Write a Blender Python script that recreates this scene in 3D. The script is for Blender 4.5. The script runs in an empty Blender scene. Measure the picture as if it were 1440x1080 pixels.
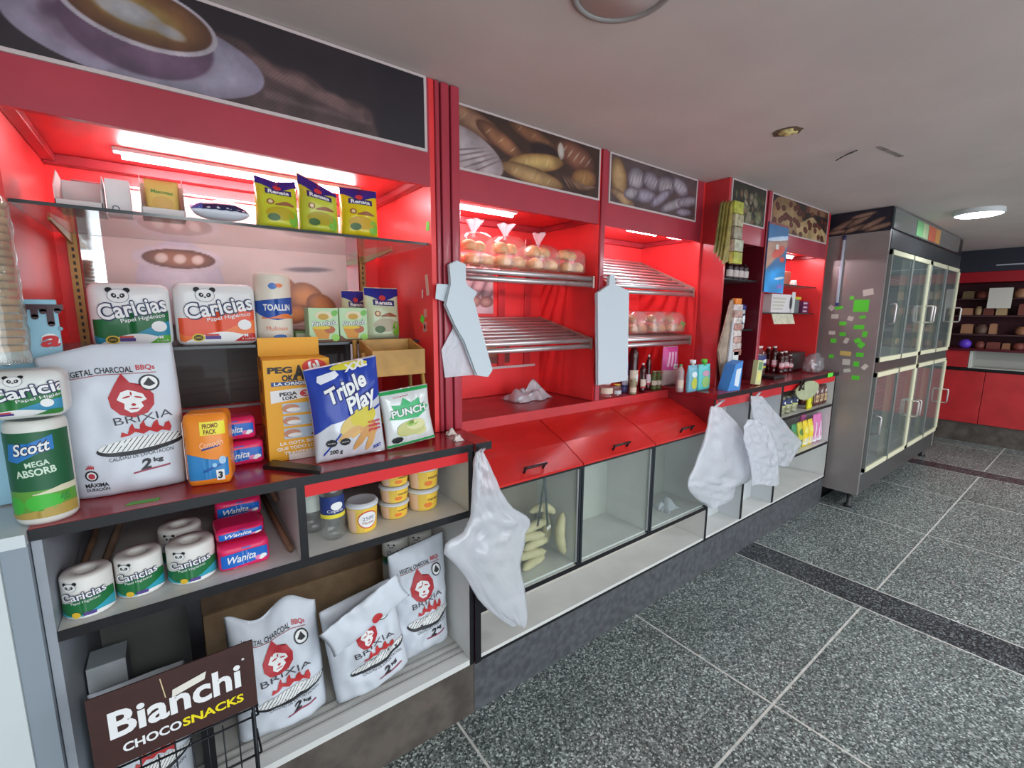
import bpy, bmesh, math, random
import numpy as np
from mathutils import Vector, Matrix, noise

# ------------------------------------------------------------------ scene, camera, light
scene = bpy.context.scene
COL = scene.collection
F_PX, CX, CY, EYE = 637.0, 720.0, 540.0, 1.5

def _cam_dir(px, py):
    return Vector(((px - CX) / F_PX, -(py - CY) / F_PX, -1.0))
_X = _cam_dir(1580, 447).normalized()
_Y = _cam_dir(237, 438); _Y = (_Y - _X * _X.dot(_Y)).normalized()
_Z = _X.cross(_Y)
ROT = Matrix((_X, _Y, _Z))                    # camera axes -> room axes (x along the wall, y into it, z up)

cam_data = bpy.data.cameras.new('camera')
cam_data.sensor_fit = 'HORIZONTAL'; cam_data.sensor_width = 36.0
cam_data.lens = F_PX / 1440.0 * 36.0
cam_data.clip_start = 0.02; cam_data.clip_end = 60
cam = bpy.data.objects.new('camera', cam_data); COL.objects.link(cam)
cam.matrix_world = Matrix.Translation((0, 0, EYE)) @ ROT.to_4x4()
scene.camera = cam

world = bpy.data.worlds.new('world'); scene.world = world; world.use_nodes = True
bg = world.node_tree.nodes['Background']
bg.inputs[0].default_value = (0.80, 0.90, 1.0, 1); bg.inputs[1].default_value = 1.6

def area_light(name, loc, size, power, color=(1, 1, 1), rot=(0, 0, 0), size_y=None):
    l = bpy.data.lights.new(name, 'AREA'); l.energy = power; l.color = color
    l.size = size
    if size_y: l.shape = 'RECTANGLE'; l.size_y = size_y
    o = bpy.data.objects.new(name, l); COL.objects.link(o); o.location = loc; o.rotation_euler = rot
    return o
# daylight through the open shop front behind the camera, and added unseen ceiling lamps
area_light('daylight_shopfront', (0.8, -3.0, 1.25), 4.5, 78, (0.86, 0.94, 1.0), (math.radians(90), 0, 0), 2.2)
for lx, ly, pw in ((0.2, -1.3, 22), (2.4, -1.3, 24), (4.8, -1.2, 46), (6.6, -0.9, 26)):
    area_light('added_ceiling_light', (lx, ly, 2.2), 0.5, pw, (0.95, 0.98, 1.0))

scene.view_settings.view_transform = 'Standard'
scene.view_settings.look = 'None'
scene.view_settings.exposure = 0.0
scene.view_settings.gamma = 1.0
scene.view_settings.use_curve_mapping = False

# ------------------------------------------------------------------ picking points of the room from directions
def ray(px, py): return ROT @ _cam_dir(px, py)
def onY(px, py, y):
    r = ray(px, py); t = y / r.y; return Vector((r.x * t, y, EYE + r.z * t))
def onZ(px, py, z):
    r = ray(px, py); t = (z - EYE) / r.z; return Vector((r.x * t, r.y * t, z))
def proj(p):
    c = ROT.transposed() @ (Vector(p) - Vector((0, 0, EYE)))
    return CX + F_PX * c.x / -c.z, CY - F_PX * c.y / -c.z
def Xat(px, y, z):
    lo, hi = -3.0, 12.0
    for _ in range(50):
        m = (lo + hi) / 2
        c = ROT.transposed() @ Vector((m, y, z - EYE))
        if -c.z <= 0.01 and c.x > 0: hi = m; continue
        if -c.z <= 0.01: lo = m; continue
        if CX + F_PX * c.x / -c.z < px: lo = m
        else: hi = m
    return (lo + hi) / 2
def Zat(py, x, y):
    lo, hi = -1.0, 3.5
    for _ in range(50):
        m = (lo + hi) / 2
        if proj((x, y, m))[1] > py: lo = m
        else: hi = m
    return (lo + hi) / 2
def fit(pl, pr, pt, y, z):
    """x range and height of a thing whose front stands at depth y on level z"""
    a, b = Xat(pl, y, z), Xat(pr, y, z)
    return a, b, Zat(pt, (a + b) / 2, y) - z

# ------------------------------------------------------------------ materials
def lin(c):
    c = c / 255.0
    return c / 12.92 if c <= 0.04045 else ((c + 0.055) / 1.055) ** 2.4
_M = {}
def C(r, g, b, rough=0.5, metal=0.0, coat=0.0, name=None, noise_amt=0.0, noise_scale=20.0, bump=0.0, bscale=60.0, spec=0.5, trans=0.0, ior=1.45, alpha=1.0, emit=0.0):
    key = (r, g, b, rough, metal, coat, noise_amt, noise_scale, bump, bscale, spec, trans, ior, alpha, emit)
    if key in _M: return _M[key]
    m = bpy.data.materials.new(name or 'paint'); m.use_nodes = True
    nt = m.node_tree; p = nt.nodes['Principled BSDF']
    col = (lin(r), lin(g), lin(b), 1)
    p.inputs['Base Color'].default_value = col
    p.inputs['Roughness'].default_value = rough
    p.inputs['Metallic'].default_value = metal
    p.inputs['Coat Weight'].default_value = coat
    p.inputs['Coat Roughness'].default_value = 0.12
    p.inputs['Specular IOR Level'].default_value = spec
    p.inputs['IOR'].default_value = ior
    if trans: p.inputs['Transmission Weight'].default_value = trans
    if alpha < 1: p.inputs['Alpha'].default_value = alpha
    if emit:
        p.inputs['Emission Color'].default_value = col; p.inputs['Emission Strength'].default_value = emit
    if noise_amt or bump:
        tc = nt.nodes.new('ShaderNodeTexCoord')
    if noise_amt:
        n = nt.nodes.new('ShaderNodeTexNoise'); n.inputs['Scale'].default_value = noise_scale; n.inputs['Detail'].default_value = 5
        nt.links.new(tc.outputs['Object'], n.inputs['Vector'])
        mx = nt.nodes.new('ShaderNodeMix'); mx.data_type = 'RGBA'
        k = 1 - noise_amt
        mx.inputs[6].default_value = (col[0] * k, col[1] * k, col[2] * k, 1)
        k = 1 + noise_amt
        mx.inputs[7].default_value = (min(1, col[0] * k), min(1, col[1] * k), min(1, col[2] * k), 1)
        mr = nt.nodes.new('ShaderNodeMapRange'); mr.inputs[1].default_value = 0.35; mr.inputs[2].default_value = 0.65
        nt.links.new(n.outputs[0], mr.inputs[0]); nt.links.new(mr.outputs[0], mx.inputs[0])
        nt.links.new(mx.outputs[2], p.inputs['Base Color'])
    if bump:
        n2 = nt.nodes.new('ShaderNodeTexNoise'); n2.inputs['Scale'].default_value = bscale; n2.inputs['Detail'].default_value = 3
        nt.links.new(tc.outputs['Object'], n2.inputs['Vector'])
        b_ = nt.nodes.new('ShaderNodeBump'); b_.inputs['Strength'].default_value = bump; b_.inputs['Distance'].default_value = 0.004
        nt.links.new(n2.outputs[0], b_.inputs['Height']); nt.links.new(b_.outputs[0], p.inputs['Normal'])
    _M[key] = m
    return m

def film(name, tint, opacity, rough=0.15, trans_lucent=0.0, gloss=0.25, crinkle=0.0):
    """thin plastic film or sheet glass: part clear, part milky, with a gloss"""
    if name in _M: return _M[name]
    m = bpy.data.materials.new(name); m.use_nodes = True; nt = m.node_tree
    for n in list(nt.nodes): nt.nodes.remove(n)
    out = nt.nodes.new('ShaderNodeOutputMaterial')
    tr = nt.nodes.new('ShaderNodeBsdfTransparent'); tr.inputs[0].default_value = (*[0.86 + 0.14 * lin(c) for c in tint], 1)
    di = nt.nodes.new('ShaderNodeBsdfDiffuse'); di.inputs[0].default_value = (*[lin(c) for c in tint], 1)
    tl = nt.nodes.new('ShaderNodeBsdfTranslucent'); tl.inputs[0].default_value = (*[lin(c) for c in tint], 1)
    gl = nt.nodes.new('ShaderNodeBsdfGlossy'); gl.inputs['Roughness'].default_value = rough
    lw = nt.nodes.new('ShaderNodeLayerWeight'); lw.inputs[0].default_value = 0.5
    fr = nt.nodes.new('ShaderNodeMath'); fr.operation = 'POWER'; fr.inputs[1].default_value = 4.0; nt.links.new(lw.outputs['Facing'], fr.inputs[0])
    mu = nt.nodes.new('ShaderNodeMath'); mu.operation = 'MULTIPLY_ADD'; mu.inputs[1].default_value = 0.6; mu.inputs[2].default_value = gloss * 0.08
    m1 = nt.nodes.new('ShaderNodeMixShader'); m1.inputs[0].default_value = trans_lucent
    m2 = nt.nodes.new('ShaderNodeMixShader'); m2.inputs[0].default_value = opacity
    m3 = nt.nodes.new('ShaderNodeMixShader')
    L = nt.links.new
    if crinkle:
        tc = nt.nodes.new('ShaderNodeTexCoord'); nz = nt.nodes.new('ShaderNodeTexNoise'); nz.inputs['Scale'].default_value = 12; nz.inputs['Detail'].default_value = 4; nz.inputs['Distortion'].default_value = 1.5
        bp = nt.nodes.new('ShaderNodeBump'); bp.inputs['Strength'].default_value = crinkle; bp.inputs['Distance'].default_value = 0.012
        L(tc.outputs['Object'], nz.inputs['Vector']); L(nz.outputs[0], bp.inputs['Height'])
        for q in (di, tl, gl): L(bp.outputs[0], q.inputs['Normal'])
    L(di.outputs[0], m1.inputs[1]); L(tl.outputs[0], m1.inputs[2])
    L(tr.outputs[0], m2.inputs[1]); L(m1.outputs[0], m2.inputs[2])
    L(fr.outputs[0], mu.inputs[0]); L(mu.outputs[0], m3.inputs[0])
    L(m2.outputs[0], m3.inputs[1]); L(gl.outputs[0], m3.inputs[2]); L(m3.outputs[0], out.inputs[0])
    _M[name] = m
    return m

def paint_mat(name, rough=0.4, coat=0.0):
    """printed picture: colour carried by the mesh's own colour attribute"""
    if name in _M: return _M[name]
    m = bpy.data.materials.new(name); m.use_nodes = True; nt = m.node_tree; p = nt.nodes['Principled BSDF']
    a = nt.nodes.new('ShaderNodeVertexColor'); a.layer_name = 'print'
    nt.links.new(a.outputs[0], p.inputs['Base Color'])
    p.inputs['Roughness'].default_value = rough; p.inputs['Coat Weight'].default_value = coat
    _M[name] = m
    return m

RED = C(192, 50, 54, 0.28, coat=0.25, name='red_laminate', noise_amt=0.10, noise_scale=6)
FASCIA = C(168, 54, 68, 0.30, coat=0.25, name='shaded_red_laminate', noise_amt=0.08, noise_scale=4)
RED_IN = C(230, 54, 56, 0.42, coat=0.06, name='lit_red_laminate_inside', noise_amt=0.08, noise_scale=5)  # inside red raised in the colour to look lamp-lit
RED_DK = C(150, 40, 48, 0.30, coat=0.2, name='dark_red_laminate', noise_amt=0.10, noise_scale=6)
BLACK = C(16, 15, 19, 0.4, name='black_edge_band', noise_amt=0.3, noise_scale=40)
WHITE = C(214, 214, 210, 0.35, name='white_laminate', noise_amt=0.05, noise_scale=7)
GREYP = C(150, 156, 164, 0.5, name='grey_panel', noise_amt=0.05)
STEEL = C(214, 206, 206, 0.36, 0.85, name='polished_steel', noise_amt=0.08, noise_scale=3)
STEELB = C(150, 150, 150, 0.30, 1.0, name='brushed_steel', noise_amt=0.12, noise_scale=2.5)
GLASS = film('clear_glass', (205, 225, 218), 0.03, 0.03, gloss=0.4)
GLASS_SHELF = film('glass_shelf_sheet', (150, 160, 160), 0.32, 0.05, gloss=0.5)
CLEARBAG = film('clear_plastic_film', (255, 250, 245), 0.08, 0.14, gloss=1.0, crinkle=0.5)
WHITEBAG = film('white_carrier_plastic', (240, 242, 248), 0.62, 0.25, 0.35, gloss=1.1, crinkle=0.35)
HARD = C(104, 78, 56, 0.6, name='brown_hardboard', noise_amt=0.2, noise_scale=9)
DARKIN = C(92, 92, 92, 0.7, name='dark_back_board', noise_amt=0.15, noise_scale=6)

# ------------------------------------------------------------------ object helpers
def thing(name, label, cat, loc=(0, 0, 0), rotz=0.0, group=None, rot=None):
    o = bpy.data.objects.new(name, None); COL.objects.link(o)
    o.location = loc; o.rotation_euler = rot if rot else (0, 0, rotz)
    o.empty_display_size = 0.05
    o['label'] = label; o['category'] = cat
    if group: o['group'] = group
    return o
def tag(o, label, cat, group=None):
    o['label'] = label; o['category'] = cat
    if group: o['group'] = group
    return o

class MB:
    """collects shapes; build() links them as ONE mesh object"""
    def __init__(s): s.v = []; s.f = []; s.fm = []; s.mats = []; s.sm = []
    def mi(s, m):
        if m not in s.mats: s.mats.append(m)
        return s.mats.index(m)
    def add(s, vs, fs, m, smooth=False):
        k = len(s.v); s.v += [tuple(v) for v in vs]; i = s.mi(m)
        for f in fs: s.f.append(tuple(k + a for a in f)); s.fm.append(i); s.sm.append(smooth)
        return s
    def box(s, x0, x1, y0, y1, z0, z1, m, c=0.0):
        if c <= 0:
            v = [(x, y, z) for z in (z0, z1) for y in (y0, y1) for x in (x0, x1)]
            f = [(0, 2, 3, 1), (4, 5, 7, 6), (0, 1, 5, 4), (2, 6, 7, 3), (0, 4, 6, 2), (1, 3, 7, 5)]
            return s.add(v, f, m)
        bm = bmesh.new(); bmesh.ops.create_cube(bm, size=1)
        for v in bm.verts: v.co = Vector(((x0 + x1) / 2 + v.co.x * (x1 - x0), (y0 + y1) / 2 + v.co.y * (y1 - y0), (z0 + z1) / 2 + v.co.z * (z1 - z0)))
        bmesh.ops.bevel(bm, geom=list(bm.edges), offset=c, segments=1 if c < 0.004 else 3, affect='EDGES', profile=0.5)
        return s.addbm(bm, m, c >= 0.004)
    def addbm(s, bm, m, smooth=False, M=None):
        bm.verts.ensure_lookup_table(); bm.verts.index_update()
        vs = [(M @ v.co if M else v.co) for v in bm.verts]
        s.add(vs, [[v.index for v in f.verts] for f in bm.faces], m, smooth); bm.free(); return s
    def tube(s, pts, r, m, n=8, cap=True, r2=None):
        pts = [Vector(p) for p in pts]; rings = []
        for i, p in enumerate(pts):
            d = (pts[min(i + 1, len(pts) - 1)] - pts[max(i - 1, 0)]).normalized()
            up = Vector((0, 0, 1)) if abs(d.z) < 0.9 else Vector((1, 0, 0))
            a = d.cross(up).normalized(); b = d.cross(a).normalized()
            rr = r if r2 is None else r + (r2 - r) * i / (len(pts) - 1)
            rings.append([p + (a * math.cos(2 * math.pi * k / n) + b * math.sin(2 * math.pi * k / n)) * rr for k in range(n)])
        vs = [v for rg in rings for v in rg]; fs = []
        for i in range(len(pts) - 1):
            for k in range(n):
                k2 = (k + 1) % n; fs.append((i * n + k, i * n + k2, (i + 1) * n + k2, (i + 1) * n + k))
        if cap: fs.append(tuple(range(n))[::-1]); fs.append(tuple((len(pts) - 1) * n + k for k in range(n)))
        return s.add(vs, fs, m, True)
    def lathe(s, prof, m, n=24, c=(0, 0, 0), cap=True, sx=1.0, sy=1.0, smooth=True):
        vs = []; fs = []
        for (r, z) in prof:
            for k in range(n):
                a = 2 * math.pi * k / n; vs.append((c[0] + r * math.cos(a) * sx, c[1] + r * math.sin(a) * sy, c[2] + z))
        for i in range(len(prof) - 1):
            for k in range(n):
                k2 = (k + 1) % n; fs.append((i * n + k, i * n + k2, (i + 1) * n + k2, (i + 1) * n + k))
        if cap:
            if prof[0][0] > 1e-5: fs.append(tuple(range(n))[::-1])
            if prof[-1][0] > 1e-5: fs.append(tuple((len(prof) - 1) * n + k for k in range(n)))
        return s.add(vs, fs, m, smooth)
    def prism(s, pts, y0, y1, m, axis='y'):
        """outline in (x,z) pushed from y0 to y1; axis x: outline in (y,z); axis z: outline in (x,y)"""
        n = len(pts)
        def P(p, t): return (p[0], t, p[1]) if axis == 'y' else ((t, p[0], p[1]) if axis == 'x' else (p[0], p[1], t))
        vs = [P(p, y0) for p in pts] + [P(p, y1) for p in pts]
        fs = [tuple(range(n)), tuple(range(2 * n - 1, n - 1, -1))] + [(i, (i + 1) % n + 0, (i + 1) % n + n, i + n) for i in range(n)]
        return s.add(vs, fs, m)
    def build(s, name, parent=None, kind=None, world_space=True, label=None):
        me = bpy.data.meshes.new(name)
        off = Vector((0, 0, 0))
        if parent is not None and world_space:
            p = parent
            while p is not None: off += p.location; p = p.parent
        me.from_pydata([(v[0] - off.x, v[1] - off.y, v[2] - off.z) for v in s.v], [], s.f)
        for m in s.mats: me.materials.append(m)
        me.polygons.foreach_set('material_index', s.fm); me.polygons.foreach_set('use_smooth', s.sm)
        me.update()
        bm = bmesh.new(); bm.from_mesh(me); bmesh.ops.recalc_face_normals(bm, faces=bm.faces); bm.to_mesh(me); bm.free()
        o = bpy.data.objects.new(name, me); COL.objects.link(o)
        if parent is not None: o.parent = parent
        if kind: o['kind'] = kind
        if label: o['label'] = label
        return o
def loc_build(mb, name, parent, **k): return mb.build(name, parent, world_space=False, **k)

def part_box(name, parent, b, m, c=0.0015, **k):
    mb = MB(); mb.box(*b, m, c); return mb.build(name, parent, **k)

def copy_thing(root, loc, label, rotz=None, group=None, scale=None):
    r = root.copy(); COL.objects.link(r); r.location = loc; r['label'] = label
    if rotz is not None: r.rotation_euler = (r.rotation_euler.x, r.rotation_euler.y, rotz)
    if scale: r.scale = scale
    if group: r['group'] = group
    for ch in list(root.children):
        c = ch.copy(); COL.objects.link(c); c.parent = r
        for g in list(ch.children):
            d = g.copy(); COL.objects.link(d); d.parent = c
    return r

# ------------------------------------------------------------------ printed lettering and shapes
_T = {}
def glyphs(text, bold=0.0, shear=0.0, res=3, space=1.0):
    key = (text, bold, shear, res, space)
    if key in _T: return _T[key]
    cu = bpy.data.curves.new('txt', 'FONT'); cu.body = text; cu.size = 1.0; cu.offset = bold; cu.shear = shear
    cu.resolution_u = res; cu.fill_mode = 'FRONT'; cu.dimensions = '2D'; cu.space_character = space; cu.align_x = 'CENTER'
    o = bpy.data.objects.new('txt', cu); COL.objects.link(o)
    dg = bpy.context.evaluated_depsgraph_get(); me = bpy.data.meshes.new_from_object(o.evaluated_get(dg))
    vs = [(v.co.x, v.co.y) for v in me.vertices]; fs = [tuple(p.vertices) for p in me.polygons]
    bpy.data.objects.remove(o); bpy.data.curves.remove(cu); bpy.data.meshes.remove(me)
    xs = [v[0] for v in vs] or [0, 1]; x0, x1 = min(xs), max(xs)
    vs = [(x - (x0 + x1) / 2, y) for x, y in vs]
    _T[key] = (vs, fs, x1 - x0)
    return _T[key]

class Print:
    """flat shapes in label coordinates (u across, v up, metres) laid on a surface S(u, v, offset)"""
    def __init__(s, S, step=None, off=0.0006):
        s.S = S; s.step = step; s.off = off; s.mb = MB(); s.box = None
    def _put(s, vs, fs, m, layer):
        bm = bmesh.new(); bv = [bm.verts.new((v[0], v[1], 0)) for v in vs]
        for f in fs:
            try: bm.faces.new([bv[i] for i in f])
            except ValueError: pass
        if s.box:
            for co, no in (((s.box[0], 0, 0), (-1, 0, 0)), ((s.box[1], 0, 0), (1, 0, 0)), ((0, s.box[2], 0), (0, -1, 0)), ((0, s.box[3], 0), (0, 1, 0))):
                bmesh.ops.bisect_plane(bm, geom=bm.verts[:] + bm.edges[:] + bm.faces[:], plane_co=co, plane_no=no, clear_outer=True)
        if s.step and bm.verts:
            for ax in (0, 1):
                lo = min(v.co[ax] for v in bm.verts); hi = max(v.co[ax] for v in bm.verts)
                k = math.ceil(lo / s.step) 
                while k * s.step < hi:
                    co = [0, 0, 0]; no = [0, 0, 0]; co[ax] = k * s.step; no[ax] = 1
                    bmesh.ops.bisect_plane(bm, geom=bm.verts[:] + bm.edges[:] + bm.faces[:], plane_co=co, plane_no=no); k += 1
        bm.verts.index_update()
        o = s.off + 0.00035 * layer
        s.mb.add([s.S(v.co.x, v.co.y, o) for v in bm.verts], [[v.index for v in f.verts] for f in bm.faces], m, bool(s.step))
        bm.free()
    def poly(s, pts, m, layer=0):
        bm = bmesh.new(); f = bm.faces.new([bm.verts.new((p[0], p[1], 0)) for p in pts])
        if len(pts) > 4: bmesh.ops.triangulate(bm, faces=[f])
        bm.verts.index_update()
        vs = [(v.co.x, v.co.y) for v in bm.verts]; fs = [[v.index for v in f.verts] for f in bm.faces]; bm.free()
        s._put(vs, fs, m, layer); return s
    def rect(s, x0, x1, y0, y1, m, layer=0): return s.poly([(x0, y0), (x1, y0), (x1, y1), (x0, y1)], m, layer)
    def ell(s, cx, cy, rx, ry, m, layer=0, rot=0.0, n=20):
        c, k = math.cos(rot), math.sin(rot)
        pts = []
        for i in range(n):
            a = 2 * math.pi * i / n; x, y = rx * math.cos(a), ry * math.sin(a)
            pts.append((cx + x * c - y * k, cy + x * k + y * c))
        s._put(pts, [tuple(range(n))], m, layer); return s
    def text(s, t, cx, cy, h, m, layer=1, w=None, rot=0.0, bold=0.0, shear=0.0, space=1.0, res=3):
        vs, fs, W = glyphs(t, bold, shear, res, space)
        sy = h / 0.7; sx = (w / W) if w else sy
        c, k = math.cos(rot), math.sin(rot)
        out = []
        for x, y in vs:
            x, y = x * sx, (y - 0.35) * sy
            out.append((cx + x * c - y * k, cy + x * k + y * c))
        s._put(out, fs, m, layer); return s
    def wave(s, x0, x1, f_lo, f_hi, m, layer=0, n=14):
        xs = [x0 + (x1 - x0) * i / n for i in range(n + 1)]
        vs = [(x, f_lo(x)) for x in xs] + [(x, f_hi(x)) for x in xs]
        fs = [(i, i + 1, n + 2 + i, n + 1 + i) for i in range(n)]
        s._put(vs, fs, m, layer); return s
    def build(s, name, parent): return loc_build_raw(s.mb, name, parent)
def loc_build_raw(mb, name, parent):
    me = bpy.data.meshes.new(name); me.from_pydata(mb.v, [], mb.f)
    for m in mb.mats: me.materials.append(m)
    me.polygons.foreach_set('material_index', mb.fm); me.polygons.foreach_set('use_smooth', mb.sm); me.update()
    o = bpy.data.objects.new(name, me); COL.objects.link(o); o.parent = parent
    return o
def flatS(y0): return lambda u, v, o: (u, y0 - o, v)
def cylS(r, z0=0.0, turn=0.0): return lambda u, v, o: ((r + o) * math.sin(u / r + turn), -(r + o) * math.cos(u / r + turn), v + z0)

# ------------------------------------------------------------------ painted pictures (flat prints)
class Canvas:
    def __init__(s, w, h, nx, ny, base, seed=1, grain=0.06):
        s.w, s.h, s.nx, s.ny = w, h, nx, ny
        s.U, s.V = np.meshgrid(np.linspace(0, 1, nx + 1), np.linspace(0, 1, ny + 1))
        s.asp = w / h; s.rng = np.random.RandomState(seed)
        s.I = np.ones((ny + 1, nx + 1, 3)) * (np.array(base) / 255.0)
        s.sat = 1.0; s.gain = 1.0
        s.N = s.fbm(); s.I *= (1 + grain * 3 * s.N[..., None])
    def fbm(s, f0=4, octv=5):
        out = np.zeros_like(s.U); amp = 1.0
        for o in range(octv):
            fy = max(2, int(f0 * 2 ** o)); fx = max(2, int(f0 * s.asp * 2 ** o)); g = s.rng.rand(fy + 2, fx + 2) - 0.5
            x = s.U * fx; y = s.V * fy; xi = x.astype(int); yi = y.astype(int); tx = x - xi; ty = y - yi
            tx = tx * tx * (3 - 2 * tx); ty = ty * ty * (3 - 2 * ty)
            out += amp * ((g[yi, xi] * (1 - tx) + g[yi, xi + 1] * tx) * (1 - ty) + (g[yi + 1, xi] * (1 - tx) + g[yi + 1, xi + 1] * tx) * ty)
            amp *= 0.55
        return out
    def ell(s, cx, cy, rx, ry, c0, c1=None, rot=0.0, soft=0.03, alpha=1.0, edge=1.5, clip=None, wob=0.0):
        """cx in units of height*aspect: cx 0..asp, cy 0..1"""
        x = s.U * s.asp - cx; y = s.V - cy; c, k = math.cos(rot), math.sin(rot)
        X = (x * c + y * k) / rx; Y = (-x * k + y * c) / ry; d = np.sqrt(X * X + Y * Y) + wob * s.N
        a = np.clip((1 - d) / soft, 0, 1) * alpha
        if clip is not None: a = a * clip
        c0 = np.array(c0) / 255.0; c1 = np.array(c1) / 255.0 if c1 is not None else c0
        t = np.clip(d, 0, 1) ** edge
        col = c0 * (1 - t[..., None]) + c1 * t[..., None]
        col = col * (1 + 0.25 * s.N[..., None])
        s.I = s.I * (1 - a[..., None]) + col * a[..., None]
    def half(s, f, c, soft=0.02, alpha=1.0):
        """f(X, Y) > 0 inside; X in 0..asp, Y in 0..1"""
        a = np.clip(f(s.U * s.asp, s.V) / soft, 0, 1) * alpha
        col = np.array(c) / 255.0 * (1 + 0.3 * s.N[..., None]); s.I = s.I * (1 - a[..., None]) + col * a[..., None]
    def loaf(s, cx, cy, rx, ry, rot, c=(205, 140, 70), dark=(110, 58, 28), cuts=3, cut=(235, 200, 150)):
        s.ell(cx, cy, rx * 1.06, ry * 1.12, dark, dark, rot, 0.15, 0.8)
        s.ell(cx, cy, rx, ry, c, dark, rot, 0.06, 1, 2.4)
        for i in range(cuts):
            t = (i + 0.5) / cuts * 2 - 1; t *= 0.75
            s.ell(cx + rx * t * math.cos(rot), cy + rx * t * math.sin(rot), ry * 0.75, ry * 0.10, cut, c, rot + 1.0, 0.5, 0.7)
    def mesh(s, name, parent, place, mat):
        """place(U, V) -> xyz"""
        I = np.clip(s.I, 0, 1); g_ = I.mean(axis=2, keepdims=True); I = (g_ + (I - g_) * s.sat) * s.gain; L = np.where(I <= 0.04045, I / 12.92, ((I + 0.055) / 1.055) ** 2.4)
        n1 = s.nx + 1
        vs = [place(u, v) for u, v in zip(s.U.ravel(), s.V.ravel())]
        idx = np.arange((s.nx + 1) * (s.ny + 1)).reshape(s.ny + 1, n1)
        fs = np.stack([idx[:-1, :-1], idx[:-1, 1:], idx[1:, 1:], idx[1:, :-1]], -1).reshape(-1, 4).tolist()
        off = Vector((0, 0, 0)); p = parent
        while p is not None: off += p.location; p = p.parent
        me = bpy.data.meshes.new(name); me.from_pydata([(v[0] - off.x, v[1] - off.y, v[2] - off.z) for v in vs], [], fs)
        ca = me.color_attributes.new('print', 'FLOAT_COLOR', 'POINT')
        buf = np.ones((len(vs), 4)); buf[:, :3] = L.reshape(-1, 3); ca.data.foreach_set('color', buf.ravel())
        me.materials.append(mat); me.update()
        o = bpy.data.objects.new(name, me); COL.objects.link(o); o.parent = parent
        return o
# ================================================================== THE SETTING
H_CEIL = 2.272
def structure(name, b, m, label=None):
    mb = MB(); mb.box(*b, m); o = mb.build(name, kind='structure'); o['label'] = label or name; return o

def terrazzo(name, base, chips, dark):
    m = bpy.data.materials.new(name); m.use_nodes = True; nt = m.node_tree; p = nt.nodes['Principled BSDF']; L = nt.links.new
    tc = nt.nodes.new('ShaderNodeNewGeometry')
    def vor(scale, seed):
        v = nt.nodes.new('ShaderNodeTexVoronoi'); v.inputs['Scale'].default_value = scale; v.inputs['Randomness'].default_value = 1
        mp = nt.nodes.new('ShaderNodeMapping'); mp.inputs['Location'].default_value = (seed, seed * 2, 0)
        L(tc.outputs['Position'], mp.inputs[0]); L(mp.outputs[0], v.inputs['Vector']); return v
    v1 = vor(165, 0.3); sep = nt.nodes.new('ShaderNodeSeparateColor'); L(v1.outputs['Color'], sep.inputs[0])
    r = nt.nodes.new('ShaderNodeValToRGB'); r.color_ramp.interpolation = 'CONSTANT'
    e = r.color_ramp.elements; e[0].position = 0; e[0].color = (*[lin(c) for c in dark], 1)
    e[1].position = 0.32; e[1].color = (*[lin(c) for c in base], 1)
    for pos, k in ((0.62, 1.3), (0.78, None), (0.93, 2)):
        n = e.new(pos); c = chips if k is None else ([min(255, b * 1.15) for b in base] if k == 1.3 else [min(255, c * 1.22) for c in chips]); n.color = (*[lin(x) for x in c], 1)
    L(sep.outputs[0], r.inputs[0])
    n = nt.nodes.new('ShaderNodeTexNoise'); n.inputs['Scale'].default_value = 2.2; n.inputs['Detail'].default_value = 4; L(tc.outputs['Position'], n.inputs['Vector'])
    mr = nt.nodes.new('ShaderNodeMapRange'); mr.inputs[1].default_value = 0.3; mr.inputs[2].default_value = 0.7; mr.inputs[3].default_value = 0.82; mr.inputs[4].default_value = 1.12
    L(n.outputs[0], mr.inputs[0])
    mx = nt.nodes.new('ShaderNodeVectorMath'); mx.operation = 'SCALE'; L(r.outputs[0], mx.inputs[0]); L(mr.outputs[0], mx.inputs['Scale'])
    L(mx.outputs[0], p.inputs['Base Color']); p.inputs['Roughness'].default_value = 0.38; p.inputs['Specular IOR Level'].default_value = 0.35
    return m
TERR = terrazzo('grey_terrazzo', (104, 112, 109), (160, 168, 164), (62, 68, 67))
TERR_D = terrazzo('dark_terrazzo', (52, 56, 60), (110, 116, 118), (26, 28, 32))
PLINTH = C(82, 84, 88, 0.35, name='grey_granite_plinth', noise_amt=0.25, noise_scale=30)
PLINTH_B = C(88, 80, 74, 0.4, name='worn_granite_plinth', noise_amt=0.3, noise_scale=12)

floor = MB(); floor.box(-2.0, 7.95, -3.2, 2.06, -0.08, -0.013, C(60, 60, 60, 0.9, name='floor_screed')); floor = floor.build('floor', kind='structure')
floor['label'] = 'grey terrazzo floor of large slabs with pale divider strips and dark bands'
XJ = [-1.9, -0.305, 0.726, 1.757, 2.764, 3.009, 4.09, 5.13, 6.02, 6.27, 7.3, 7.94]
YJ = [-3.19, -2.46, -1.43, -0.40, 0.63, 1.33]
G = 0.005
for i in range(len(XJ) - 1):
    dark = abs(XJ[i] - 2.764) < 0.01 or abs(XJ[i] - 6.02) < 0.01
    if dark:
        part_box('dark_terrazzo_band', floor, (XJ[i] + G, XJ[i + 1] - G, YJ[0], YJ[-1], -0.013, 0.0), TERR_D, 0.0008); continue
    for j in range(len(YJ) - 1):
        part_box('terrazzo_slab', floor, (XJ[i] + G, XJ[i + 1] - G, YJ[j] + G, YJ[j + 1] - G, -0.013, -0.0002 * ((i + j) % 2)), TERR, 0.0008)
STRIP = C(196, 196, 190, 0.5, name='pale_divider_strip', noise_amt=0.15, noise_scale=25)
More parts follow.
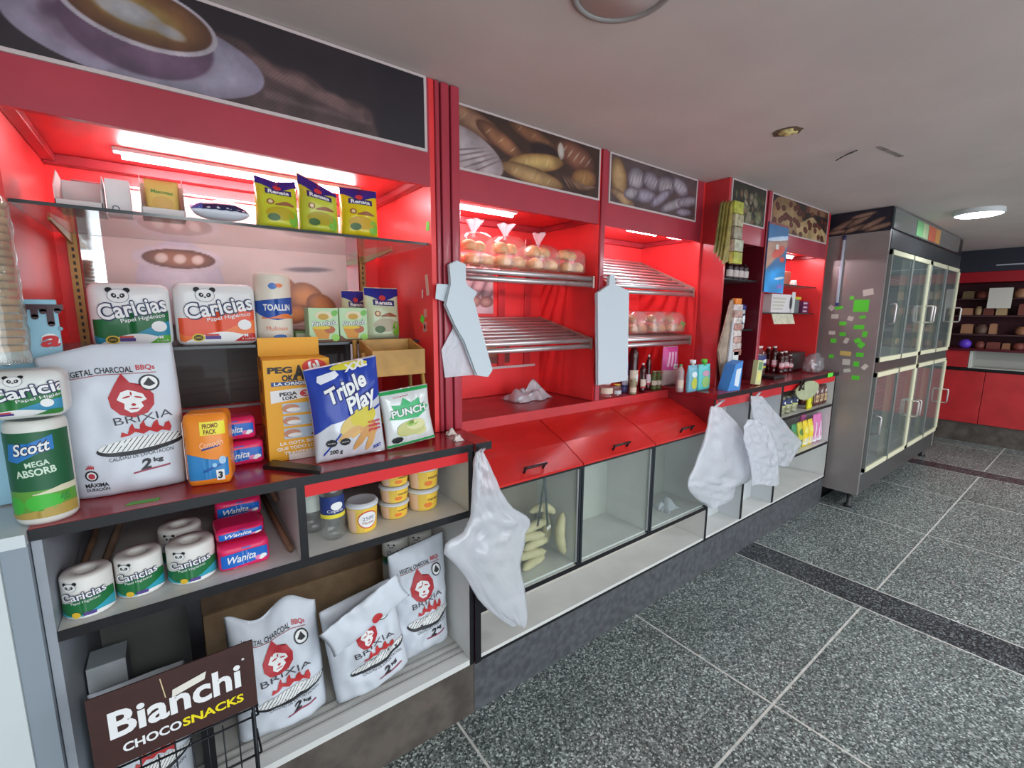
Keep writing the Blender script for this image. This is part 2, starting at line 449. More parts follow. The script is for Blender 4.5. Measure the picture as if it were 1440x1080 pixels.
for x in XJ[1:-1]:
    part_box('divider_strip', floor, (x - G * 0.9, x + G * 0.9, YJ[0], YJ[-1], -0.013, -0.0006), STRIP, 0)
for j in YJ[1:-1]:
    xs = [(-1.9, 2.764), (3.009, 6.02), (6.27, 7.94)]
    for a, b in xs: part_box('divider_strip', floor, (a + G, b - G, j - G * 0.9, j + G * 0.9, -0.013, -0.0007), STRIP, 0)

CEILM = C(208, 196, 190, 0.8, name='ceiling_paint', noise_amt=0.04, noise_scale=3)
ceiling = structure('ceiling', (-2.0, 7.95, -3.2, 2.06, H_CEIL, H_CEIL + 0.1), CEILM, 'flat off-white plaster ceiling')
WALLM = C(205, 205, 202, 0.7, name='white_wall_paint', noise_amt=0.04, noise_scale=3)
structure('wall_back', (-2.0, 7.95, 2.06, 2.16, -0.08, H_CEIL), WALLM, 'wall behind the red cabinets')
structure('wall_right', (7.95, 8.05, -3.2, 2.06, -0.08, H_CEIL), C(120, 40, 44, 0.6, name='dark_red_wall'), 'end wall behind the far counter')
structure('wall_left', (-2.1, -2.0, -3.2, 2.06, -0.08, H_CEIL), WALLM, 'side wall left of the cabinets')

# plinth that carries every base unit
for (a, b, m, n) in ((-0.268, 0.80, PLINTH_B, 1), (0.80, 2.74, PLINTH, 2), (2.74, 4.12, PLINTH, 3)):
    o = structure('trim_%d' % n, (a + 0.001, b - 0.001, 1.292, 2.05, 0.0, 0.212), m, 'grey stone plinth under the cabinets')

# ceiling fittings
t = thing('round_downlight', 'large round unlit ceiling light with thin rim above the first cabinets', 'ceiling light', (0.94, 0.82, H_CEIL))
mb = MB(); mb.lathe([(0.108, 0), (0.108, -0.004), (0.116, -0.007), (0.125, -0.004), (0.125, 0)], C(150, 145, 142, 0.5), 40, cap=False); loc_build(mb, 'rim', t)
mb = MB(); mb.lathe([(0.0, -0.003), (0.107, -0.002), (0.107, 0)], C(205, 196, 190, 0.5), 40, cap=False); loc_build(mb, 'diffuser', t)
t = thing('ceiling_lamp', 'round lit white ceiling lamp near the refrigerator', 'ceiling light', (4.80, 0.73, H_CEIL))
mb = MB(); mb.lathe([(0.135, 0), (0.14, -0.03), (0.128, -0.036)], C(215, 215, 215, 0.4), 40, cap=False); loc_build(mb, 'rim', t)
mb = MB(); mb.lathe([(0.128, -0.034), (0.11, -0.042), (0.0, -0.046)], C(235, 245, 255, 0.4, emit=26.0), 40, cap=False); loc_build(mb, 'diffuser', t)
t = thing('ceiling_lamp', 'added unseen lit ceiling lamp further out over the shop floor', 'ceiling light', (2.35, -0.62, H_CEIL))  # lamp added out of view for its light
mb = MB(); mb.lathe([(0.135, 0), (0.14, -0.03), (0.128, -0.036)], C(215, 215, 215, 0.4), 40, cap=False); loc_build(mb, 'rim', t)
mb = MB(); mb.lathe([(0.128, -0.034), (0.11, -0.042), (0.0, -0.046)], C(235, 245, 255, 0.4, emit=26.0), 40, cap=False); loc_build(mb, 'diffuser', t)

random.seed(5)
t = thing('ceiling_hole', 'ragged hole in the ceiling stuffed with yellow foam', 'hole', (2.17, 0.955, H_CEIL))
def blob(n, r0, r1, sx=1.0, sy=1.0, seed=0):
    rr = random.Random(seed); return [((r0 + (r1 - r0) * rr.random()) * math.cos(2 * math.pi * i / n) * sx, (r0 + (r1 - r0) * rr.random()) * math.sin(2 * math.pi * i / n) * sy) for i in range(n)]
mb = MB(); mb.prism(blob(14, 0.05, 0.066, 0.9, 1.0, 3), -0.0015, 0.0, C(110, 92, 74, 0.9, noise_amt=0.3), 'z'); loc_build(mb, 'torn_edge', t)
mb = MB(); rr = random.Random(9)
for i in range(16):
    a = rr.random() * 6.28; r = rr.random() * 0.032
    bm = bmesh.new(); bmesh.ops.create_icosphere(bm, subdivisions=2, radius=1)
    M = Matrix.Translation((r * math.cos(a), r * math.sin(a), -0.002)) @ Matrix.Diagonal((0.010 + rr.random() * 0.012, 0.010 + rr.random() * 0.012, 0.007 + rr.random() * 0.006, 1))
    mb.addbm(bm, C(196, 178, 120, 0.9, noise_amt=0.25), True, M)
loc_build(mb, 'foam', t)
mb = MB()
for a, b in (((2.66, 0.85), (2.62, 0.905)), ((2.675, 0.87), (2.645, 0.93))):
    mb.tube([(a[0], a[1], H_CEIL - 0.001), ((a[0] + b[0]) / 2, (a[1] + b[1]) / 2, H_CEIL - 0.012), (b[0], b[1], H_CEIL - 0.03)], 0.0025, C(40, 38, 36, 0.6), 6)
tag(mb.build('loose_wire'), 'two short black wire ends poking from the ceiling', 'wire')
mb = MB(); a, b = onZ(1235, 206, H_CEIL), onZ(1268, 220, H_CEIL); d = (b - a).normalized(); nrm = Vector((-d.y, d.x, 0)) * 0.012
for k in range(6):
    p0 = a + (b - a) * (k / 6); p1 = a + (b - a) * ((k + 1) / 6)
    mb.prism([tuple((p0 + nrm * (0.8 + 0.3 * (k % 2)))[:2]), tuple((p0 - nrm * 0.8)[:2]), tuple((p1 - nrm)[:2]), tuple((p1 + nrm)[:2])], H_CEIL - 0.0015, H_CEIL - 0.0002, C(150, 140, 134, 0.9, noise_amt=0.2), 'z')
tag(mb.build('plaster_patch'), 'narrow grey patch on the ceiling beside the wire ends', 'patch')
# ================================================================== FURNITURE
def panel(name, parent, b, m, edge=None, label=None):
    """laminate board; edge: black band on its front (-y) face"""
    mb = MB(); mb.box(*b, m)
    if edge: x0, x1, y0, y1, z0, z1 = b; mb.box(x0 - 0.0006, x1 + 0.0006, y0 - 0.0015, y0, z0 - 0.0006, z1 + 0.0006, BLACK)
    return mb.build(name, parent, label=label)

TUBE = C(255, 238, 244, 0.4, emit=92.0, name='lit_tube')
FRAME_P = C(196, 178, 176, 0.5, name='pale_banner_frame')
PAPER = paint_mat('printed_banner', 0.45, 0.1)
GOLD = C(150, 118, 70, 0.4, 0.6, name='brass_shelf_standard')

def light_tube(parent, x0, x1, y, z, m=TUBE):
    mb = MB(); mb.box(x0 - 0.02, x1 + 0.02, y - 0.018, y + 0.018, z + 0.008, z + 0.02, C(220, 210, 210, 0.4), 0.002)
    h = mb.build('lamp_batten', parent)
    mb = MB(); mb.tube([(x0, y, z), (x1, y, z)], 0.0085, m, 10); mb.build('lamp_tube', h)

def upper(name, label, x0, x1, yf, zbot, canvas, bx0, bx1, bz0=2.035, bz1=2.262, ll=True, rr=True, red=FASCIA, light=None, fascia=1.93, ybk=2.0, inn=None):
    t = thing(name, label, 'cabinet', ((x0 + x1) / 2, 1.8, zbot))
    inn = inn or RED_IN
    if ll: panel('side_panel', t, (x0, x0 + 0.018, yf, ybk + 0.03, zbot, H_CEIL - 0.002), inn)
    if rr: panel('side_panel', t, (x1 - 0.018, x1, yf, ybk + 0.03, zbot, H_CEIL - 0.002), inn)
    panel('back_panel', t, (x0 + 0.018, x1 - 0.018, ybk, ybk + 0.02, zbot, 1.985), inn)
    panel('top_panel', t, (x0 + 0.018, x1 - 0.018, yf + 0.02, ybk, 1.965, 1.985), inn)
    mb = MB(); mb.box(x0 + 0.018, x1 - 0.018, ybk - 0.03, ybk - 0.001, 1.935, 1.964, RED_DK, 0.002); mb.build('trim_strip', t)
    mb = MB(); mb.box(x1 - 0.048, x1 - 0.0185, yf + 0.02, ybk - 0.031, 1.940, 1.964, RED_DK, 0.002); mb.build('trim_strip', t)
    mb = MB(); mb.box(x0 + 0.0185, x0 + 0.048, yf + 0.02, ybk - 0.031, 1.940, 1.964, RED_DK, 0.002); mb.build('trim_strip', t)
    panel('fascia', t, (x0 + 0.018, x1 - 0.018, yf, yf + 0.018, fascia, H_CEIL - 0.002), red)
    w, h = bx1 - bx0, bz1 - bz0
    if canvas is not None:
        canvas.sat = 0.78; canvas.gain = 0.9
        canvas.mesh('picture_banner', t, lambda u, v: (bx0 + u * w, yf - 0.004, bz0 + v * h), PAPER)
        mb = MB(); e = 0.009
        for b in ((bx0 - e, bx1 + e, bz0 - e, bz0), (bx0 - e, bx1 + e, bz1, bz1 + e * 0.9), (bx0 - e, bx0, bz0, bz1), (bx1, bx1 + e, bz0, bz1)):
            mb.box(b[0], b[1], yf - 0.006, yf, b[2], min(b[3], H_CEIL - 0.001), FRAME_P)
        mb.build('banner_frame', t)
    if light: light_tube(t, *light)
    return t

# ---- banner pictures
def banner_coffee():
    c = Canvas(1.10, 0.22, 420, 84, (44, 24, 34), 3, 0.10); A = c.asp
    # sack cloth
    c.half(lambda X, Y: np.minimum(np.minimum(0.80 - 0.24 * (X - 2.3) - 0.04 * np.sin(X * 9) - Y, Y + 0.3), np.minimum(X - 2.2, 4.3 - 0.25 * Y - X)), (92, 58, 60), 0.06)
    c.half(lambda X, Y: np.minimum(np.minimum(0.66 - 0.20 * (X - 2.5) + 0.03 * np.sin(X * 14) - Y, Y - 0.46 + 0.22 * (X - 2.5)), np.minimum(X - 2.4, 4.1 - X)), (150, 104, 100), 0.06, 0.7)
    c.half(lambda X, Y: np.minimum(np.minimum(0.26 - 0.05 * (X - 2.8) + .02 * np.sin(X * 11) - Y, Y - 0.12), np.minimum(X - 2.8, 4.2 - X)), (150, 112, 110), 0.05, 0.5)
    c.half(lambda X, Y: X - 4.3 + 0.15 * Y, (34, 20, 34), 0.1)
    weave = 0.9 + 0.1 * np.sin(c.U * A * 130) * np.sin(c.V * 130); c.I *= weave[..., None]
    # saucer, cup, coffee, foam
    c.ell(1.72, 0.36, 1.13, 0.42, (168, 160, 178), (140, 122, 146), -0.02, 0.02)
    c.ell(1.55, 0.36, 0.85, 0.34, (112, 74, 102), (150, 124, 148), -0.02, 0.25, 0.95)
    c.ell(0.98, 0.46, 0.14, 0.12, (96, 60, 84), (140, 110, 136), 0, 0.3, 0.9)
    c.ell(1.66, 0.48, 0.68, 0.44, (120, 82, 110), (100, 62, 92), -0.03, 0.06)
    c.ell(1.69, 0.66, 0.69, 0.33, (180, 160, 172), (190, 172, 182), -0.05, 0.02)
    c.ell(1.69, 0.67, 0.645, 0.295, (150, 92, 42), (96, 48, 30), -0.05, 0.04, 1, 3)
    c.ell(1.66, 0.66, 0.46, 0.20, (184, 146, 66), (140, 92, 40), -0.12, 0.3, 0.9)
    c.ell(1.58, 0.66, 0.32, 0.13, (178, 170, 174), (170, 150, 140), -0.15, 0.2)
    c.ell(1.90, 0.58, 0.20, 0.08, (176, 164, 168), (170, 140, 110), -0.2, 0.3)
    return c
def banner_breads():
    c = Canvas(0.84, 0.22, 300, 80, (70, 40, 26), 5, 0.08); rng = np.random.RandomState(4)
    c.loaf(0.55, 0.78, 0.75, 0.2, -0.25, (190, 128, 90), (110, 60, 40), 2, (200, 150, 110))
    c.loaf(1.1, 0.62, 0.6, 0.16, -0.35, (176, 104, 62), (96, 48, 30), 3)
    c.loaf(1.9, 0.86, 0.7, 0.15, -0.2, (150, 86, 50), (70, 36, 24), 3, (190, 150, 110))
    c.ell(2.25, 0.62, 0.5, 0.20, (52, 30, 26), (40, 22, 20), -0.1, 0.3)
    c.loaf(2.0, 0.40, 0.75, 0.17, 0.18, (224, 176, 92), (150, 92, 40), 2, (240, 210, 140))
    c.loaf(1.9, 0.14, 0.85, 0.16, -0.08, (216, 162, 92), (130, 80, 40), 3, (236, 206, 150))
    c.ell(0.35, 0.30, 0.85, 0.36, (200, 180, 182), (168, 140, 142), -0.25, 0.05)
    for k in range(5): c.ell(0.25 + 0.12 * k, 0.30 - 0.05 * k, 0.6, 0.022, (120, 84, 84), (160, 130, 130), 0.25 + 0.05 * k, 0.5, 0.8)
    c.loaf(3.1, 0.72, 0.62, 0.26, -0.15, (150, 84, 56), (84, 40, 30), 5, (214, 190, 170))
    c.ell(2.65, 0.74, 0.10, 0.18, (214, 200, 190), (170, 140, 120), 0.1, 0.2)
    c.loaf(3.35, 0.32, 0.4, 0.22, 0.2, (196, 128, 58), (110, 58, 34), 1)
    for k in range(9): c.ell(2.85 + 0.09 * k, 0.16 + 0.02 * (k % 3), 0.025, 0.24, (176, 128, 100), (90, 50, 40), 0.8 + 0.1 * k, 0.5, 0.8)
    return c
def banner_loaves():
    c = Canvas(0.80, 0.22, 280, 76, (96, 70, 70), 6, 0.08)
    c.loaf(0.3, 0.55, 0.3, 0.42, 0.35, (206, 156, 96), (130, 84, 50), 0)
    c.loaf(0.5, 0.12, 0.5, 0.12, -0.3, (200, 150, 100), (120, 80, 60), 2)
    for i, (x, y, rx, ry, r) in enumerate(((0.95, 0.62, .34, .26, .2), (1.55, 0.66, .36, .22, -.1), (1.3, 0.30, .5, .17, .1), (2.2, 0.66, .4, .24, .15), (2.85, 0.72, .4, .2, -.2), (2.0, 0.34, .5, .13, .5), (2.6, 0.26, .65, .13, .32), (3.25, 0.42, .5, .14, .2), (3.1, .14, .4, .1, .1), (0.8, .28, .3, .14, .2))):
        c.loaf(x, y, rx, ry, r, (176 - 6 * (i % 3), 160 - 8 * (i % 3), 164), (98, 78, 92), 4, (214, 204, 206))
    return c
def banner_salad():
    c = Canvas(0.42, 0.22, 120, 62, (52, 46, 34), 8, 0.12); rng = np.random.RandomState(2)
    for k in range(60):
        x, y = rng.rand() * c.asp, rng.rand(); col = [(150, 150, 84), (190, 170, 130), (160, 110, 70), (84, 96, 48), (196, 188, 150)][k % 5]
        c.ell(x, y * 0.8, 0.05 + rng.rand() * 0.16, 0.04 + rng.rand() * 0.1, col, tuple(int(v * .55) for v in col), rng.rand() * 3, 0.2, 0.8)
    return c
def banner_pizza():
    c = Canvas(0.86, 0.22, 240, 64, (50, 34, 28), 9, 0.1); rng = np.random.RandomState(7)
    c.ell(1.0, 0.45, 1.05, 0.62, (190, 150, 96), (150, 100, 56), -0.1, 0.03)
    c.half(lambda X, Y: np.minimum(np.minimum(0.75 - 0.38 * np.abs(X - 2.7) - Y, Y + 0.2), X - 1.6), (196, 156, 100), 0.04)
    c.half(lambda X, Y: np.minimum(Y - 0.78, X - 2.2), (150, 96, 62), 0.05)
    for k in range(46):
        x, y = rng.rand() * c.asp, rng.rand() * 0.95
        c.ell(x, y, 0.13, 0.09, (128, 52, 34), (84, 30, 24), 0, 0.12)
        c.ell(x + 0.02, y + 0.01, 0.05, 0.03, (158, 80, 52), (128, 52, 34), 0, 0.5, 0.6)
    return c
def banner_side():
    c = Canvas(0.40, 0.19, 120, 56, (32, 30, 44), 12, 0.08)
    for x, y, rx, ry, r in ((0.5, .42, .5, .14, .5), (1.05, .55, .5, .13, .5), (1.2, .8, .45, .1, .15), (0.95, .22, .5, .12, .3), (1.5, .35, .5, .13, .5), (1.75, .18, .5, .12, .25), (0.3, .15, .4, .1, .1)):
        c.loaf(x, y, rx, ry, r, (150, 118, 100), (70, 48, 44), 4, (178, 150, 130))
    return c

# ---- first display cabinet (left)
cabA = upper('display_cabinet', 'large lit red display cabinet under the coffee cup banner', -0.280, 0.773, 1.48, 1.062, banner_coffee(), -0.36, 0.735, 2.045, 2.262, light=(-0.07, 0.60, 1.80, 1.945))
# widen the first banner's header to the left so that it carries the whole picture
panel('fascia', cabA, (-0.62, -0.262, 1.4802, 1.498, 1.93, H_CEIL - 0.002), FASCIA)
mb = MB(); mb.box(-0.205, 0.665, 1.990, 1.998, 1.155, 1.90, C(225, 225, 225, 0.04, 1.0, name='mirror')); mb.build('mirror_panel', cabA)
mb = MB(); mb.box(-0.2615, 0.7545, 1.985, 1.998, 1.140, 1.150, C(200, 190, 190, 0.3, 0.8)); mb.build('pale_trim_strip', cabA)
for x in (-0.222, 0.683):
    mb = MB(); mb.box(x - 0.012, x + 0.012, 1.986, 1.999, 1.16, 1.74, GOLD)
    for k in range(26): mb.box(x - 0.003, x + 0.003, 1.9852, 1.986, 1.18 + k * 0.021, 1.191 + k * 0.021, BLACK)
    mb.build('shelf_standard', cabA)
def poster():
    c = Canvas(0.765, 0.73, 190, 180, (188, 172, 166), 21, 0.03)
    c.half(lambda X, Y: Y - 0.915, (216, 206, 204), 0.01, 0.7); c.half(lambda X, Y: Y - 0.955, (236, 232, 232), 0.01)  # top of the print painted pale as glare from the lamp tube
    c.half(lambda X, Y: 0.40 + 0.02 * np.sin(X * 5) - Y, (58, 44, 38), 0.02)
    c.half(lambda X, Y: 0.20 - 0.03 * np.sin(X * 7) - Y, (84, 72, 66), 0.08, 0.7)
    for k in range(9): c.half(lambda X, Y, k=k: 0.006 - np.abs(Y - 0.38 + 0.04 * k + 0.012 * np.sin(X * 6 + k)), (40, 30, 28), 0.01, 0.8)
    c.ell(0.30, 0.50, 0.24, 0.10, (176, 164, 176), (150, 134, 148), 0, 0.1)
    c.ell(0.27, 0.60, 0.175, 0.20, (206, 200, 208), (180, 170, 182), 0, 0.04)
    c.ell(0.27, 0.715, 0.18, 0.062, (206, 196, 200), (190, 178, 184), 0, 0.05)
    c.ell(0.27, 0.715, 0.145, 0.046, (150, 100, 76), (84, 50, 40), 0, 0.05, 1, 3)
    for dx in (-0.07, 0, 0.07): c.ell(0.27 + dx, 0.715, 0.028, 0.024, (214, 196, 188), (190, 160, 140), 0.4, 0.2)
    c.ell(0.84, 0.70, 0.15, 0.018, (96, 86, 92), (140, 128, 130), 0.05, 0.4, 0.9)
    for i, (x, y, rx, ry, r) in enumerate(((0.78, 0.50, 0.14, 0.085, 0.5), (0.72, 0.56, 0.07, 0.10, 0.2), (0.82, 0.55, 0.10, 0.08, -0.4), (0.90, 0.50, 0.09, 0.07, -0.6), (0.76, 0.46, 0.09, 0.05, 0.2))):
        c.ell(x, y, rx, ry, (196, 134, 78), (112, 66, 44), r, 0.08, 1, 2)
    return c
poster().mesh('coffee_and_croissant_poster', cabA, lambda u, v: (-0.150 + u * 0.765, 1.984, 1.158 + v * 0.73), PAPER)
def gshelf(par, x0, x1, y0, y1, z):
    mb = MB(); mb.box(x0, x1, y0, y1, z - 0.008, z, GLASS_SHELF); o = mb.build('glass_shelf', par)
    mb = MB(); mb.box(x0, x1, y0 - 0.0012, y0 - 0.0002, z - 0.008, z, C(40, 48, 50, 0.15)); mb.build('shelf_edge', o)
gshelf(cabA, -0.2615, 0.7545, 1.50, 1.982, 1.744)
gshelf(cabA, -0.2615, 0.7545, 1.60, 1.982, 1.400)
for zz in (1.735, 1.391):
    for x in (-0.222, 0.683):
        mb = MB(); mb.prism([(1.984, zz), (1.984, zz - 0.03), (1.66, zz - 0.008), (1.66, zz)], x - 0.003, x + 0.003, GOLD, 'x'); mb.build('shelf_bracket', cabA)
# stickers on the right inside wall
SG = C(96, 220, 60, 0.6, name='green_sticker'); SW = C(216, 210, 200, 0.6, name='white_sticker')
def wall_sticker(par, x, y, z, w, h, m, rot=0.0, side='x'):
    c, k = math.cos(rot), math.sin(rot); pts = []
    for a, b in ((-w, -h), (w, -h), (w, h), (-w, h)):
        pts.append((y + (a * c - b * k) / 2, z + (a * k + b * c) / 2))
    mb = MB(); mb.prism(pts, x - 0.0012, x, m, 'x'); return mb.build('price_sticker', par)
for (py, pz, w, h, m, r) in ((1.505, 1.802, .022, .030, SG, .1), (1.52, 1.60, .02, .075, C(214, 180, 160, .7), -.15), (1.56, 1.57, .008, .03, SW, .1), (1.54, 1.50, .022, .03, C(206, 150, 140, .7), 0), (1.565, 1.478, .026, .026, SG, .5), (1.545, 1.450, .014, .04, C(206, 150, 140, .7), .6), (1.545, 1.450, .012, .036, C(206, 160, 150, .7), -.6)):
    wall_sticker(cabA, 0.7548, py, pz, w, h, m, r)

# ---- fluted pillar between the cabinets
t = thing('pillar', 'tall narrow fluted red pillar between the first and second display cabinets', 'pillar', (0.815, 1.7, 1.062))
panel('core', t, (0.775, 0.868, 1.490, 2.03, 1.062, H_CEIL - 0.002), RED_DK)
for a, b in ((0.7745, 0.790), (0.797, 0.828), (0.835, 0.8685)):
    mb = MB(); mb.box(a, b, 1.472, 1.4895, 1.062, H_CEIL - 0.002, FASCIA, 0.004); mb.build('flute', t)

# ---- second and third display cabinets with bread racks
cabB = upper('display_cabinet', 'lit red bread cabinet under the assorted bread banner, next to the fluted pillar', 0.870, 1.715, 1.575, 1.062, banner_breads(), 0.886, 1.682, 2.045, 2.262, light=(0.89, 1.30, 1.74, 1.945))
cabC = upper('display_cabinet', 'lit red bread cabinet under the grey loaves banner, left of the projecting cabinet', 1.716, 2.600, 1.575, 1.0735, banner_loaves(), 1.765, 2.50, 2.045, 2.262, light=(1.96, 2.20, 1.615, 1.940, C(235, 240, 255, .4, emit=190.0, name='bright_tube')))
mb = MB(); mb.tube([(2.35, 1.64, 1.947), (2.48, 1.64, 1.947)], 0.006, TUBE, 8); mb.build('lamp_tube', cabC)
mb = MB(); mb.box(1.702, 1.732, 1.562, 1.5745, 1.062, H_CEIL - 0.002, FASCIA, 0.003); mb.build('front_post', cabB)
# framed pictures on the back of the second cabinet
def pic_arms(seed, base):
    c = Canvas(0.5, 0.45, 90, 80, base, seed, 0.05)
    for k in range(6): c.loaf(0.15 + 0.19 * k, 0.55, 0.40, 0.10, 1.15, (206, 176, 178), (120, 84, 90), 0)
    for k in range(5): c.ell(0.2 + 0.2 * k, 0.2, 0.12, 0.10, (180, 140, 130), (110, 70, 66), 0.3, 0.1)
    return c
pic_arms(31, (190, 160, 166)).mesh('bread_picture', cabB, lambda u, v: (0.95 + u * 0.42, 1.996, 1.50 + v * 0.30), PAPER)
def pic_bun():
    c = Canvas(0.4, 0.25, 80, 50, (120, 50, 44), 33, 0.05)
    c.ell(1.15, 0.5, 0.35, 0.34, (206, 130, 90), (130, 66, 44), 0, 0.06); c.ell(0.4, 0.5, 0.4, 0.3, (180, 110, 80), (120, 60, 44), 0, 0.06); return c
pic_bun().mesh('bread_picture', cabB, lambda u, v: (0.92 + u * 0.56, 1.996, 1.235 + v * 0.17), PAPER)
mb = MB(); mb.box(0.90, 1.66, 1.994, 1.999, 1.205, 1.218, C(206, 190, 190, 0.4)); mb.build('pale_trim_strip', cabB)
for x in (1.42, 1.60):
    mb = MB(); mb.box(x - 0.022, x + 0.022, 1.988, 1.999, 1.22, 1.90, RED, 0.002); mb.build('back_rib', cabB)
mb = MB(); mb.box(1.76, 1.98, 1.9855, 1.9895, 1.80, 1.86, C(70, 30, 36, 0.3)); mb.build('picture_strip', cabC)
wall_sticker(cabC, 2.581, 1.66, 1.435, .035, .045, SG, 0.5)

def bread_rack(label, x0, x1, yf, zf, yb, zb, n=9, first=False):
    t = thing('bread_rack', label, 'rack', ((x0 + x1) / 2, yf, zf))
    mb = MB()
    for k in range(n):
        f = k / (n - 1); y = yf + (yb - yf) * f; z = zf + (zb - zf) * f
        b = MB(); b.tube([(x0 + 0.012, y, z), (x1 - 0.012, y, z)], 0.0085 if k else 0.012, STEEL, 10); b.build('rod', t)
    b = MB(); b.tube([(x0 + 0.012, yf - 0.004, zf - 0.030), (x1 - 0.012, yf - 0.004, zf - 0.030)], 0.012, STEEL, 10); b.build('rod', t)
    for x in (x0, x1 - 0.011):
        b = MB(); b.prism([(yf - 0.018, zf - 0.045), (yf - 0.018, zf + 0.012), (yb + 0.012, zb + 0.012), (yb + 0.012, zb - 0.02)], x, x + 0.011, C(176, 150, 140, 0.35, 0.6), 'x'); b.build('end_bracket', t)
    return t
RX = [(0.905, 1.680), (1.76, 2.545)]
bread_rack('upper tilted steel bread rack under the assorted bread banner, holding bagged rolls', *RX[0], 1.50 + 0.09, 1.672, 1.97, 1.705)
bread_rack('lower empty steel bread rack in the cabinet next to the fluted pillar', *RX[0], 1.52 + 0.07, 1.372, 1.97, 1.475)
bread_rack('upper empty tilted steel bread rack in the third cabinet', *RX[1], 1.585, 1.650, 1.965, 1.835)
bread_rack('lower steel bread rack in the third cabinet, holding brown bagged bread', *RX[1], 1.585, 1.365, 1.965, 1.40)

# ---- projecting narrow cabinet and pizza cabinet
cabD = upper('display_cabinet', 'narrow dark unlit projecting red cabinet behind the hanging sachet strips', 2.602, 3.085, 1.43, 1.075, banner_salad(), 2.632, 3.03, 2.045, 2.262, inn=C(96, 18, 30, .35), ll=False)  # inside panels coloured darker to stand for the unlit interior
panel('side_panel', cabD, (2.602, 2.620, 1.43, 2.03, 1.075, H_CEIL - 0.002), RED)
for z, x1 in ((1.72, 3.066), (1.41, 3.066)): gshelf(cabD, 2.621, x1, 1.452, 1.99, z)
cabE = upper('display_cabinet', 'lit red cabinet under the pizza banner, beside the tall refrigerator', 3.086, 4.09, 1.43, 1.075, banner_pizza(), 3.125, 4.03, 2.045, 2.262, light=(3.55, 3.90, 1.60, 1.945))
for z, x0 in ((1.72, 3.105), (1.52, 3.105)): gshelf(cabE, x0, 4.071, 1.47, 1.99, z)
mb = MB(); mb.box(3.07, 3.105, 1.418, 1.4295, 1.075, H_CEIL - 0.002, FASCIA, 0.003); mb.build('front_post', cabE)
wall_sticker(cabD, 3.066, 1.62, 1.285, .09, .03, C(80, 120, 60, .6), 0.1)

# ---- worktops
def worktop(label, b, m=RED_DK):
    t = thing('worktop', label, 'worktop', ((b[0] + b[1]) / 2, b[2], b[4]))
    mb = MB(); mb.box(*b, m); mb.build('top_board', t)
    mb = MB(); mb.box(b[0], b[1], b[2] - 0.002, b[2] - 0.0001, b[4], b[5] - 0.001, BLACK); mb.build('edge_band', t)
    return t
worktop('worn red worktop with thick black edge under the charcoal bag and snacks', (-0.268, 0.797, 1.280, 2.03, 1.034, 1.060), C(160, 34, 42, 0.22, coat=0.3, noise_amt=0.12, noise_scale=9))
worktop('worn red worktop with black edge at the right, carrying sauce bottles', (2.346, 4.12, 1.270, 2.05, 1.045, 1.073), C(156, 40, 48, 0.25, coat=0.3, noise_amt=0.2, noise_scale=9))
t = thing('bin_deck', 'red deck behind the three slanted bin lids', 'deck', (1.55, 1.58, 1.0))
panel('deck_board', t, (0.869, 2.343, 1.5755, 2.05, 1.040, 1.060), RED_DK)
mb = MB(); mb.box(0.866, 2.343, 1.570, 1.5752, 1.0125, 1.0605, RED, 0.001); mb.build('deck_riser', t)

# ---- left base cabinet (open shelves)
bA = thing('base_cabinet', 'left open base cabinet with white shelves and black edges, holding charcoal bags', 'cabinet', (0.27, 1.29, 0.213))
panel('end_panel', bA, (-0.268, -0.252, 1.287, 2.03, 0.214, 1.033), GREYP)
panel('end_panel', bA, (0.780, 0.797, 1.287, 2.03, 0.214, 1.033), WHITE, edge=True)
panel('bottom_board', bA, (-0.251, 0.779, 1.287, 2.03, 0.214, 0.236), WHITE)
mb = MB()
for y in (1.33, 1.36, 1.39): mb.box(-0.25, 0.779, y, y + 0.006, 0.2362, 0.242, C(150, 148, 144, 0.4))
mb.build('door_track', bA)
panel('shelf', bA, (-0.251, 0.779, 1.287, 1.90, 0.795, 0.818), WHITE, edge=True)
panel('divider_panel', bA, (0.236, 0.256, 1.287, 1.90, 0.8185, 1.033), WHITE, edge=True)
panel('red_rail', bA, (0.2565, 0.7795, 1.289, 1.305, 0.996, 1.033), C(214, 30, 36, 0.35))
panel('back_panel', bA, (-0.251, 0.779, 1.902, 1.92, 0.8185, 1.033), DARKIN)
panel('divider_panel', bA, (-0.028, 0.000, 1.30, 1.72, 0.2365, 0.7945), BLACK)
panel('grey_back_board', bA, (-0.251, -0.029, 1.74, 1.76, 0.2365, 0.7945), C(150, 152, 150, 0.6))
panel('brown_back_board', bA, (0.001, 0.779, 1.72, 1.74, 0.2365, 0.7945), C(120, 98, 80, 0.7, noise_amt=0.15))
mb = MB(); mb.box(0.002, 0.778, 1.700, 1.7195, 0.26, 0.50, C(170, 140, 108, 0.7, noise_amt=0.12), 0.002); mb.build('cardboard_sheet', bA)
t = thing('wooden_stick', 'thin wooden lath lying on the shelf behind the toilet rolls at the left end', 'stick', (-0.2, 1.6, 0.82), group='laths on the left shelf')
mb = MB(); mb.tube([(-0.243, 1.425, 0.827), (-0.20, 1.85, 0.93)], 0.008, C(120, 92, 70, 0.7, noise_amt=0.2), 4); mb.build('lath', t)
t = thing('wooden_stick', 'thicker wooden lath leaning behind the toilet rolls at the left end', 'stick', (-0.2, 1.6, 0.82), group='laths on the left shelf')
mb = MB(); mb.tube([(-0.20, 1.50, 0.829), (-0.12, 1.85, 0.985)], 0.010, C(104, 82, 66, 0.7, noise_amt=0.2), 4); mb.build('lath', t)
t = thing('wooden_stick', 'brown lath lying against the black post, right of the pink packs', 'stick', (0.2, 1.6, 0.82), group='laths by the middle post')
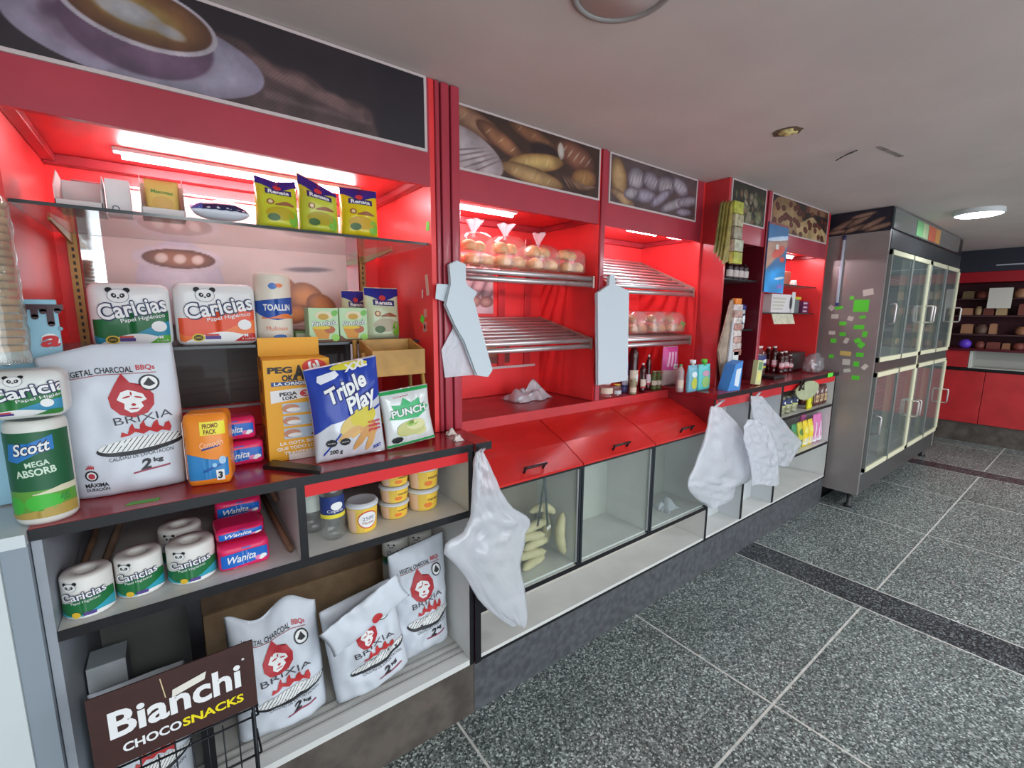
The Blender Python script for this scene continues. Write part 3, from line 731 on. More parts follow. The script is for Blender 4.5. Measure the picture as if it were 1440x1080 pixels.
mb = MB(); mb.tube([(0.222, 1.34, 0.829), (0.205, 1.88, 0.87)], 0.009, C(110, 78, 58, 0.7, noise_amt=0.2), 4); mb.build('lath', t)
t = thing('wooden_stick', 'short brown lath leaning high behind the pink packs by the post', 'stick', (0.2, 1.6, 0.82), group='laths by the middle post')
mb = MB(); mb.tube([(0.226, 1.56, 0.90), (0.19, 1.89, 1.02)], 0.007, C(110, 78, 58, 0.7, noise_amt=0.2), 4); mb.build('lath', t)

# white neighbour counter at the far left
t = thing('white_counter', 'plain white counter with grey edge left of the base cabinet', 'counter', (-0.7, 1.5, 0.0))
panel('body', t, (-1.3, -0.310, 1.262, 2.03, 0.0, 1.030), C(206, 214, 214, 0.5))
panel('top', t, (-1.3, -0.270, 1.262, 2.03, 1.031, 1.057), C(206, 214, 216, 0.4))
panel('grey_edge_post', t, (-0.3095, -0.270, 1.270, 1.32, 0.0, 1.030), C(140, 150, 160, 0.5))

# ---- divider and bins
t = thing('divider_board', 'narrow black-edged board with red top left of the bins', 'divider', (0.83, 1.3, 0.21))
panel('upright', t, (0.799, 0.823, 1.280, 2.03, 0.214, 1.033), C(60, 14, 24, 0.4), edge=True)
panel('cap', t, (0.799, 0.864, 1.270, 1.569, 1.034, 1.060), RED, edge=True)

bB = thing('base_cabinet', 'low open white shelf running under the three glass bins', 'cabinet', (1.58, 1.29, 0.213))
panel('bottom_board', bB, (0.824, 2.343, 1.287, 2.03, 0.214, 0.236), WHITE)
panel('top_board', bB, (0.824, 2.343, 1.287, 2.03, 0.405, 0.425), WHITE)
panel('back_panel', bB, (0.824, 2.343, 1.47, 1.49, 0.2365, 0.4045), C(186, 180, 172, 0.5))
mb = MB(); mb.box(0.824, 2.343, 1.283, 1.2865, 0.408, 0.426, BLACK); mb.build('edge_band', bB)
mb = MB(); mb.box(0.824, 2.343, 1.283, 1.2865, 0.2135, 0.222, BLACK); mb.build('edge_band', bB)


BX = [(0.826, 1.332), (1.336, 1.824), (1.828, 2.342)]
desc = ['slanted-lid glass-fronted bin with pale bread sticks, behind the long hanging white bag', 'empty slanted-lid glass-fronted bin in the middle of the three', 'empty slanted-lid glass-fronted bin beside the hanging bags at the right']
LID = C(198, 36, 32, 0.25, coat=0.35, name='lid_red_laminate', noise_amt=0.08, noise_scale=4)
for i, (x0, x1) in enumerate(BX):
    t = thing('bread_bin', desc[i], 'bin', ((x0 + x1) / 2, 1.29, 0.426))
    tone = C(190, 192, 184, 0.5) if i else C(150, 140, 124, 0.6)
    panel('side_panel', t, (x0, x0 + 0.014, 1.300, 1.565, 0.427, 0.865), WHITE)
    panel('side_panel', t, (x1 - 0.014, x1, 1.300, 1.565, 0.427, 0.865), WHITE)
    panel('bottom_panel', t, (x0 + 0.0145, x1 - 0.0145, 1.300, 1.565, 0.427, 0.436), WHITE)
    panel('back_panel', t, (x0 + 0.0145, x1 - 0.0145, 1.555, 1.566, 0.4365, 0.99), tone)
    for a, b in ((x0, x0 + 0.012), (x1 - 0.012, x1)):
        mb = MB(); mb.box(a, b, 1.282, 1.2995, 0.427, 0.868, C(30, 36, 42, 0.4), 0.001); mb.build('frame_post', t)
    mb = MB(); mb.box(x1 - 0.022, x1 - 0.0125, 1.284, 1.294, 0.44, 0.860, C(170, 172, 172, 0.3, 0.7), 0.001); mb.build('aluminium_channel', t)
    mb = MB(); mb.box(x0 + 0.013, x1 - 0.0225, 1.288, 1.293, 0.428, 0.862, GLASS); g = mb.build('glass_front', t)
    mb = MB(); mb.box(x0 + 0.013, x1 - 0.0225, 1.286, 1.295, 0.8622, 0.868, C(190, 190, 186, 0.3, 0.6)); mb.build('aluminium_rail', t)
    lid = MB(); lid.prism([(1.276, 0.869), (1.276, 0.884), (1.396, 0.948), (1.569, 1.016), (1.569, 1.000), (1.400, 0.934)], x0 + 0.001, x1 - 0.001, LID, 'x')
    lid = lid.build('lid', t)
    mb = MB(); mb.box(x0 + 0.001, x1 - 0.001, 1.2735, 1.2758, 0.868, 0.875, BLACK); mb.build('edge_band', lid)
    hx = (1.085, 1.594, 2.117)[i]
    def lz(y): return 0.884 + (y - 1.276) * 0.533
    mb = MB(); yy = 1.302
    for s_ in (-1, 1): mb.tube([(hx + s_ * 0.048, yy, lz(yy)), (hx + s_ * 0.048, yy - 0.013, lz(yy) + 0.022)], 0.005, BLACK, 8)
    mb.tube([(hx - 0.056, yy - 0.013, lz(yy) + 0.022), (hx + 0.056, yy - 0.013, lz(yy) + 0.022)], 0.0055, C(34, 14, 16, 0.35), 8)
    mb.build('handle', lid)

# ---- right base cabinets
bD = thing('base_cabinet', 'white open base cabinet behind the hanging white carrier bags', 'cabinet', (2.75, 1.29, 0.213))
panel('end_panel', bD, (2.344, 2.362, 1.283, 2.03, 0.426, 1.044), RED_DK, edge=True)
panel('end_panel', bD, (2.344, 2.362, 1.283, 2.03, 0.214, 0.4255), WHITE, edge=True)
panel('bottom_board', bD, (2.363, 3.205, 1.287, 2.03, 0.214, 0.236), WHITE)
panel('side_panel', bD, (2.748, 2.772, 1.284, 2.03, 0.2365, 1.044), C(200, 204, 206, 0.4), edge=True)
panel('side_panel', bD, (3.178, 3.205, 1.284, 2.03, 0.2365, 1.044), C(200, 204, 206, 0.4), edge=True)
panel('back_panel', bD, (2.363, 2.747, 1.42, 1.44, 0.2365, 1.044), C(196, 200, 200, 0.5))
panel('back_panel', bD, (2.773, 3.177, 1.42, 1.44, 0.2365, 1.044), C(196, 200, 200, 0.5))
panel('red_rail', bD, (2.363, 2.747, 1.286, 1.302, 0.99, 1.044), RED)
panel('red_rail', bD, (2.773, 3.177, 1.286, 1.302, 0.99, 1.044), RED)
mb = MB(); mb.box(2.363, 3.205, 1.2835, 1.2868, 0.2135, 0.222, BLACK); mb.build('edge_band', bD)
bE = thing('base_cabinet', 'open white base cabinet stocked with oil, coffee and flour beside the refrigerator', 'cabinet', (3.66, 1.29, 0.213))
panel('bottom_board', bE, (3.206, 4.10, 1.287, 2.03, 0.214, 0.236), WHITE)
panel('end_panel', bE, (4.101, 4.118, 1.284, 2.03, 0.214, 1.044), WHITE, edge=True)
panel('back_panel', bE, (3.206, 4.10, 1.62, 1.64, 0.2365, 1.044), C(196, 200, 200, 0.5))
panel('shelf', bE, (3.206, 4.10, 1.287, 1.619, 0.800, 0.819), WHITE, edge=True)
panel('shelf', bE, (3.206, 4.10, 1.287, 1.619, 0.497, 0.515), WHITE, edge=True)
panel('red_rail', bE, (3.206, 4.10, 1.286, 1.302, 1.0, 1.044), C(216, 34, 40, 0.35))
mb = MB(); mb.box(3.206, 4.10, 1.2835, 1.2868, 0.2135, 0.222, BLACK); mb.build('edge_band', bE)

# ================================================================== REFRIGERATOR
FX0, FX1, FY = 4.16, 6.50, 1.07
CREAM = C(226, 222, 190, 0.4, name='cream_door_frame')
fr = thing('refrigerator', 'tall stainless steel refrigerator with four cream-framed glass doors and a dark header', 'refrigerator', (5.3, 1.5, 0.0))
SIDE = C(164, 156, 154, 0.34, 0.45, name='stainless_side', noise_amt=0.12, noise_scale=3)
panel('side_panel', fr, (FX0, FX0 + 0.03, FY, 1.98, 0.12, 2.105), SIDE)
panel('side_panel', fr, (FX1 - 0.03, FX1, FY, 1.98, 0.12, 2.105), SIDE)
panel('back_panel', fr, (FX0 + 0.031, FX1 - 0.031, 1.95, 1.98, 0.12, 1.99), C(200, 202, 200, 0.4))
panel('floor_panel', fr, (FX0 + 0.031, FX1 - 0.031, FY + 0.01, 1.949, 0.27, 0.30), C(170, 172, 170, 0.4))
panel('kick_grille', fr, (FX0 + 0.031, FX1 - 0.031, FY + 0.004, FY + 0.03, 0.12, 0.27), C(110, 112, 112, 0.35, 0.7))
panel('interior_top', fr, (FX0 + 0.031, FX1 - 0.031, FY + 0.03, 1.949, 1.96, 1.985), C(180, 182, 180, 0.4))
panel('header', fr, (FX0, FX1, FY, 1.98, 2.106, H_CEIL - 0.003), C(26, 26, 32, 0.3))
panel('header_front', fr, (FX0 + 0.031, FX1 - 0.031, FY - 0.004, FY + 0.02, 1.99, 2.105), C(84, 88, 92, 0.3, 0.5))
banner_side().mesh('picture_banner', fr, lambda u, v: (FX0 - 0.003, 1.46 - u * 0.385, 2.110 + v * 0.155), PAPER)
mb = MB(); mb.box(FX0 - 0.004, FX0 - 0.0005, 1.075, 1.46, 2.098, 2.106, C(150, 140, 140, 0.4)); mb.build('banner_frame', fr)
mb = MB(); mb.box(FX0 + 0.02, 6.3, FY - 0.010, FY - 0.0005, 2.12, H_CEIL - 0.01, C(96, 104, 106, 0.08, 0.0, coat=1.0, name='glossy_dark_sign')); sgn = mb.build('header_sign', fr)
for (a, b, c_) in ((4.75, 4.93, (120, 176, 120)), (4.94, 5.10, (176, 196, 150)), (5.12, 5.34, (214, 110, 80)), (5.35, 5.50, (224, 160, 90))):
    mb = MB(); mb.box(a, b, FY - 0.0125, FY - 0.0105, 2.13, 2.245, C(*c_, 0.4)); mb.build('colour_sticker', sgn)
mb = MB()
for x, y in ((FX0 + 0.05, FY + 0.06), (FX0 + 0.05, 1.85), (FX1 - 0.06, FY + 0.06), (FX1 - 0.06, 1.85)):
    b_ = MB(); b_.lathe([(0.03, 0.0), (0.03, 0.02), (0.015, 0.03), (0.015, 0.119)], C(50, 50, 52, 0.4), 12, (x, y, 0)); b_.build('foot', fr)
for zz in (0.62, 0.86, 1.38, 1.60, 1.80):
    mb = MB()
    for k in range(11): mb.tube([(FX0 + 0.04, FY + 0.12 + k * 0.07, zz), (FX1 - 0.04, FY + 0.12 + k * 0.07, zz)], 0.004, C(180, 180, 176, 0.4, 0.5), 5)
    o = mb.build('wire_shelf', fr); o['kind'] = 'stuff'
GLASSD = film('door_glass', (170, 185, 182), 0.14, 0.02, gloss=0.8)
def fdoor(x0, x1, z0, z1, hside, hz):
    mb = MB(); w = 0.016; y0, y1 = FY - 0.022, FY + 0.002
    wl, wr_ = (w, 0.05) if hside > 0 else (w, w)
    for b in ((x0, x1, z0, z0 + 0.035), (x0, x1, z1 - 0.035, z1), (x0, x0 + wl, z0, z1), (x1 - wr_, x1, z0, z1)): mb.box(b[0], b[1], y0, y1, b[2], b[3], CREAM if b[3] - b[2] < .1 or b[1] - b[0] > .03 else C(128, 132, 128, .35, .5), 0.002)
    d = mb.build('glass_door', fr)
    mb = MB(); mb.box(x0 + wl, x1 - wr_, y0 + 0.008, y0 + 0.012, z0 + .035, z1 - .035, GLASSD); mb.build('door_glass', d)
    hx = x0 + 0.03 if hside < 0 else x1 - 0.03
    mb = MB(); mb.tube([(hx, y0, hz + 0.07), (hx, y0 - 0.045, hz + 0.07), (hx, y0 - 0.05, hz + 0.06), (hx, y0 - 0.05, hz - 0.06), (hx, y0 - 0.045, hz - 0.07), (hx, y0, hz - 0.07)], 0.0065, STEEL, 8); mb.build('handle', d)
XM = (FX0 + FX1) / 2
for a, b in ((FX0 + 0.035, XM - 0.015), (XM + 0.015, FX1 - 0.035)):
    m_ = (a + b) / 2
    for (c, d_, s_) in ((a, m_ - 0.003, -1 if a < 5 else -1), (m_ + 0.003, b, 1)):
        fdoor(c, d_, 1.16, 1.975, s_, 1.52); fdoor(c, d_, 0.30, 1.08, s_, 0.68)
panel('middle_rail', fr, (FX0 + 0.031, FX1 - 0.031, FY - 0.005, FY + 0.03, 1.085, 1.155), C(90, 92, 92, 0.35, 0.6))
for xx, ww in ((XM, .014), (FX0 + 0.62, .03), (FX1 - 0.56, .03)): panel('inner_post', fr, (xx - ww, xx + ww, FY + (0.003 if ww > .02 else -.01), FY + 0.05, 0.301, 1.955), CREAM)
# white closed umbrella-like tube and stickers on the side
mb = MB(); a, b = Vector((FX0 - 0.012, 1.345, 2.07)), Vector((FX0 - 0.012, 1.345, 1.60))
mb.tube([a, b], 0.011, C(206, 206, 220, 0.4), 10); tb = mb.build('white_tube', fr)
mb = MB(); mb.tube([a + Vector((0, 0, 0.03)), a], 0.0125, C(50, 46, 90, 0.4), 10); mb.tube([b, b - Vector((0, 0, 0.02))], 0.0125, C(50, 60, 130, 0.4), 10); mb.build('dark_cap', tb)
def onXp(px, py, x):
    r = ray(px, py); t_ = x / r.x; return r.y * t_, EYE + r.z * t_
ST = [(1221, 411, 15, 9, 'w', -.2), (1211, 430, 22, 17, 'g', 0), (1198, 419, 6, 5, 'g', .3), (1169, 433, 8, 6, 'w', .7), (1180, 433, 11, 4, 'g', -.2), (1174, 445, 10, 6, 'w', 0), (1196, 448, 8, 6, 'w', .3), (1213, 446, 9, 4, 'g', -.2),
      (1185, 455, 10, 5, 'g', 0), (1208, 460, 15, 6, 'g', 0), (1170, 468, 9, 5, 'w', 0), (1185, 470, 9, 5, 'g', 0), (1216, 470, 7, 8, 'g', .1), (1172, 479, 8, 6, 'g', 0), (1190, 479, 6, 8, 'w', .4), (1206, 479, 9, 6, 'g', -.5), (1211, 485, 9, 8, 'g', .6),
      (1189, 497, 16, 6, 'y', .05), (1209, 499, 11, 6, 'g', 0), (1169, 501, 7, 5, 'g', 0), (1190, 509, 11, 8, 'w', 0), (1204, 512, 8, 7, 'g', 0), (1191, 521, 10, 5, 'w', -.2), (1216, 516, 7, 8, 'w', .6), (1203, 531, 11, 6, 'g', 0)]
for px, py, w, h, k, r in ST:
    y, z = onXp(px, py, FX0); y2, _ = onXp(px + w, py, FX0); _, z2 = onXp(px, py - h, FX0)
    m_ = {'g': SG, 'w': SW, 'y': C(214, 190, 110, 0.6)}[k]
    wall_sticker(fr, FX0 - 0.0006, y, z, abs(y - y2), abs(z2 - z), m_, r)

# ================================================================== FAR COUNTER ON THE END WALL
fc = thing('far_counter', 'low red base counter along the far end wall', 'counter', (7.7, 0.6, 0.25))
FXX = 7.60
structure('trim_4', (FXX + 0.02, 7.95, -1.8, 1.99, 0.0, 0.235), PLINTH_B, 'stone plinth under the far counter')
def fbox(name, par, y0, y1, z0, z1, m, x0=FXX, x1=7.94):
    mb = MB(); mb.box(x0, x1, y0, y1, z0, z1, m, 0.002); return mb.build(name, par)
for k, (a, b) in enumerate(((0.89, 1.99), (-0.05, 0.885), (-0.95, -0.055), (-1.8, -0.955))):
    fbox('door_panel', fc, a, b, 0.237, 0.86, RED, FXX, FXX + 0.03)
fbox('red_drawer_front', fc, 1.05, 1.99, 0.90, 1.10, RED, FXX, FXX + 0.03)
fbox('mid_board', fc, -1.8, 1.99, 0.862, 0.895, BLACK, FXX - 0.005)
fbox('niche_back', fc, -1.8, 1.045, 0.896, 1.10, C(190, 188, 180, 0.5), 7.86)
fbox('niche_side', fc, 1.02, 1.045, 0.896, 1.10, C(206, 206, 196, 0.5), FXX, 7.859)
fbox('niche_floor', fc, -1.8, 1.019, 0.896, 0.904, C(200, 200, 190, 0.5), FXX, 7.859)
fbox('counter_top', fc, -1.8, 1.99, 1.102, 1.13, C(84, 20, 34, 0.3), FXX - 0.03)
fu = thing('far_shelf_unit', 'dark red wall shelves stocked with small goods above the far counter', 'shelf unit', (7.75, 0.6, 1.13))
fbox('back_board', fu, -1.8, 1.99, 1.131, 1.90, C(70, 24, 34, 0.6), 7.91)
fbox('shelf', fu, -1.8, 1.99, 1.28, 1.30, C(70, 40, 44, 0.5), 7.66, 7.909)
fbox('shelf', fu, -1.8, 1.99, 1.50, 1.52, C(70, 40, 44, 0.5), 7.66, 7.909)
fbox('shelf', fu, -1.8, 1.99, 1.70, 1.715, C(70, 40, 44, 0.5), 7.66, 7.909)
fbox('red_fascia', fu, -1.8, 1.99, 1.901, 2.02, C(170, 24, 36, 0.4), 7.64)
fbox('dark_header', fu, -1.8, 1.99, 2.021, H_CEIL - 0.003, C(50, 48, 62, 0.5), 7.64)
fbox('pale_line', fu, -1.8, 0.95, 2.08, 2.095, C(190, 190, 200, 0.4), 7.63, 7.639)
rr = random.Random(11)
ORD = ['first', 'second', 'third', 'fourth', 'fifth', 'sixth', 'seventh', 'eighth', 'ninth', 'tenth', 'eleventh', 'twelfth']
TONE = ['brown', 'tan', 'dark red', 'beige', 'dark brown', 'red', 'cream', 'olive']
cols = [(150, 100, 70), (170, 120, 90), (120, 60, 50), (180, 150, 110), (96, 70, 60), (140, 60, 44), (186, 160, 130), (110, 90, 60)]
kinds = [('loose snack packet', 0.10, 0.07), ('small carton', 0.12, 0.09), ('round jar', 0.06, 0.10)]
n = 0
for zz, hh, (ya, yb), row in ((1.131, 0.10, (0.30, 1.14), 'counter'), (1.301, 0.15, (0.30, 1.17), 'lower shelf'), (1.521, 0.13, (0.30, 1.2), 'middle shelf'), (1.716, 0.12, (0.30, 1.2), 'top shelf')):
    y = yb; k = 0; cnt = 0
    while y > ya:
        w = 0.06 + rr.random() * 0.07; h = hh * (0.6 + 0.4 * rr.random())
        if rr.random() < 0.85:
            ci = rr.randrange(8); c_ = cols[ci]; m_ = C(*c_, 0.5)
            mb = MB()
            if k % 3 == 1: mb.lathe([(w * .45, 0), (w * .5, h * .2), (w * .5, h * .75), (w * .35, h * .82), (w * .38, h)], m_, 10, (7.72, y - w / 2, zz))
            else: mb.prism([(y - w, zz), (y, zz), (y - 0.004, zz + h * .93), (y - w * .5, zz + h), (y - w + .005, zz + h * .95)], 7.69, 7.78, m_, 'x')
            o = mb.build('far_packet' if k % 3 != 1 else 'far_jar')
            tag(o, 'small %s %s, %s from the refrigerator on the far wall %s' % (TONE[ci], 'jar' if k % 3 == 1 else 'packet', ORD[cnt], row), 'goods', 'goods on the %s of the far wall' % row); cnt += 1
        y -= w + 0.012; k += 1
mb = MB(); mb.box(7.615, 7.630, 0.78, 0.97, 1.60, 1.83, SW, 0.001); tag(mb.build('paper_notice'), 'white paper notice in front of the far wall shelves', 'notice')
mb = MB(); mb.lathe([(0.03, 0), (0.055, 0.03), (0.055, 0.07), (0.03, 0.10), (0.0, 0.105)], C(100, 60, 200, 0.4), 16, (7.62, 1.10, 1.13)); tag(mb.build('purple_ball_tub'), 'round purple tub on the far counter beside the refrigerator', 'tub')
# ================================================================== PACKAGING BUILDERS
def bag(name, label, cat, loc, w, h, d, mat, kind='stand', rotz=0.0, lean=0.0, roll=0.0, seed=0, wr=0.004, group=None, nu=22, nv=28, topw=1.0, botw=1.0, skew=0.0, part='pouch', back=None, topcut=None, ang=0):
    """filled bag: front face at -y. S(u, v, off): u across (-w/2..w/2), v up (0..h)"""
    t = thing(name, label, cat, loc, group=group, rot=(lean, roll, rotz))
    s0 = seed * 7.31
    def width(v):
        q = v / h; k = botw + (topw - botw) * q
        if kind == 'pillow': k *= 1 - 0.05 * math.sin(math.pi * q)
        return k
    def thick(u, v):
        a = min(1, abs(2 * u / w)); q = min(1, max(0, v / h))
        side = (1 - a ** 2.6) ** 0.55
        if kind == 'stand': vert = (min(1, (q + 0.02) / 0.10) ** 0.5) * (1 - max(0, (q - 0.45) / 0.55) ** 2.0) ** 0.8
        else: vert = (max(0.0, 1 - abs(2 * q - 1) ** 3.2)) ** 0.75
        return d / 2 * side * vert
    def S(u, v, o):
        q = v / h; uu = u * width(v) + skew * q * q
        n = noise.noise((u * 14 + s0, v * 14, s0)) + 0.6 * noise.noise((u * 34 + s0, v * 26, s0 + 4))
        if kind == 'pillow': n += 0.8 * math.sin((u / w) * 40 + s0) * (abs(2 * q - 1) ** 4)
        y = -thick(u, v) - 0.001 - n * wr * (0.35 + thick(u, v) / (d / 2)) - o
        if ang: y += ang * abs(u) * q
        zz = v
        if topcut: zz = v + topcut(u / w) * q ** 3
        return (uu, y, zz)
    def Sb(u, v):
        x, y, z = S(u, v, 0); n = noise.noise((u * 14 + s0, v * 14, s0 + 9))
        return (x, thick(u, v) + 0.001 + n * wr * 0.7, z)
    mb = MB(); vs = []; fs = []
    for j in range(nv + 1):
        for i in range(nu + 1): vs.append(S((i / nu - 0.5) * w, j / nv * h, 0))
    for j in range(nv + 1):
        for i in range(nu + 1):
            vs.append(Sb((i / nu - 0.5) * w, j / nv * h) if 0 < i < nu else vs[j * (nu + 1) + i])
    N = (nu + 1) * (nv + 1)
    for j in range(nv):
        for i in range(nu):
            a = j * (nu + 1) + i; fs.append((a, a + 1, a + nu + 2, a + nu + 1)); fs.append((N + a, N + a + nu + 1, N + a + nu + 2, N + a + 1))
    for i in range(nu):
        fs.append((i, N + i, N + i + 1, i + 1)); k = nv * (nu + 1) + i; fs.append((k, k + 1, N + k + 1, N + k))
    mb.add(vs, fs, mat, True)
    o = loc_build(mb, part, t)
    bm = bmesh.new(); bm.from_mesh(o.data); bmesh.ops.remove_doubles(bm, verts=bm.verts, dist=1e-5); bm.to_mesh(o.data); bm.free()
    for p in o.data.polygons: p.use_smooth = True
    t['S'] = 1; del t['S']
    return t, S
def sagbox(name, label, cat, loc, w, h, d, mat, rotz=0.0, r=0.012, group=None, part='pack', bulge=0.004, seed=0, n=10, lean=0.0):
    """soft wrapped block; returns surface of its front"""
    t = thing(name, label, cat, loc, group=group, rot=(lean, 0, rotz))
    s0 = seed * 3.7
    bm = bmesh.new(); bmesh.ops.create_cube(bm, size=1)
    bmesh.ops.subdivide_edges(bm, edges=bm.edges[:], cuts=n, use_grid_fill=True)
    def shape(x, y, z):
        """unit cube point -> soft block"""
        X, Y, Z = x * w, y * d, z * h
        # round the corners
        ix, iy, iz = max(-w / 2 + r, min(w / 2 - r, X)), max(-d / 2 + r, min(d / 2 - r, Y)), max(-h / 2 + r, min(h / 2 - r, Z))
        dv = Vector((X - ix, Y - iy, Z - iz)); L_ = dv.length
        if L_ > 1e-6: dv *= min(1, r / L_)
        p = Vector((ix, iy, iz)) + dv
        nn = noise.noise((p.x * 18 + s0, p.y * 18, p.z * 18 + s0)) * bulge
        f = (1 - (2 * x) ** 4) * (1 - (2 * z) ** 4)
        p.y += (-1 if y < 0 else 1) * f * bulge * 1.5 * min(1, abs(2 * y)) + nn * (1 if abs(y) > .45 else .3)
        return (p.x, p.y + d / 2, p.z + h / 2)
    for v in bm.verts: v.co = shape(*v.co)
    mb = MB(); mb.addbm(bm, mat, True); loc_build(mb, part, t)
    def S(u, v, o):
        p = shape(max(-.5, min(.5, u / w)), -0.5, max(-.5, min(.5, v / h - 0.5))); return (p[0], p[1] - o, p[2])
    return t, S

def panda(P, x, y, s, layer=3, m=None):
    K = C(24, 26, 30, 0.5); W = C(226, 226, 224, 0.5); Gy = C(120, 122, 126, 0.5)
    for k in (-1, 1): P.ell(x + k * 0.42 * s, y + 0.36 * s, 0.17 * s, 0.17 * s, K, layer)
    P.ell(x, y, 0.53 * s, 0.43 * s, Gy, layer + 1); P.ell(x, y, 0.50 * s, 0.40 * s, W, layer + 2)
    for k in (-1, 1): P.ell(x + k * 0.20 * s, y + 0.02 * s, 0.12 * s, 0.15 * s, K, layer + 3, rot=-k * 0.5); P.ell(x + k * 0.18 * s, y + 0.03 * s, 0.035 * s, 0.04 * s, W, layer + 4)
    P.ell(x, y - 0.12 * s, 0.07 * s, 0.045 * s, K, layer + 3)
def outlined(P, t, x, y, h, w, fill, edge, layer, rot=0.0, b=0.02, shear=0.0, space=1.0, eb=0.055):
    P.text(t, x, y, h, edge, layer, w, rot, b + eb, shear, space)
    P.text(t, x, y, h, fill, layer + 1, w * 0.985, rot, b, shear, space)
INK = C(40, 40, 44, 0.5); WHT = C(232, 232, 230, 0.5); NAVY = C(40, 44, 84, 0.5)

def caricias(P, w, h, c1, c2, lobe, x0=0.0, rot=0.12, small=False):
    """white pack, wavy coloured band, panda and name"""
    m1, m2, m3 = C(*c1, 0.4), C(*c2, 0.4), C(*lobe, 0.4)
    a, b = -w / 2 * 0.985, w / 2 * 0.985
    top = lambda x: h * (0.50 + 0.06 * math.sin((x / w) * 5.5 + 0.8) + 0.20 * max(0, x / w))
    P.wave(a, b, lambda x: h * 0.06, top, m1, 0)
    P.wave(a, b, lambda x: h * 0.06, lambda x: min(top(x) - 0.06 * h, h * (0.28 + 0.14 * math.sin((x / w) * 4 - 0.6))), m2, 1)
    P.wave(a + .1 * w, b, lambda x: h * 0.05, lambda x: h * (0.06 + 0.16 * max(0, math.sin((x / w + 0.42) * 3.3))), WHT, 2)
    P.wave(w * 0.18, b, lambda x: h * 0.05, lambda x: h * (0.05 + 0.14 * max(0, min(1, (x / w - 0.18) * 6))), m3, 3)
    panda(P, x0 - 0.13 * w, h * 0.80, h * 0.25, 3)
    outlined(P, 'Caricias', x0 + 0.03 * w, h * 0.62, h * 0.235, w * 0.86, WHT, NAVY, 9, rot + .06, 0.02)
    P.text('Papel Higiénico', x0 + 0.14 * w, h * 0.465, h * 0.06, WHT, 12, w * 0.55, rot + .05, 0.01)
    P.ell(-0.25 * w, h * 0.13, h * 0.085, h * 0.065, C(220, 190, 60, 0.5), 5); P.ell(-0.25 * w, h * 0.13, h * 0.062, h * 0.046, C(60, 60, 30, 0.5), 6)
    P.text('100%', -0.25 * w, h * 0.13, h * 0.03, C(230, 200, 80, .5), 7)
    P.rect(-0.17 * w, 0.02 * w, h * 0.10, h * 0.155, C(84, 60, 130, 0.5), 5); P.rect(-0.17 * w, 0.0, h * 0.157, h * 0.185, C(200, 70, 60, 0.5), 5)
    P.ell(0.33 * w, h * 0.33, h * 0.10, h * 0.085, WHT, 6); P.ell(0.34 * w, h * 0.36, h * 0.05, h * 0.06, WHT, 6, 0.5)

def lion(P, x, y, s, L=2):
    R_ = C(178, 44, 52, 0.5)
    pts = [(-.12, .62), (-.30, .30), (-.46, -.02), (-.44, -.30), (-.28, -.52), (0, -.62), (.28, -.52), (.44, -.30), (.46, -.02), (.30, .26), (.12, .18), (.02, .36)]
    P.poly([(x + a * s, y + b * s) for a, b in pts], R_, L)
    f = [(-.20, .10), (-.05, .16), (.10, .10), (.24, .02), (.30, -.14), (.18, -.20), (.22, -.32), (.08, -.46), (-.06, -.48), (-.18, -.36), (-.16, -.22), (-.30, -.10)]
    P.poly([(x + a * s, y + b * s) for a, b in f], WHT, L + 1)
    for a, b, ra, rb, ro in ((-.10, -.04, .09, .025, .3), (.14, -.06, .09, .025, -.3), (.02, -.26, .05, .04, 0), (.02, -.37, .11, .018, 0), (0, .05, .02, .06, 0)):
        P.ell(x + a * s, y + b * s, ra * s, rb * s, R_, L + 2, ro, 10)
def flames(P, x, y, w, h, L=2, m=None):
    m = m or C(186, 48, 50, 0.5)
    P.poly([(x + a * w, y + b * h) for a, b in ((-.5, 0), (-.46, .34), (-.36, .16), (-.30, .62), (-.24, .86), (-.22, .50), (-.12, .40), (-.10, .74), (-.02, 1.0), (.0, .62), (.10, .44), (.16, .80), (.24, .96), (.26, .54), (.34, .36), (.38, .66), (.46, .74), (.5, .30), (.46, 0), (.30, .18), (.20, .04), (.06, .26), (-.06, .06), (-.22, .24), (-.32, .05))], m, L)
def grill(P, x, y, w, h, L=2, rot=0.0):
    c, k = math.cos(rot), math.sin(rot)
    R2 = lambda pts: [(x + a * c - b * k, y + a * k + b * c) for a, b in pts]
    A, B = w / 2, h * 0.46
    P._put(R2([(A * math.cos(2 * math.pi * i / 28), -h * .10 + B * 1.12 * math.sin(2 * math.pi * i / 28) * (1 if i > 14 else .80)) for i in range(28)]), [tuple(range(28))], INK, L)
    P._put(R2([(A * .95 * math.cos(2 * math.pi * i / 28), B * .78 * math.sin(2 * math.pi * i / 28)) for i in range(28)]), [tuple(range(28))], WHT, L + 1)
    a_, b_ = A * .93, B * .74; n = 17
    for i in range(n):
        x0 = -A * 1.0 + 2 * A * (i + .5) / n; s_ = .9; pts = []          # slanted wire: x = x0 + s*y, cut to the ellipse
        for xo in (-.006 * w, .006 * w):
            q = x0 + xo; aa = (s_ / a_) ** 2 + 1 / b_ ** 2; bb = 2 * q * s_ / a_ ** 2; cc = (q / a_) ** 2 - 1; D = bb * bb - 4 * aa * cc
            if D <= 0: pts = None; break
            y0, y1 = (-bb - math.sqrt(D)) / (2 * aa), (-bb + math.sqrt(D)) / (2 * aa); pts.append(((q + s_ * y0, y0), (q + s_ * y1, y1)))
        if pts: P.poly(R2([pts[0][0], pts[1][0], pts[1][1], pts[0][1]]), INK, L + 2)
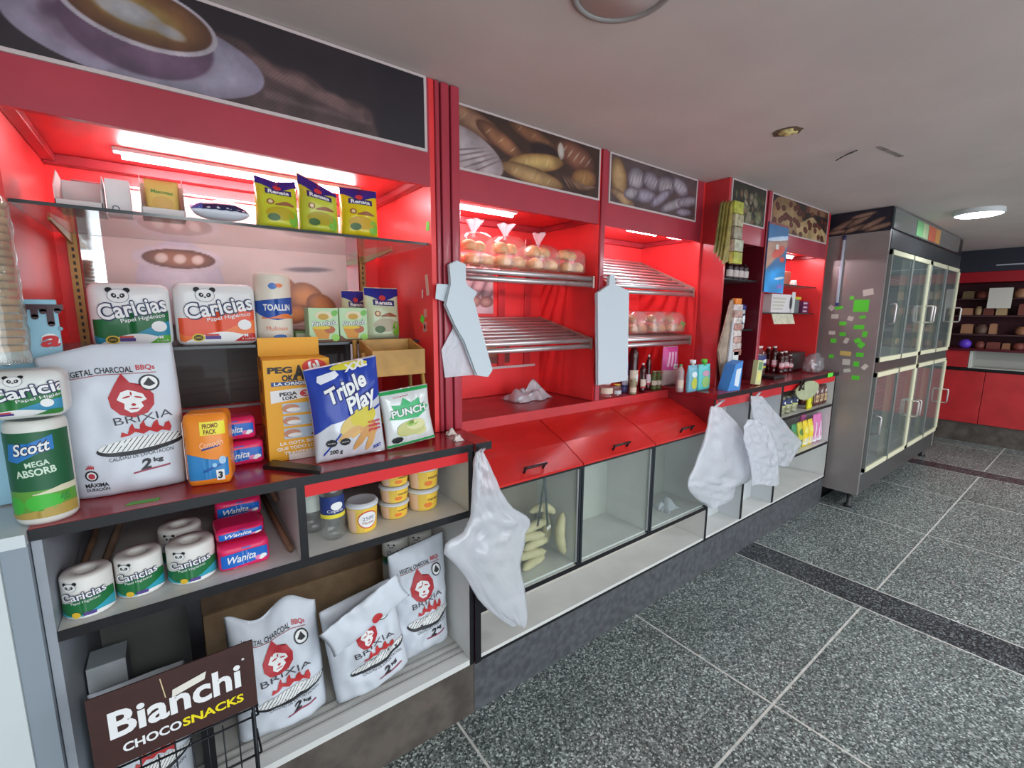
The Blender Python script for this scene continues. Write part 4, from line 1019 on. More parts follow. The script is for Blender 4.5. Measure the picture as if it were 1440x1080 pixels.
def brixia(P, w, h, full=True, tilt=0.0, sh=0.0):
    P.text('VEGETAL CHARCOAL', -0.10 * w, h * 0.835, h * 0.036, INK, 1, w * 0.52, tilt, 0.015)
    P.text('BBQs', 0.26 * w, h * 0.845, h * 0.032, C(190, 50, 56, .5), 1, w * 0.15, tilt, 0.02)
    P.rect(-0.36 * w, 0.34 * w, h * 0.805, h * 0.810, C(160, 90, 90, .5), 1)
    P.ell(0.27 * w, h * 0.74, 0.085 * w, 0.055 * h, INK, 1); P.ell(0.27 * w, h * 0.74, 0.068 * w, 0.044 * h, WHT, 2); P.poly([(0.27 * w - .05 * w, h * .73), (0.27 * w, h * .775), (0.27 * w + .05 * w, h * .73), (0.27 * w, h * .715)], INK, 3)
    lion(P, (sh - 0.01) * w, h * 0.665, h * 0.235, 1)
    P.text('BRIXIA', (0.06 + sh) * w, h * 0.515, h * 0.050, C(70, 66, 74, .5), 1, w * (0.56 - .6 * sh), tilt + .09, -0.004)
    flames(P, (0.10 + sh * .7) * w, h * 0.395, w * 0.44, h * 0.10)
    grill(P, (0.09 + sh * .45) * w, h * 0.345, w * 0.80, h * 0.12, 2, 0.09 + tilt)
    P.text('CALIDAD DE EXPORTACIÓN', 0.12 * w, h * 0.262, h * 0.026, INK, 1, w * 0.56, 0.05 + tilt)
    P.text('2', 0.14 * w, h * 0.195, h * 0.066, INK, 1, w * 0.10, 0.05, 0.04, 0.2); P.text('kg', 0.255 * w, h * 0.215, h * 0.026, INK, 1, w * 0.09, 0.05, 0.04)
    P.poly([(0.02 * w, h * .140), (0.36 * w, h * .162), (0.36 * w, h * .174), (0.03 * w, h * .152)], C(150, 60, 84, .5), 1)
    if full:
        P.ell(-0.33 * w, h * 0.16, 0.055 * w, 0.038 * h, INK, 1); P.ell(-0.33 * w, h * 0.16, 0.040 * w, 0.028 * h, WHT, 2); P.ell(-0.33 * w, h * 0.158, 0.028 * w, 0.02 * h, C(180, 60, 70, .5), 3)
        flames(P, -0.33 * w, h * 0.205, w * 0.07, h * 0.035, 3)
        P.text('MÁXIMA', -0.30 * w, h * 0.095, h * 0.026, INK, 1, w * 0.2, 0.04, 0.03); P.text('DURACIÓN', -0.30 * w, h * 0.062, h * 0.022, INK, 1, w * 0.2, 0.04, 0.02)

# ================================================================== ON THE LEFT WORKTOP
ZW = 1.060
CHARW = C(204, 209, 217, 0.42, name='white_charcoal_bag', bump=0.35, bscale=22)
# charcoal bag on the worktop
x0, x1, hh = fit(108, 262, 486, 1.40, ZW)
W_ = x1 - x0
big, S = bag('charcoal_bag', 'big white charcoal bag with red lion head standing on the red worktop', 'charcoal bag', ((x0 + x1) / 2 - .000, 1.424, ZW + .002), W_ * 1.06, hh * 1.0, 0.085, CHARW, lean=-0.02, seed=3, wr=0.006, topw=1.14, nu=30, nv=40, skew=-0.02, botw=0.96, topcut=lambda a: -0.035 * max(0, -a - .1) * 2)
P = Print(S, 0.012, 0.0012); brixia(P, W_ * 1.04, hh, sh=.12); P.build('printed_label', big)

# toilet-paper jar pack and packs at the far left
x0, x1, _ = fit(24, 120, 590, 1.335, ZW); r = (x1 - x0) / 2 * 0.93; hS = Zat(592, x0 + r, 1.30) - ZW
t = thing('paper_towel_roll', 'green wrapped paper towel roll with blue logo at the left end of the worktop', 'paper towel', ((x0 + x1) / 2 - 0.004, 1.338, ZW), rotz=-0.12)
mb = MB(); mb.lathe([(r * .3, 0.002), (r * .88, 0), (r * .98, 0.008), (r, 0.02), (r, hS - 0.02), (r * .97, hS - 0.006), (r * .86, hS), (r * .35, hS - .004)], C(216, 216, 208, 0.35, bump=0.1, bscale=40), 40); loc_build(mb, 'wrapped_roll', t)
P = Print(cylS(r), 0.008, 0.0008); q = r * 1.45
P.rect(-q, q, hS * 0.34, hS * 0.90, C(30, 92, 58, 0.4), 0); P.rect(-q, q, hS * 0.09, hS * 0.34, C(96, 156, 60, 0.4), 0)
P.wave(-q, q, lambda x: hS * .07, lambda x: hS * (0.15 + 0.03 * math.sin(x * 30)), C(176, 150, 76, 0.4), 1)
P.ell(0.01, hS * 0.22, 0.03, 0.018, C(70, 180, 60, 0.4), 1); P.ell(-0.04, hS * 0.2, 0.02, 0.02, C(70, 180, 60, 0.4), 1); P.wave(-.005, q, lambda x: hS * .30, lambda x: hS * (.31 + .05 * min(1, max(0, x * 25))), C(216, 210, 180, 0.4), 2)
P.poly([(-.040, hS * .64), (-.034, hS * .80), (0.0, hS * .80), (.036, hS * .86), (.036, hS * .72), (.012, hS * .70), (-.020, hS * .62)], C(44, 120, 190, 0.4), 1)
outlined(P, 'Scott', 0.002, hS * 0.755, hS * 0.105, 0.058, WHT, C(30, 50, 90, .5), 2, 0.14, 0.02, 0.3)
P.text('MEGA', 0.008, hS * 0.60, hS * 0.05, C(206, 226, 206, .5), 1, 0.036, 0.10, 0.02); P.text('ABSORB', 0.004, hS * 0.52, hS * 0.065, C(206, 226, 206, .5), 1, 0.062, 0.10, 0.03)
P.text('45', 0.043, hS * 0.24, hS * 0.07, C(60, 150, 70, .5), 4, 0.018, 0.1, 0.03); P.build('printed_label', t)
# pack lying on top
zt = ZW + hS
x0, x1, hh = fit(-55, 102, 522, 1.34, zt)
t, S = sagbox('toilet_paper_pack', 'green and white toilet paper pack lying on top of the green paper towel roll', 'toilet paper', ((x0 + x1) / 2, 1.295, zt + 0.004), x1 - x0, hh, 0.085, C(218, 220, 216, 0.3), seed=2, r=0.02)
P = Print(S, 0.012, 0.0012); caricias(P, x1 - x0, hh, (44, 120, 62), (60, 140, 176), (60, 130, 60), 0.03); P.build('printed_label', t)

# pale blue carton and wrapped stack behind
t = thing('pale_blue_carton', 'pale blue display carton with chocolate drip and red letter a at the far left', 'carton', (-0.35, 1.469, 1.062))
mb = MB(); mb.box(-0.62, -0.205, 1.471, 1.4785, 1.0625, 1.525, C(150, 196, 214, 0.5), 0.002); mb.build('carton_body', t)
P = Print(lambda u, v, o: (u, -o, v), None)
P.rect(0.02, 0.156, 0.440, 0.452, C(70, 44, 52, .4), 1)
for a_, b_ in ((.09, .434), (.108, .424), (.122, .436), (.133, .408), (.146, .438)): P.rect(a_ - .006, a_ + .006, b_, .445, C(70, 44, 52, .4), 2); P.ell(a_, b_, .006, .006, C(70, 44, 52, .4), 2)
outlined(P, 'a', 0.127, 0.375, 0.035, 0.034, C(196, 40, 44, .5), WHT, 2, 0.05, 0.03, 0.2, eb=0.09)
P.ell(0.147, 0.397, 0.0045, 0.0045, INK, 2); P.ell(0.147, 0.397, 0.0037, 0.0037, C(150, 196, 214, .5), 3); P.text('R', 0.147, 0.397, 0.0045, INK, 4)
P.text('@nubeshe', 0.085, 0.328, 0.014, C(70, 100, 120, .5), 1, 0.085, 0.04); P.build('printed_label', t)
t = thing('wrapped_stack', 'tall stack of brown wafers in crinkled clear plastic at the left edge', 'wrapped goods', (-0.285, 1.335, 1.40))
mb = MB()
for k in range(19):
    z = 1.418 + k * 0.0155
    mb.lathe([(0.030, z), (0.047, z + 0.001), (0.048, z + 0.012), (0.030, z + 0.013)], C(176, 150, 112, 0.7, noise_amt=0.2), 20, (-0.285 - 0.002 * (k % 2), 1.335, 0))
mb = mb; o = mb.build('stack_of_wafers', t); o['kind'] = 'stuff'
def crumple_tube(n, profile, c, amp, seed, mat, sx=1.0, sy=1.0, m=36):
    """profile: (z, r) ; crinkled skin"""
    vs = []; fs = []
    for j, (z, r_) in enumerate(profile):
        for k in range(m):
            a = 2 * math.pi * k / m; nn = noise.noise((math.cos(a) * 3 + seed, math.sin(a) * 3, z * 30 + seed)) + 0.6 * noise.noise((math.cos(a) * 8, math.sin(a) * 8 + seed, z * 70))
            rr_ = r_ + amp * nn; vs.append((c[0] + rr_ * math.cos(a) * sx, c[1] + rr_ * math.sin(a) * sy, c[2] + z))
    for j in range(len(profile) - 1):
        for k in range(m): k2 = (k + 1) % m; fs.append((j * m + k, j * m + k2, (j + 1) * m + k2, (j + 1) * m + k))
    mb = MB(); mb.add(vs, fs, mat, True); return mb
crumple_tube(0, [(1.395 + 0.013 * i, 0.052) for i in range(25)] + [(1.73, 0.04), (1.76, 0.012), (1.80, 0.02)], (-0.285, 1.335, 0), 0.004, 4, film('crinkled_clear_wrap', (230, 220, 200), 0.22, 0.10, gloss=1.6)).build('plastic_wrap', t)
mb = MB(); mb.tube([(-0.285, 1.335, 1.78), (-0.30, 1.40, 1.94), (-0.30, 1.478, 1.95)], 0.002, WHT, 5); mb.build('hanging_string', t)

# promo diapers pack (orange and blue)
xL, xR, hh = fit(262, 322, 578, 1.36, ZW)
t, S = sagbox('orange_promo_pack', 'orange and blue wrapped promo pack standing beside the charcoal bag', 'pack', ((xL + xR) / 2 + .004, 1.345, ZW), (xR - xL) * 1.05, hh * 0.97, 0.085, C(236, 138, 44, 0.25), rotz=-0.22, seed=5, r=0.014, bulge=0.005)
w_ = (xR - xL) * 1.05; h_ = hh * 0.97; P = Print(S, 0.01, 0.001)
P.wave(-w_ * .485, w_ * .485, lambda x: h_ * .10 + h_ * 0.08 * max(0, x / w_), lambda x: h_ * (0.42 + 0.05 * math.cos(x / w_ * 4 + 2)), C(52, 130, 190, .3), 0)
P.rect(-0.10 * w_, 0.47 * w_, h_ * .72, h_ * .90, C(236, 220, 50, .4), 1, ); P.text('PROMO', 0.13 * w_, h_ * .845, h_ * .06, C(120, 60, 30, .5), 2, w_ * .34, 0.05, 0.03); P.text('PACK', 0.12 * w_, h_ * .765, h_ * .06, C(120, 60, 30, .5), 2, w_ * .28, 0.05, 0.03)
P.text('Comodín', 0.12 * w_, h_ * .60, h_ * .08, C(250, 190, 150, .5), 2, w_ * .52, 0.16, 0.02, 0.3); P.poly([(-.10 * w_, h_ * .51), (.30 * w_, h_ * .56), (.32 * w_, h_ * .59), (-.08 * w_, h_ * .54)], C(50, 60, 130, .5), 2)
P.ell(0.16 * w_, h_ * .30, 0.05 * w_, h_ * 0.03, C(150, 200, 230, .4), 2); P.ell(0.34 * w_, h_ * .36, 0.08 * w_, h_ * 0.055, C(170, 200, 224, .4), 2); P.poly([(-.1 * w_, h_ * .20), (.36 * w_, h_ * .30), (.36 * w_, h_ * .33), (-.1 * w_, h_ * .24)], C(30, 90, 160, .4), 1)
P.rect(0.18 * w_, 0.36 * w_, h_ * .08, h_ * .23, WHT, 3); P.text('3', 0.27 * w_, h_ * .155, h_ * .09, INK, 4, w_ * .10, -0.1, 0.05); P.build('printed_label', t)
mb = MB(); mb.prism([(-w_ / 2 - .0006, 0.02), (-w_ / 2 - .0006, h_ - .02), (-w_ / 2 - .002, h_ - .02), (-w_ / 2 - .002, .02)], 0.012, 0.03, C(230, 214, 214, .4)); loc_build(mb, 'white_side_strip', t)

# pink pad packs
PINK = C(222, 40, 96, 0.3, name='pink_wrapper')
def pads(label, loc, w, h, d, rotz, seed, group=None, squash=1.0):
    t, S = sagbox('pad_pack', label, 'pad pack', loc, w, h, d, PINK, rotz=rotz, seed=seed, r=0.012, bulge=0.005, group=group)
    P = Print(S, 0.01, 0.001)
    P.wave(-w * .46, w * .46, lambda x: h * (.22 + .05 * math.sin(x / w * 3)), lambda x: h * (.70 + .04 * math.sin(x / w * 4 + 1)), C(24, 100, 190, .3), 0)
    P.text('Wanita', -0.06 * w, h * .48, h * .26, WHT, 1, w * .54, 0.05, 0.015, 0.35)
    P.ell(0.26 * w, h * .33, .07 * w, h * .09, C(220, 120, 170, .4), 1); P.ell(0.36 * w, h * .35, .07 * w, h * .08, WHT, 2); P.ell(0.32 * w, h * .29, .05 * w, h * .06, WHT, 2)
    P.text('Normal', -0.1 * w, h * .12, h * .07, C(250, 170, 200, .5), 1, w * .25); P.rect(-.05 * w, .12 * w, h * .82, h * .87, C(60, 90, 180, .4), 1)
    P.build('printed_label', t); return t
xL, xR, hh = fit(306, 364, 620, 1.47, ZW)
pads('pink pad pack on the worktop, bottom one of the stack beside the orange pack', ((xL + xR) / 2 + .002, 1.475, ZW), xR - xL + .03, 0.070, 0.09, 0, 3)
pads('pink pad pack on top of the worktop stack beside the orange pack', ((xL + xR) / 2 - .006, 1.478, ZW + 0.077), xR - xL + .012, 0.066, 0.085, -0.05, 4)
# packs on the shelf underneath
ZS = 0.8185
xL, xR, hh = fit(309, 381, 775, 1.33, ZS)
wpk = xR - xL
pads('pink pad pack on the lower shelf, front bottom one beside the toilet rolls', ((xL + xR) / 2, 1.335, ZS), wpk, 0.072, 0.12, 0, 6)
pads('pink pad pack on the lower shelf, lying on the front pack by the toilet rolls', ((xL + xR) / 2 - .003, 1.352, ZS + 0.078), wpk * .94, 0.034, 0.10, 0.03, 7)
pads('pink pad pack at the back of the lower shelf, half hidden by the others', ((xL + xR) / 2 + .012, 1.49, ZS), wpk, 0.072, 0.12, 0.05, 8)
pads('pink pad pack on the upper back of the pile on the lower shelf', ((xL + xR) / 2 + .008, 1.495, ZS + .078), wpk * .98, 0.060, 0.11, -0.05, 9)

# yellow glue display box
xL, xR, hh = fit(380, 470, 505, 1.45, ZW)
t = thing('glue_display_box', 'tall yellow glue display box with raised back flap, behind the blue chips bag', 'display box', ((xL + xR) / 2, 1.452, ZW), rotz=-0.04)
w_ = xR - xL; YEL = C(226, 160, 28, 0.5, name='yellow_card'); dd = 0.13
mb = MB(); mb.box(-w_ / 2, w_ / 2, 0, dd, 0.0, hh, YEL, 0.001); loc_build(mb, 'box_body', t)
mb = MB(); mb.box(-w_ / 2 + .003, w_ / 2 - .003, dd - 0.004, dd, hh, hh + 0.058, YEL); loc_build(mb, 'back_flap', t)
P = Print(flatS(0.0)); L_ = C(34, 24, 24, .5)
P.text('PEG', -0.26 * w_, hh * .90, hh * .055, L_, 1, w_ * .36, 0, 0.05); P.text('OKA', -0.12 * w_, hh * .82, hh * .055, L_, 1, w_ * .24, 0, 0.05); P.text('A', 0.02 * w_, hh * .87, hh * .13, L_, 2, w_ * .17, 0, 0.05)
P.ell(0.26 * w_, hh * .92, .19 * w_, hh * .075, C(206, 50, 40, .5), 2); P.text('3', 0.26 * w_, hh * .92, hh * .09, WHT, 3, w_ * .20, -1.3, 0.05)
P.rect(-.40 * w_, .34 * w_, hh * .745, hh * .785, C(40, 70, 130, .5), 1); P.text('LA ORIGINAL', -0.03 * w_, hh * .765, hh * .028, WHT, 2, w_ * .66, 0, 0.03)
P.poly([(-.42 * w_, hh * .58), (-.42 * w_, hh * .70), (.44 * w_, hh * .73), (.44 * w_, hh * .64)], C(226, 222, 220, .5), 1); P.text('PEGA', -0.16 * w_, hh * .665, hh * .035, L_, 2, w_ * .26, .05, .04); P.text('LOKA', -0.14 * w_, hh * .625, hh * .03, L_, 2, w_ * .22, .05, .04); P.ell(.10 * w_, hh * .66, .09 * w_, hh * .035, C(206, 50, 60, .5), 2); P.text('3', .10 * w_, hh * .66, hh * .04, WHT, 3, w_ * .07); P.rect(.28 * w_, .31 * w_, hh * .64, hh * .725, C(40, 70, 130, .5), 2)
for k, (z0, z1, cc) in enumerate(((.47, .57, (40, 34, 36)), (.345, .445, (186, 120, 70)), (.215, .32, (140, 60, 40)))):
    P.rect(-.26 * w_, .46 * w_, hh * z0, hh * z1, C(176, 192, 206, .5), 1)
    P.ell(-.14 * w_, hh * (z0 + z1) / 2, .13 * w_, hh * .042, C(190, 130, 100, .5), 2); P.ell(-.10 * w_, hh * (z0 + .035), .11 * w_, hh * .02, C(226, 222, 218, .5), 3)
    P.poly([(.14 * w_, hh * (z0 + .02)), (.20 * w_, hh * (z0 + .06)), (.46 * w_, hh * (z1 - .005)), (.46 * w_, hh * (z0 + .01))], C(*cc, .5), 2)
P.text('LA GOTA SEGURA', 0.03 * w_, hh * .175, hh * .03, WHT, 1, w_ * .72, 0.02, 0.02); P.text('QUE TODO LO PEGA', 0.02 * w_, hh * .125, hh * .03, WHT, 1, w_ * .80, 0.02, 0.02); P.text('TRANSPARENTE', 0.04 * w_, hh * .075, hh * .03, WHT, 1, w_ * .64, 0.02, 0.02)
P.build('printed_label', t)
mb = MB()
for k in range(4): mb.box(-w_ / 2 - .0012, -w_ / 2 - .0002, 0.03, 0.09, 0.06 + k * .07, 0.10 + k * .07, C(150, 96, 30, .5))
o = loc_build(mb, 'side_print', t); o['kind'] = 'stuff'
mb = MB(); mb.box(-w_ * .22, w_ * .20, -0.006, -0.001, 0.001, 0.020, C(226, 214, 206, .5, bump=.3)); loc_build(mb, 'paper_scrap', t)

# chips bag
xL, xR, hh = fit(452, 545, 512, 1.345, ZW)
w_ = (xR - xL) * 1.06; h_ = hh * 1.0
t, S = bag('chips_bag', 'blue and white potato chips bag leaning in front of the yellow display box', 'chips bag', ((xL + xR) / 2 - .005, 1.365, ZW + .004), w_, h_, 0.075, C(206, 208, 214, 0.22, 0.1), 'pillow', lean=-0.10, roll=-0.02, seed=8, wr=0.0055, nu=30, nv=36, topw=1.03, topcut=lambda a: 0.03 * a, skew=-0.006)
P = Print(S, 0.010, 0.0012); BLU = C(34, 62, 160, 0.25, name='blue_foil')
P.wave(-w_ * .495, w_ * .495, lambda x: h_ * (.44 + .30 * (x / w_) + .10 * (x / w_) ** 2 * 4 * (1 if x < 0 else .3)) - (0 if x > -w_ * .3 else h_ * .10 * (-x / w_ - .3) * 5), lambda x: h_ * .985, BLU, 0)
P.wave(-w_ * .40, w_ * .49, lambda x: h_ * (.36 + .30 * (x / w_) - .6 * max(0, -.1 - x / w_) ** 1.0), lambda x: h_ * (.385 + .30 * (x / w_) - .6 * max(0, -.1 - x / w_)), BLU, 1)
for (cx_, cy_, rx, ry, ro, cc) in ((.18, .42, .20, .10, .3, (206, 190, 60)), (.0, .36, .2, .08, .6, (214, 186, 110)), (.22, .30, .16, .10, -.5, (206, 150, 90)), (-.05, .27, .18, .035, .5, (206, 160, 100)), (.12, .20, .2, .035, .9, (200, 146, 84)), (.25, .16, .16, .035, 1.1, (206, 156, 96)), (.10, .30, .17, .035, .7, (214, 170, 100))):
    P.ell(cx_ * w_, cy_ * h_, rx * w_, ry * h_, C(*cc, .45), 2 + int(cy_ * 10) % 3, ro)
outlined(P, 'Triple', -0.02 * w_, h_ * .74, h_ * .155, w_ * .60, WHT, C(20, 30, 100, .5), 5, .38, .03, .25, 1.0, .05)
outlined(P, 'Play', 0.17 * w_, h_ * .60, h_ * .155, w_ * .48, WHT, C(20, 30, 100, .5), 7, .38, .03, .25, 1.0, .05)
P.poly([(-.38 * w_, h_ * .84), (-.36 * w_, h_ * .90), (-.12 * w_, h_ * .93), (-.08 * w_, h_ * .88), (-.14 * w_, h_ * .85), (-.34 * w_, h_ * .81)], C(226, 228, 236, .3), 3)
P.ell(.08 * w_, h_ * .955, .26 * w_, h_ * .035, C(214, 206, 60, .4), 3); P.text('XXL', .16 * w_, h_ * .945, h_ * .065, WHT, 5, w_ * .34, .12, .05, .2)
for x in (-.30, -.12): P.ell(x * w_, h_ * .19, .075 * w_, h_ * .04, C(26, 30, 34, .5), 7, 0, 8)
P.text('EXCESO', -.30 * w_, h_ * .19, h_ * .012, WHT, 9, w_ * .10); P.text('SODIO', -.12 * w_, h_ * .19, h_ * .012, WHT, 9, w_ * .10)
P.text('200 g', -.24 * w_, h_ * .095, h_ * .04, INK, 2, w_ * .17, 0.02, .03); P.text('FORT', .36 * w_, h_ * .08, h_ * .035, BLU, 2, w_ * .14, 0.2, .04, .2)
for k, s_ in enumerate(('con', 'salsa', 'picante')): P.text(s_, .33 * w_, h_ * (.36 - .04 * k), h_ * .03, C(200, 40, 70, .5), 8, w_ * .2, .03, .03)
P.build('printed_label', t)

# wooden two-tier stand
WOOD = C(176, 132, 66, 0.5, name='pine_wood', noise_amt=0.18, noise_scale=14)
xL, xR = Xat(524, 1.45, 1.33), Xat(598, 1.45, 1.33)
t = thing('wooden_display_stand', 'pine wood display stand with an empty upper tray, at the right end of the worktop', 'stand', ((xL + xR) / 2, 1.48, ZW))
zt0, zt1 = Zat(528, (xL + xR) / 2, 1.45), Zat(492, (xL + xR) / 2, 1.45)
for i, b in enumerate(((xL, xR, 1.45, 1.458, zt0, zt1), (xL, xR, 1.57, 1.578, zt0, zt1 + .03), (xL, xR, 1.4585, 1.5695, zt0, zt0 + .008))): part_box('tray_board', t, b, WOOD, 0.001)
for x in (xL, xR - .008):
    mb = MB(); mb.prism([(1.4585, zt0 + .0085), (1.4585, zt1), (1.5695, zt1 + .03), (1.5695, zt0 + .0085)], x, x + .008, WOOD, 'x'); mb.build('tray_side', t)
for x in (xL - 0.012, xR + .003):
    mb = MB(); mb.tube([(x, 1.430, ZW + .007), (x, 1.50, zt1 - .01)], 0.0085, WOOD, 4); mb.build('leg', t)
    mb = MB(); mb.tube([(x, 1.585, ZW + .007), (x, 1.585, zt1 + .03)], 0.0085, WOOD, 4); mb.build('leg', t)
part_box('cross_bar', t, (xL - .008, xR + .008, 1.452, 1.460, 1.155, 1.175), WOOD, 0.001); part_box('cross_bar', t, (xL - .008, xR + .008, 1.578, 1.587, 1.10, 1.125), WOOD, 0.001)

# green snack bag
xL, xR, hh = fit(552, 612, 548, 1.375, ZW); w_ = (xR - xL) * 1.12; h_ = hh * 0.99
t, S = bag('snack_bag', 'green and white snack bag leaning on the wooden stand', 'snack bag', ((xL + xR) / 2 - .012, 1.372, ZW + .010), w_, h_, 0.05, C(214, 218, 216, 0.22, 0.1), 'pillow', lean=-0.12, roll=-0.08, seed=12, wr=0.005, nu=26, nv=32)
P = Print(S, 0.01, 0.0012); GR = C(40, 160, 84, .3)
P.rect(-w_ * .49, w_ * .49, h_ * .93, h_ * .985, GR, 0); P.rect(-w_ * .49, w_ * .49, h_ * .02, h_ * .06, GR, 0)
P.poly([(-.42 * w_, h_ * .50), (-.30 * w_, h_ * .64), (-.34 * w_, h_ * .74), (-.16 * w_, h_ * .72), (-.08 * w_, h_ * .84), (.06 * w_, h_ * .74), (.24 * w_, h_ * .80), (.26 * w_, h_ * .68), (.44 * w_, h_ * .64), (.34 * w_, h_ * .54), (.18 * w_, h_ * .46), (-.2 * w_, h_ * .47)], C(60, 176, 110, .3), 1)
outlined(P, 'PUNCH', 0.0, h_ * .60, h_ * .12, w_ * .74, WHT, C(24, 110, 60, .5), 3, 0.06, .03); P.text('Oriental', -.12 * w_, h_ * .87, h_ * .03, C(190, 60, 80, .5), 1, w_ * .3, 0.05)
for (a, b, rx, ry, cc) in ((.0, .30, .30, .13, (196, 196, 130)), (.1, .35, .2, .09, (216, 214, 160)), (-.1, .25, .2, .08, (186, 190, 110)), (.16, .22, .16, .07, (206, 206, 140)), (.02, .38, .12, .05, (150, 190, 90))): P.ell(a * w_, b * h_, rx * w_, ry * h_, C(*cc, .5), 2 + int(b * 20) % 4)
P.ell(-.30 * w_, h_ * .13, .12 * w_, h_ * .055, C(26, 30, 34, .5), 5, 0, 8); P.build('printed_label', t)

# dark tablet and scraps
a, b, c_, d_ = onZ(370, 660, ZW), onZ(450, 668, ZW), onZ(452, 661, ZW), onZ(385, 652, ZW)
mb = MB(); mb.prism([tuple(p[:2]) for p in (a, b, c_, d_)], ZW + .0005, ZW + 0.012, C(30, 26, 26, 0.35), 'z'); tag(mb.build('black_folder'), 'flat black folder lying on the worktop edge before the yellow box', 'folder')
def scrap(name, label, cat, c, w, d, h, m, seed, rotz=0, n=9):
    t = thing(name, label, cat, c, rotz=rotz); rr_ = random.Random(seed)
    bm = bmesh.new(); bmesh.ops.create_grid(bm, x_segments=n, y_segments=n, size=0.5)
    for v in bm.verts:
        x, y = v.co.x, v.co.y; q = (1 - (2 * x) ** 2) * (1 - (2 * y) ** 2)
        hgt = h * (0.35 + 0.65 * q) * (0.35 + 0.9 * min(1, abs(noise.noise((x * 2.6 + seed * .37, y * 2.2, seed * .7))) * 2.2))
        e = noise.noise((x * 4, y * 4, seed + 5)) * 0.25
        v.co = Vector(((x + e * .5) * w, (y + e) * d, max(0.0006, hgt * (q ** .5 + .1))))
    mb = MB(); mb.addbm(bm, m, True); o = loc_build(mb, 'crumpled_sheet', t)
    md = o.modifiers.new('thick', 'SOLIDIFY'); md.thickness = 0.0006; md.offset = 1
    return t
PAPW = C(224, 210, 204, 0.7, name='crumpled_paper')
p = onZ(634, 611, ZW); scrap('paper_scrap', 'crumpled white paper scrap at the right end of the worktop, nearer the pillar', 'paper', (p.x, p.y, ZW + .0004), .04, .03, .022, PAPW, 3)
p = onZ(648, 620, ZW); scrap('paper_scrap', 'crumpled white paper scrap at the right end of the worktop, at its corner', 'paper', (p.x - .005, p.y + .01, ZW + .0004), .035, .03, .022, PAPW, 6)
p = onZ(200, 706, ZW); mb = MB(); mb.prism([(p.x - .032, p.y - .006), (p.x + .03, p.y - .010), (p.x + .034, p.y + .008), (p.x - .02, p.y + .012)], ZW + .0003, ZW + .0012, C(90, 170, 60, .5), 'z'); o = tag(mb.build('green_price_tag'), 'green price tag lying on the worktop before the charcoal bag', 'tag')

# ================================================================== GLASS SHELF GOODS (left cabinet)
Z2 = 1.4005
for (pl, pr, pt, y, c1, c2, lb, label, sd) in ((130, 246, 398, 1.63, (30, 104, 56), (44, 140, 170), (90, 170, 60), 'green and white toilet paper pack on the lower glass shelf', 1), (250, 364, 398, 1.63, (226, 84, 52), (232, 118, 60), (196, 54, 50), 'orange and white toilet paper pack on the lower glass shelf', 2)):
    xL, xR, hh = fit(pl, pr, pt, y, Z2); w_ = xR - xL
    t, S = sagbox('toilet_paper_pack', label, 'toilet paper', ((xL + xR) / 2, y, Z2), w_, hh, 0.11, C(222, 220, 218, 0.25, name='white_film_pack'), seed=sd, r=0.022)
    P = Print(S, 0.012, 0.0012); caricias(P, w_, hh, c1, c2, lb)
    P.text('M', 0.34 * w_, hh * .16, hh * .05, WHT, 8, w_ * .05, 0, .03); P.text('4 rollos', 0.36 * w_, hh * .10, hh * .035, WHT, 8, w_ * .16); P.build('printed_label', t)
xL, xR, hh = fit(366, 418, 386, 1.62, Z2); r = (xR - xL) / 2; hh += .004
t = thing('paper_towel_roll', 'tall blue and white paper towel roll on the lower glass shelf', 'paper towel', ((xL + xR) / 2, 1.62 + r, Z2))
mb = MB(); mb.lathe([(r * .3, .002), (r * .93, 0), (r, .008), (r, hh - .01), (r * .93, hh), (r * .3, hh - .003)], C(222, 212, 196, .35, bump=.1), 32); loc_build(mb, 'wrapped_roll', t)
P = Print(cylS(r), .008, .0008); q = r * 1.4
P.wave(-q, q, lambda x: hh * (.42 - .08 * math.cos(x * 28)), lambda x: hh * (.64 + .03 * math.sin(x * 20)), C(40, 80, 160, .35), 0)
P.text('TOALLIN', 0.003, hh * .52, hh * .085, WHT, 1, r * 1.55, 0, .03); P.wave(-q * .6, q, lambda x: hh * .36, lambda x: hh * (.40 + .03 * math.sin(x * 60)), C(224, 120, 60, .4), 1)
P.ell(-.008, hh * .82, .012, hh * .045, C(60, 110, 180, .4), 1); P.ell(.010, hh * .83, .012, hh * .03, C(226, 120, 70, .4), 1); P.text('Multiuso', 0.0, hh * .22, hh * .06, C(226, 130, 90, .5), 1, r * 1.2); P.ell(.006, hh * .10, .02, hh * .03, C(60, 110, 180, .4), 1)
P.build('printed_label', t)
t = thing('small_green_carton', 'small green-edged carton between the towel roll and the green sweet boxes', 'carton', (Xat(428, 1.70, Z2), 1.70, Z2))
mb = MB(); mb.box(-.028, .028, 0, .03, 0, .035, C(96, 140, 70, .5), .001); mb.box(-.024, .024, -.0008, 0, .008, .028, C(200, 200, 180, .5)); loc_build(mb, 'carton_body', t)
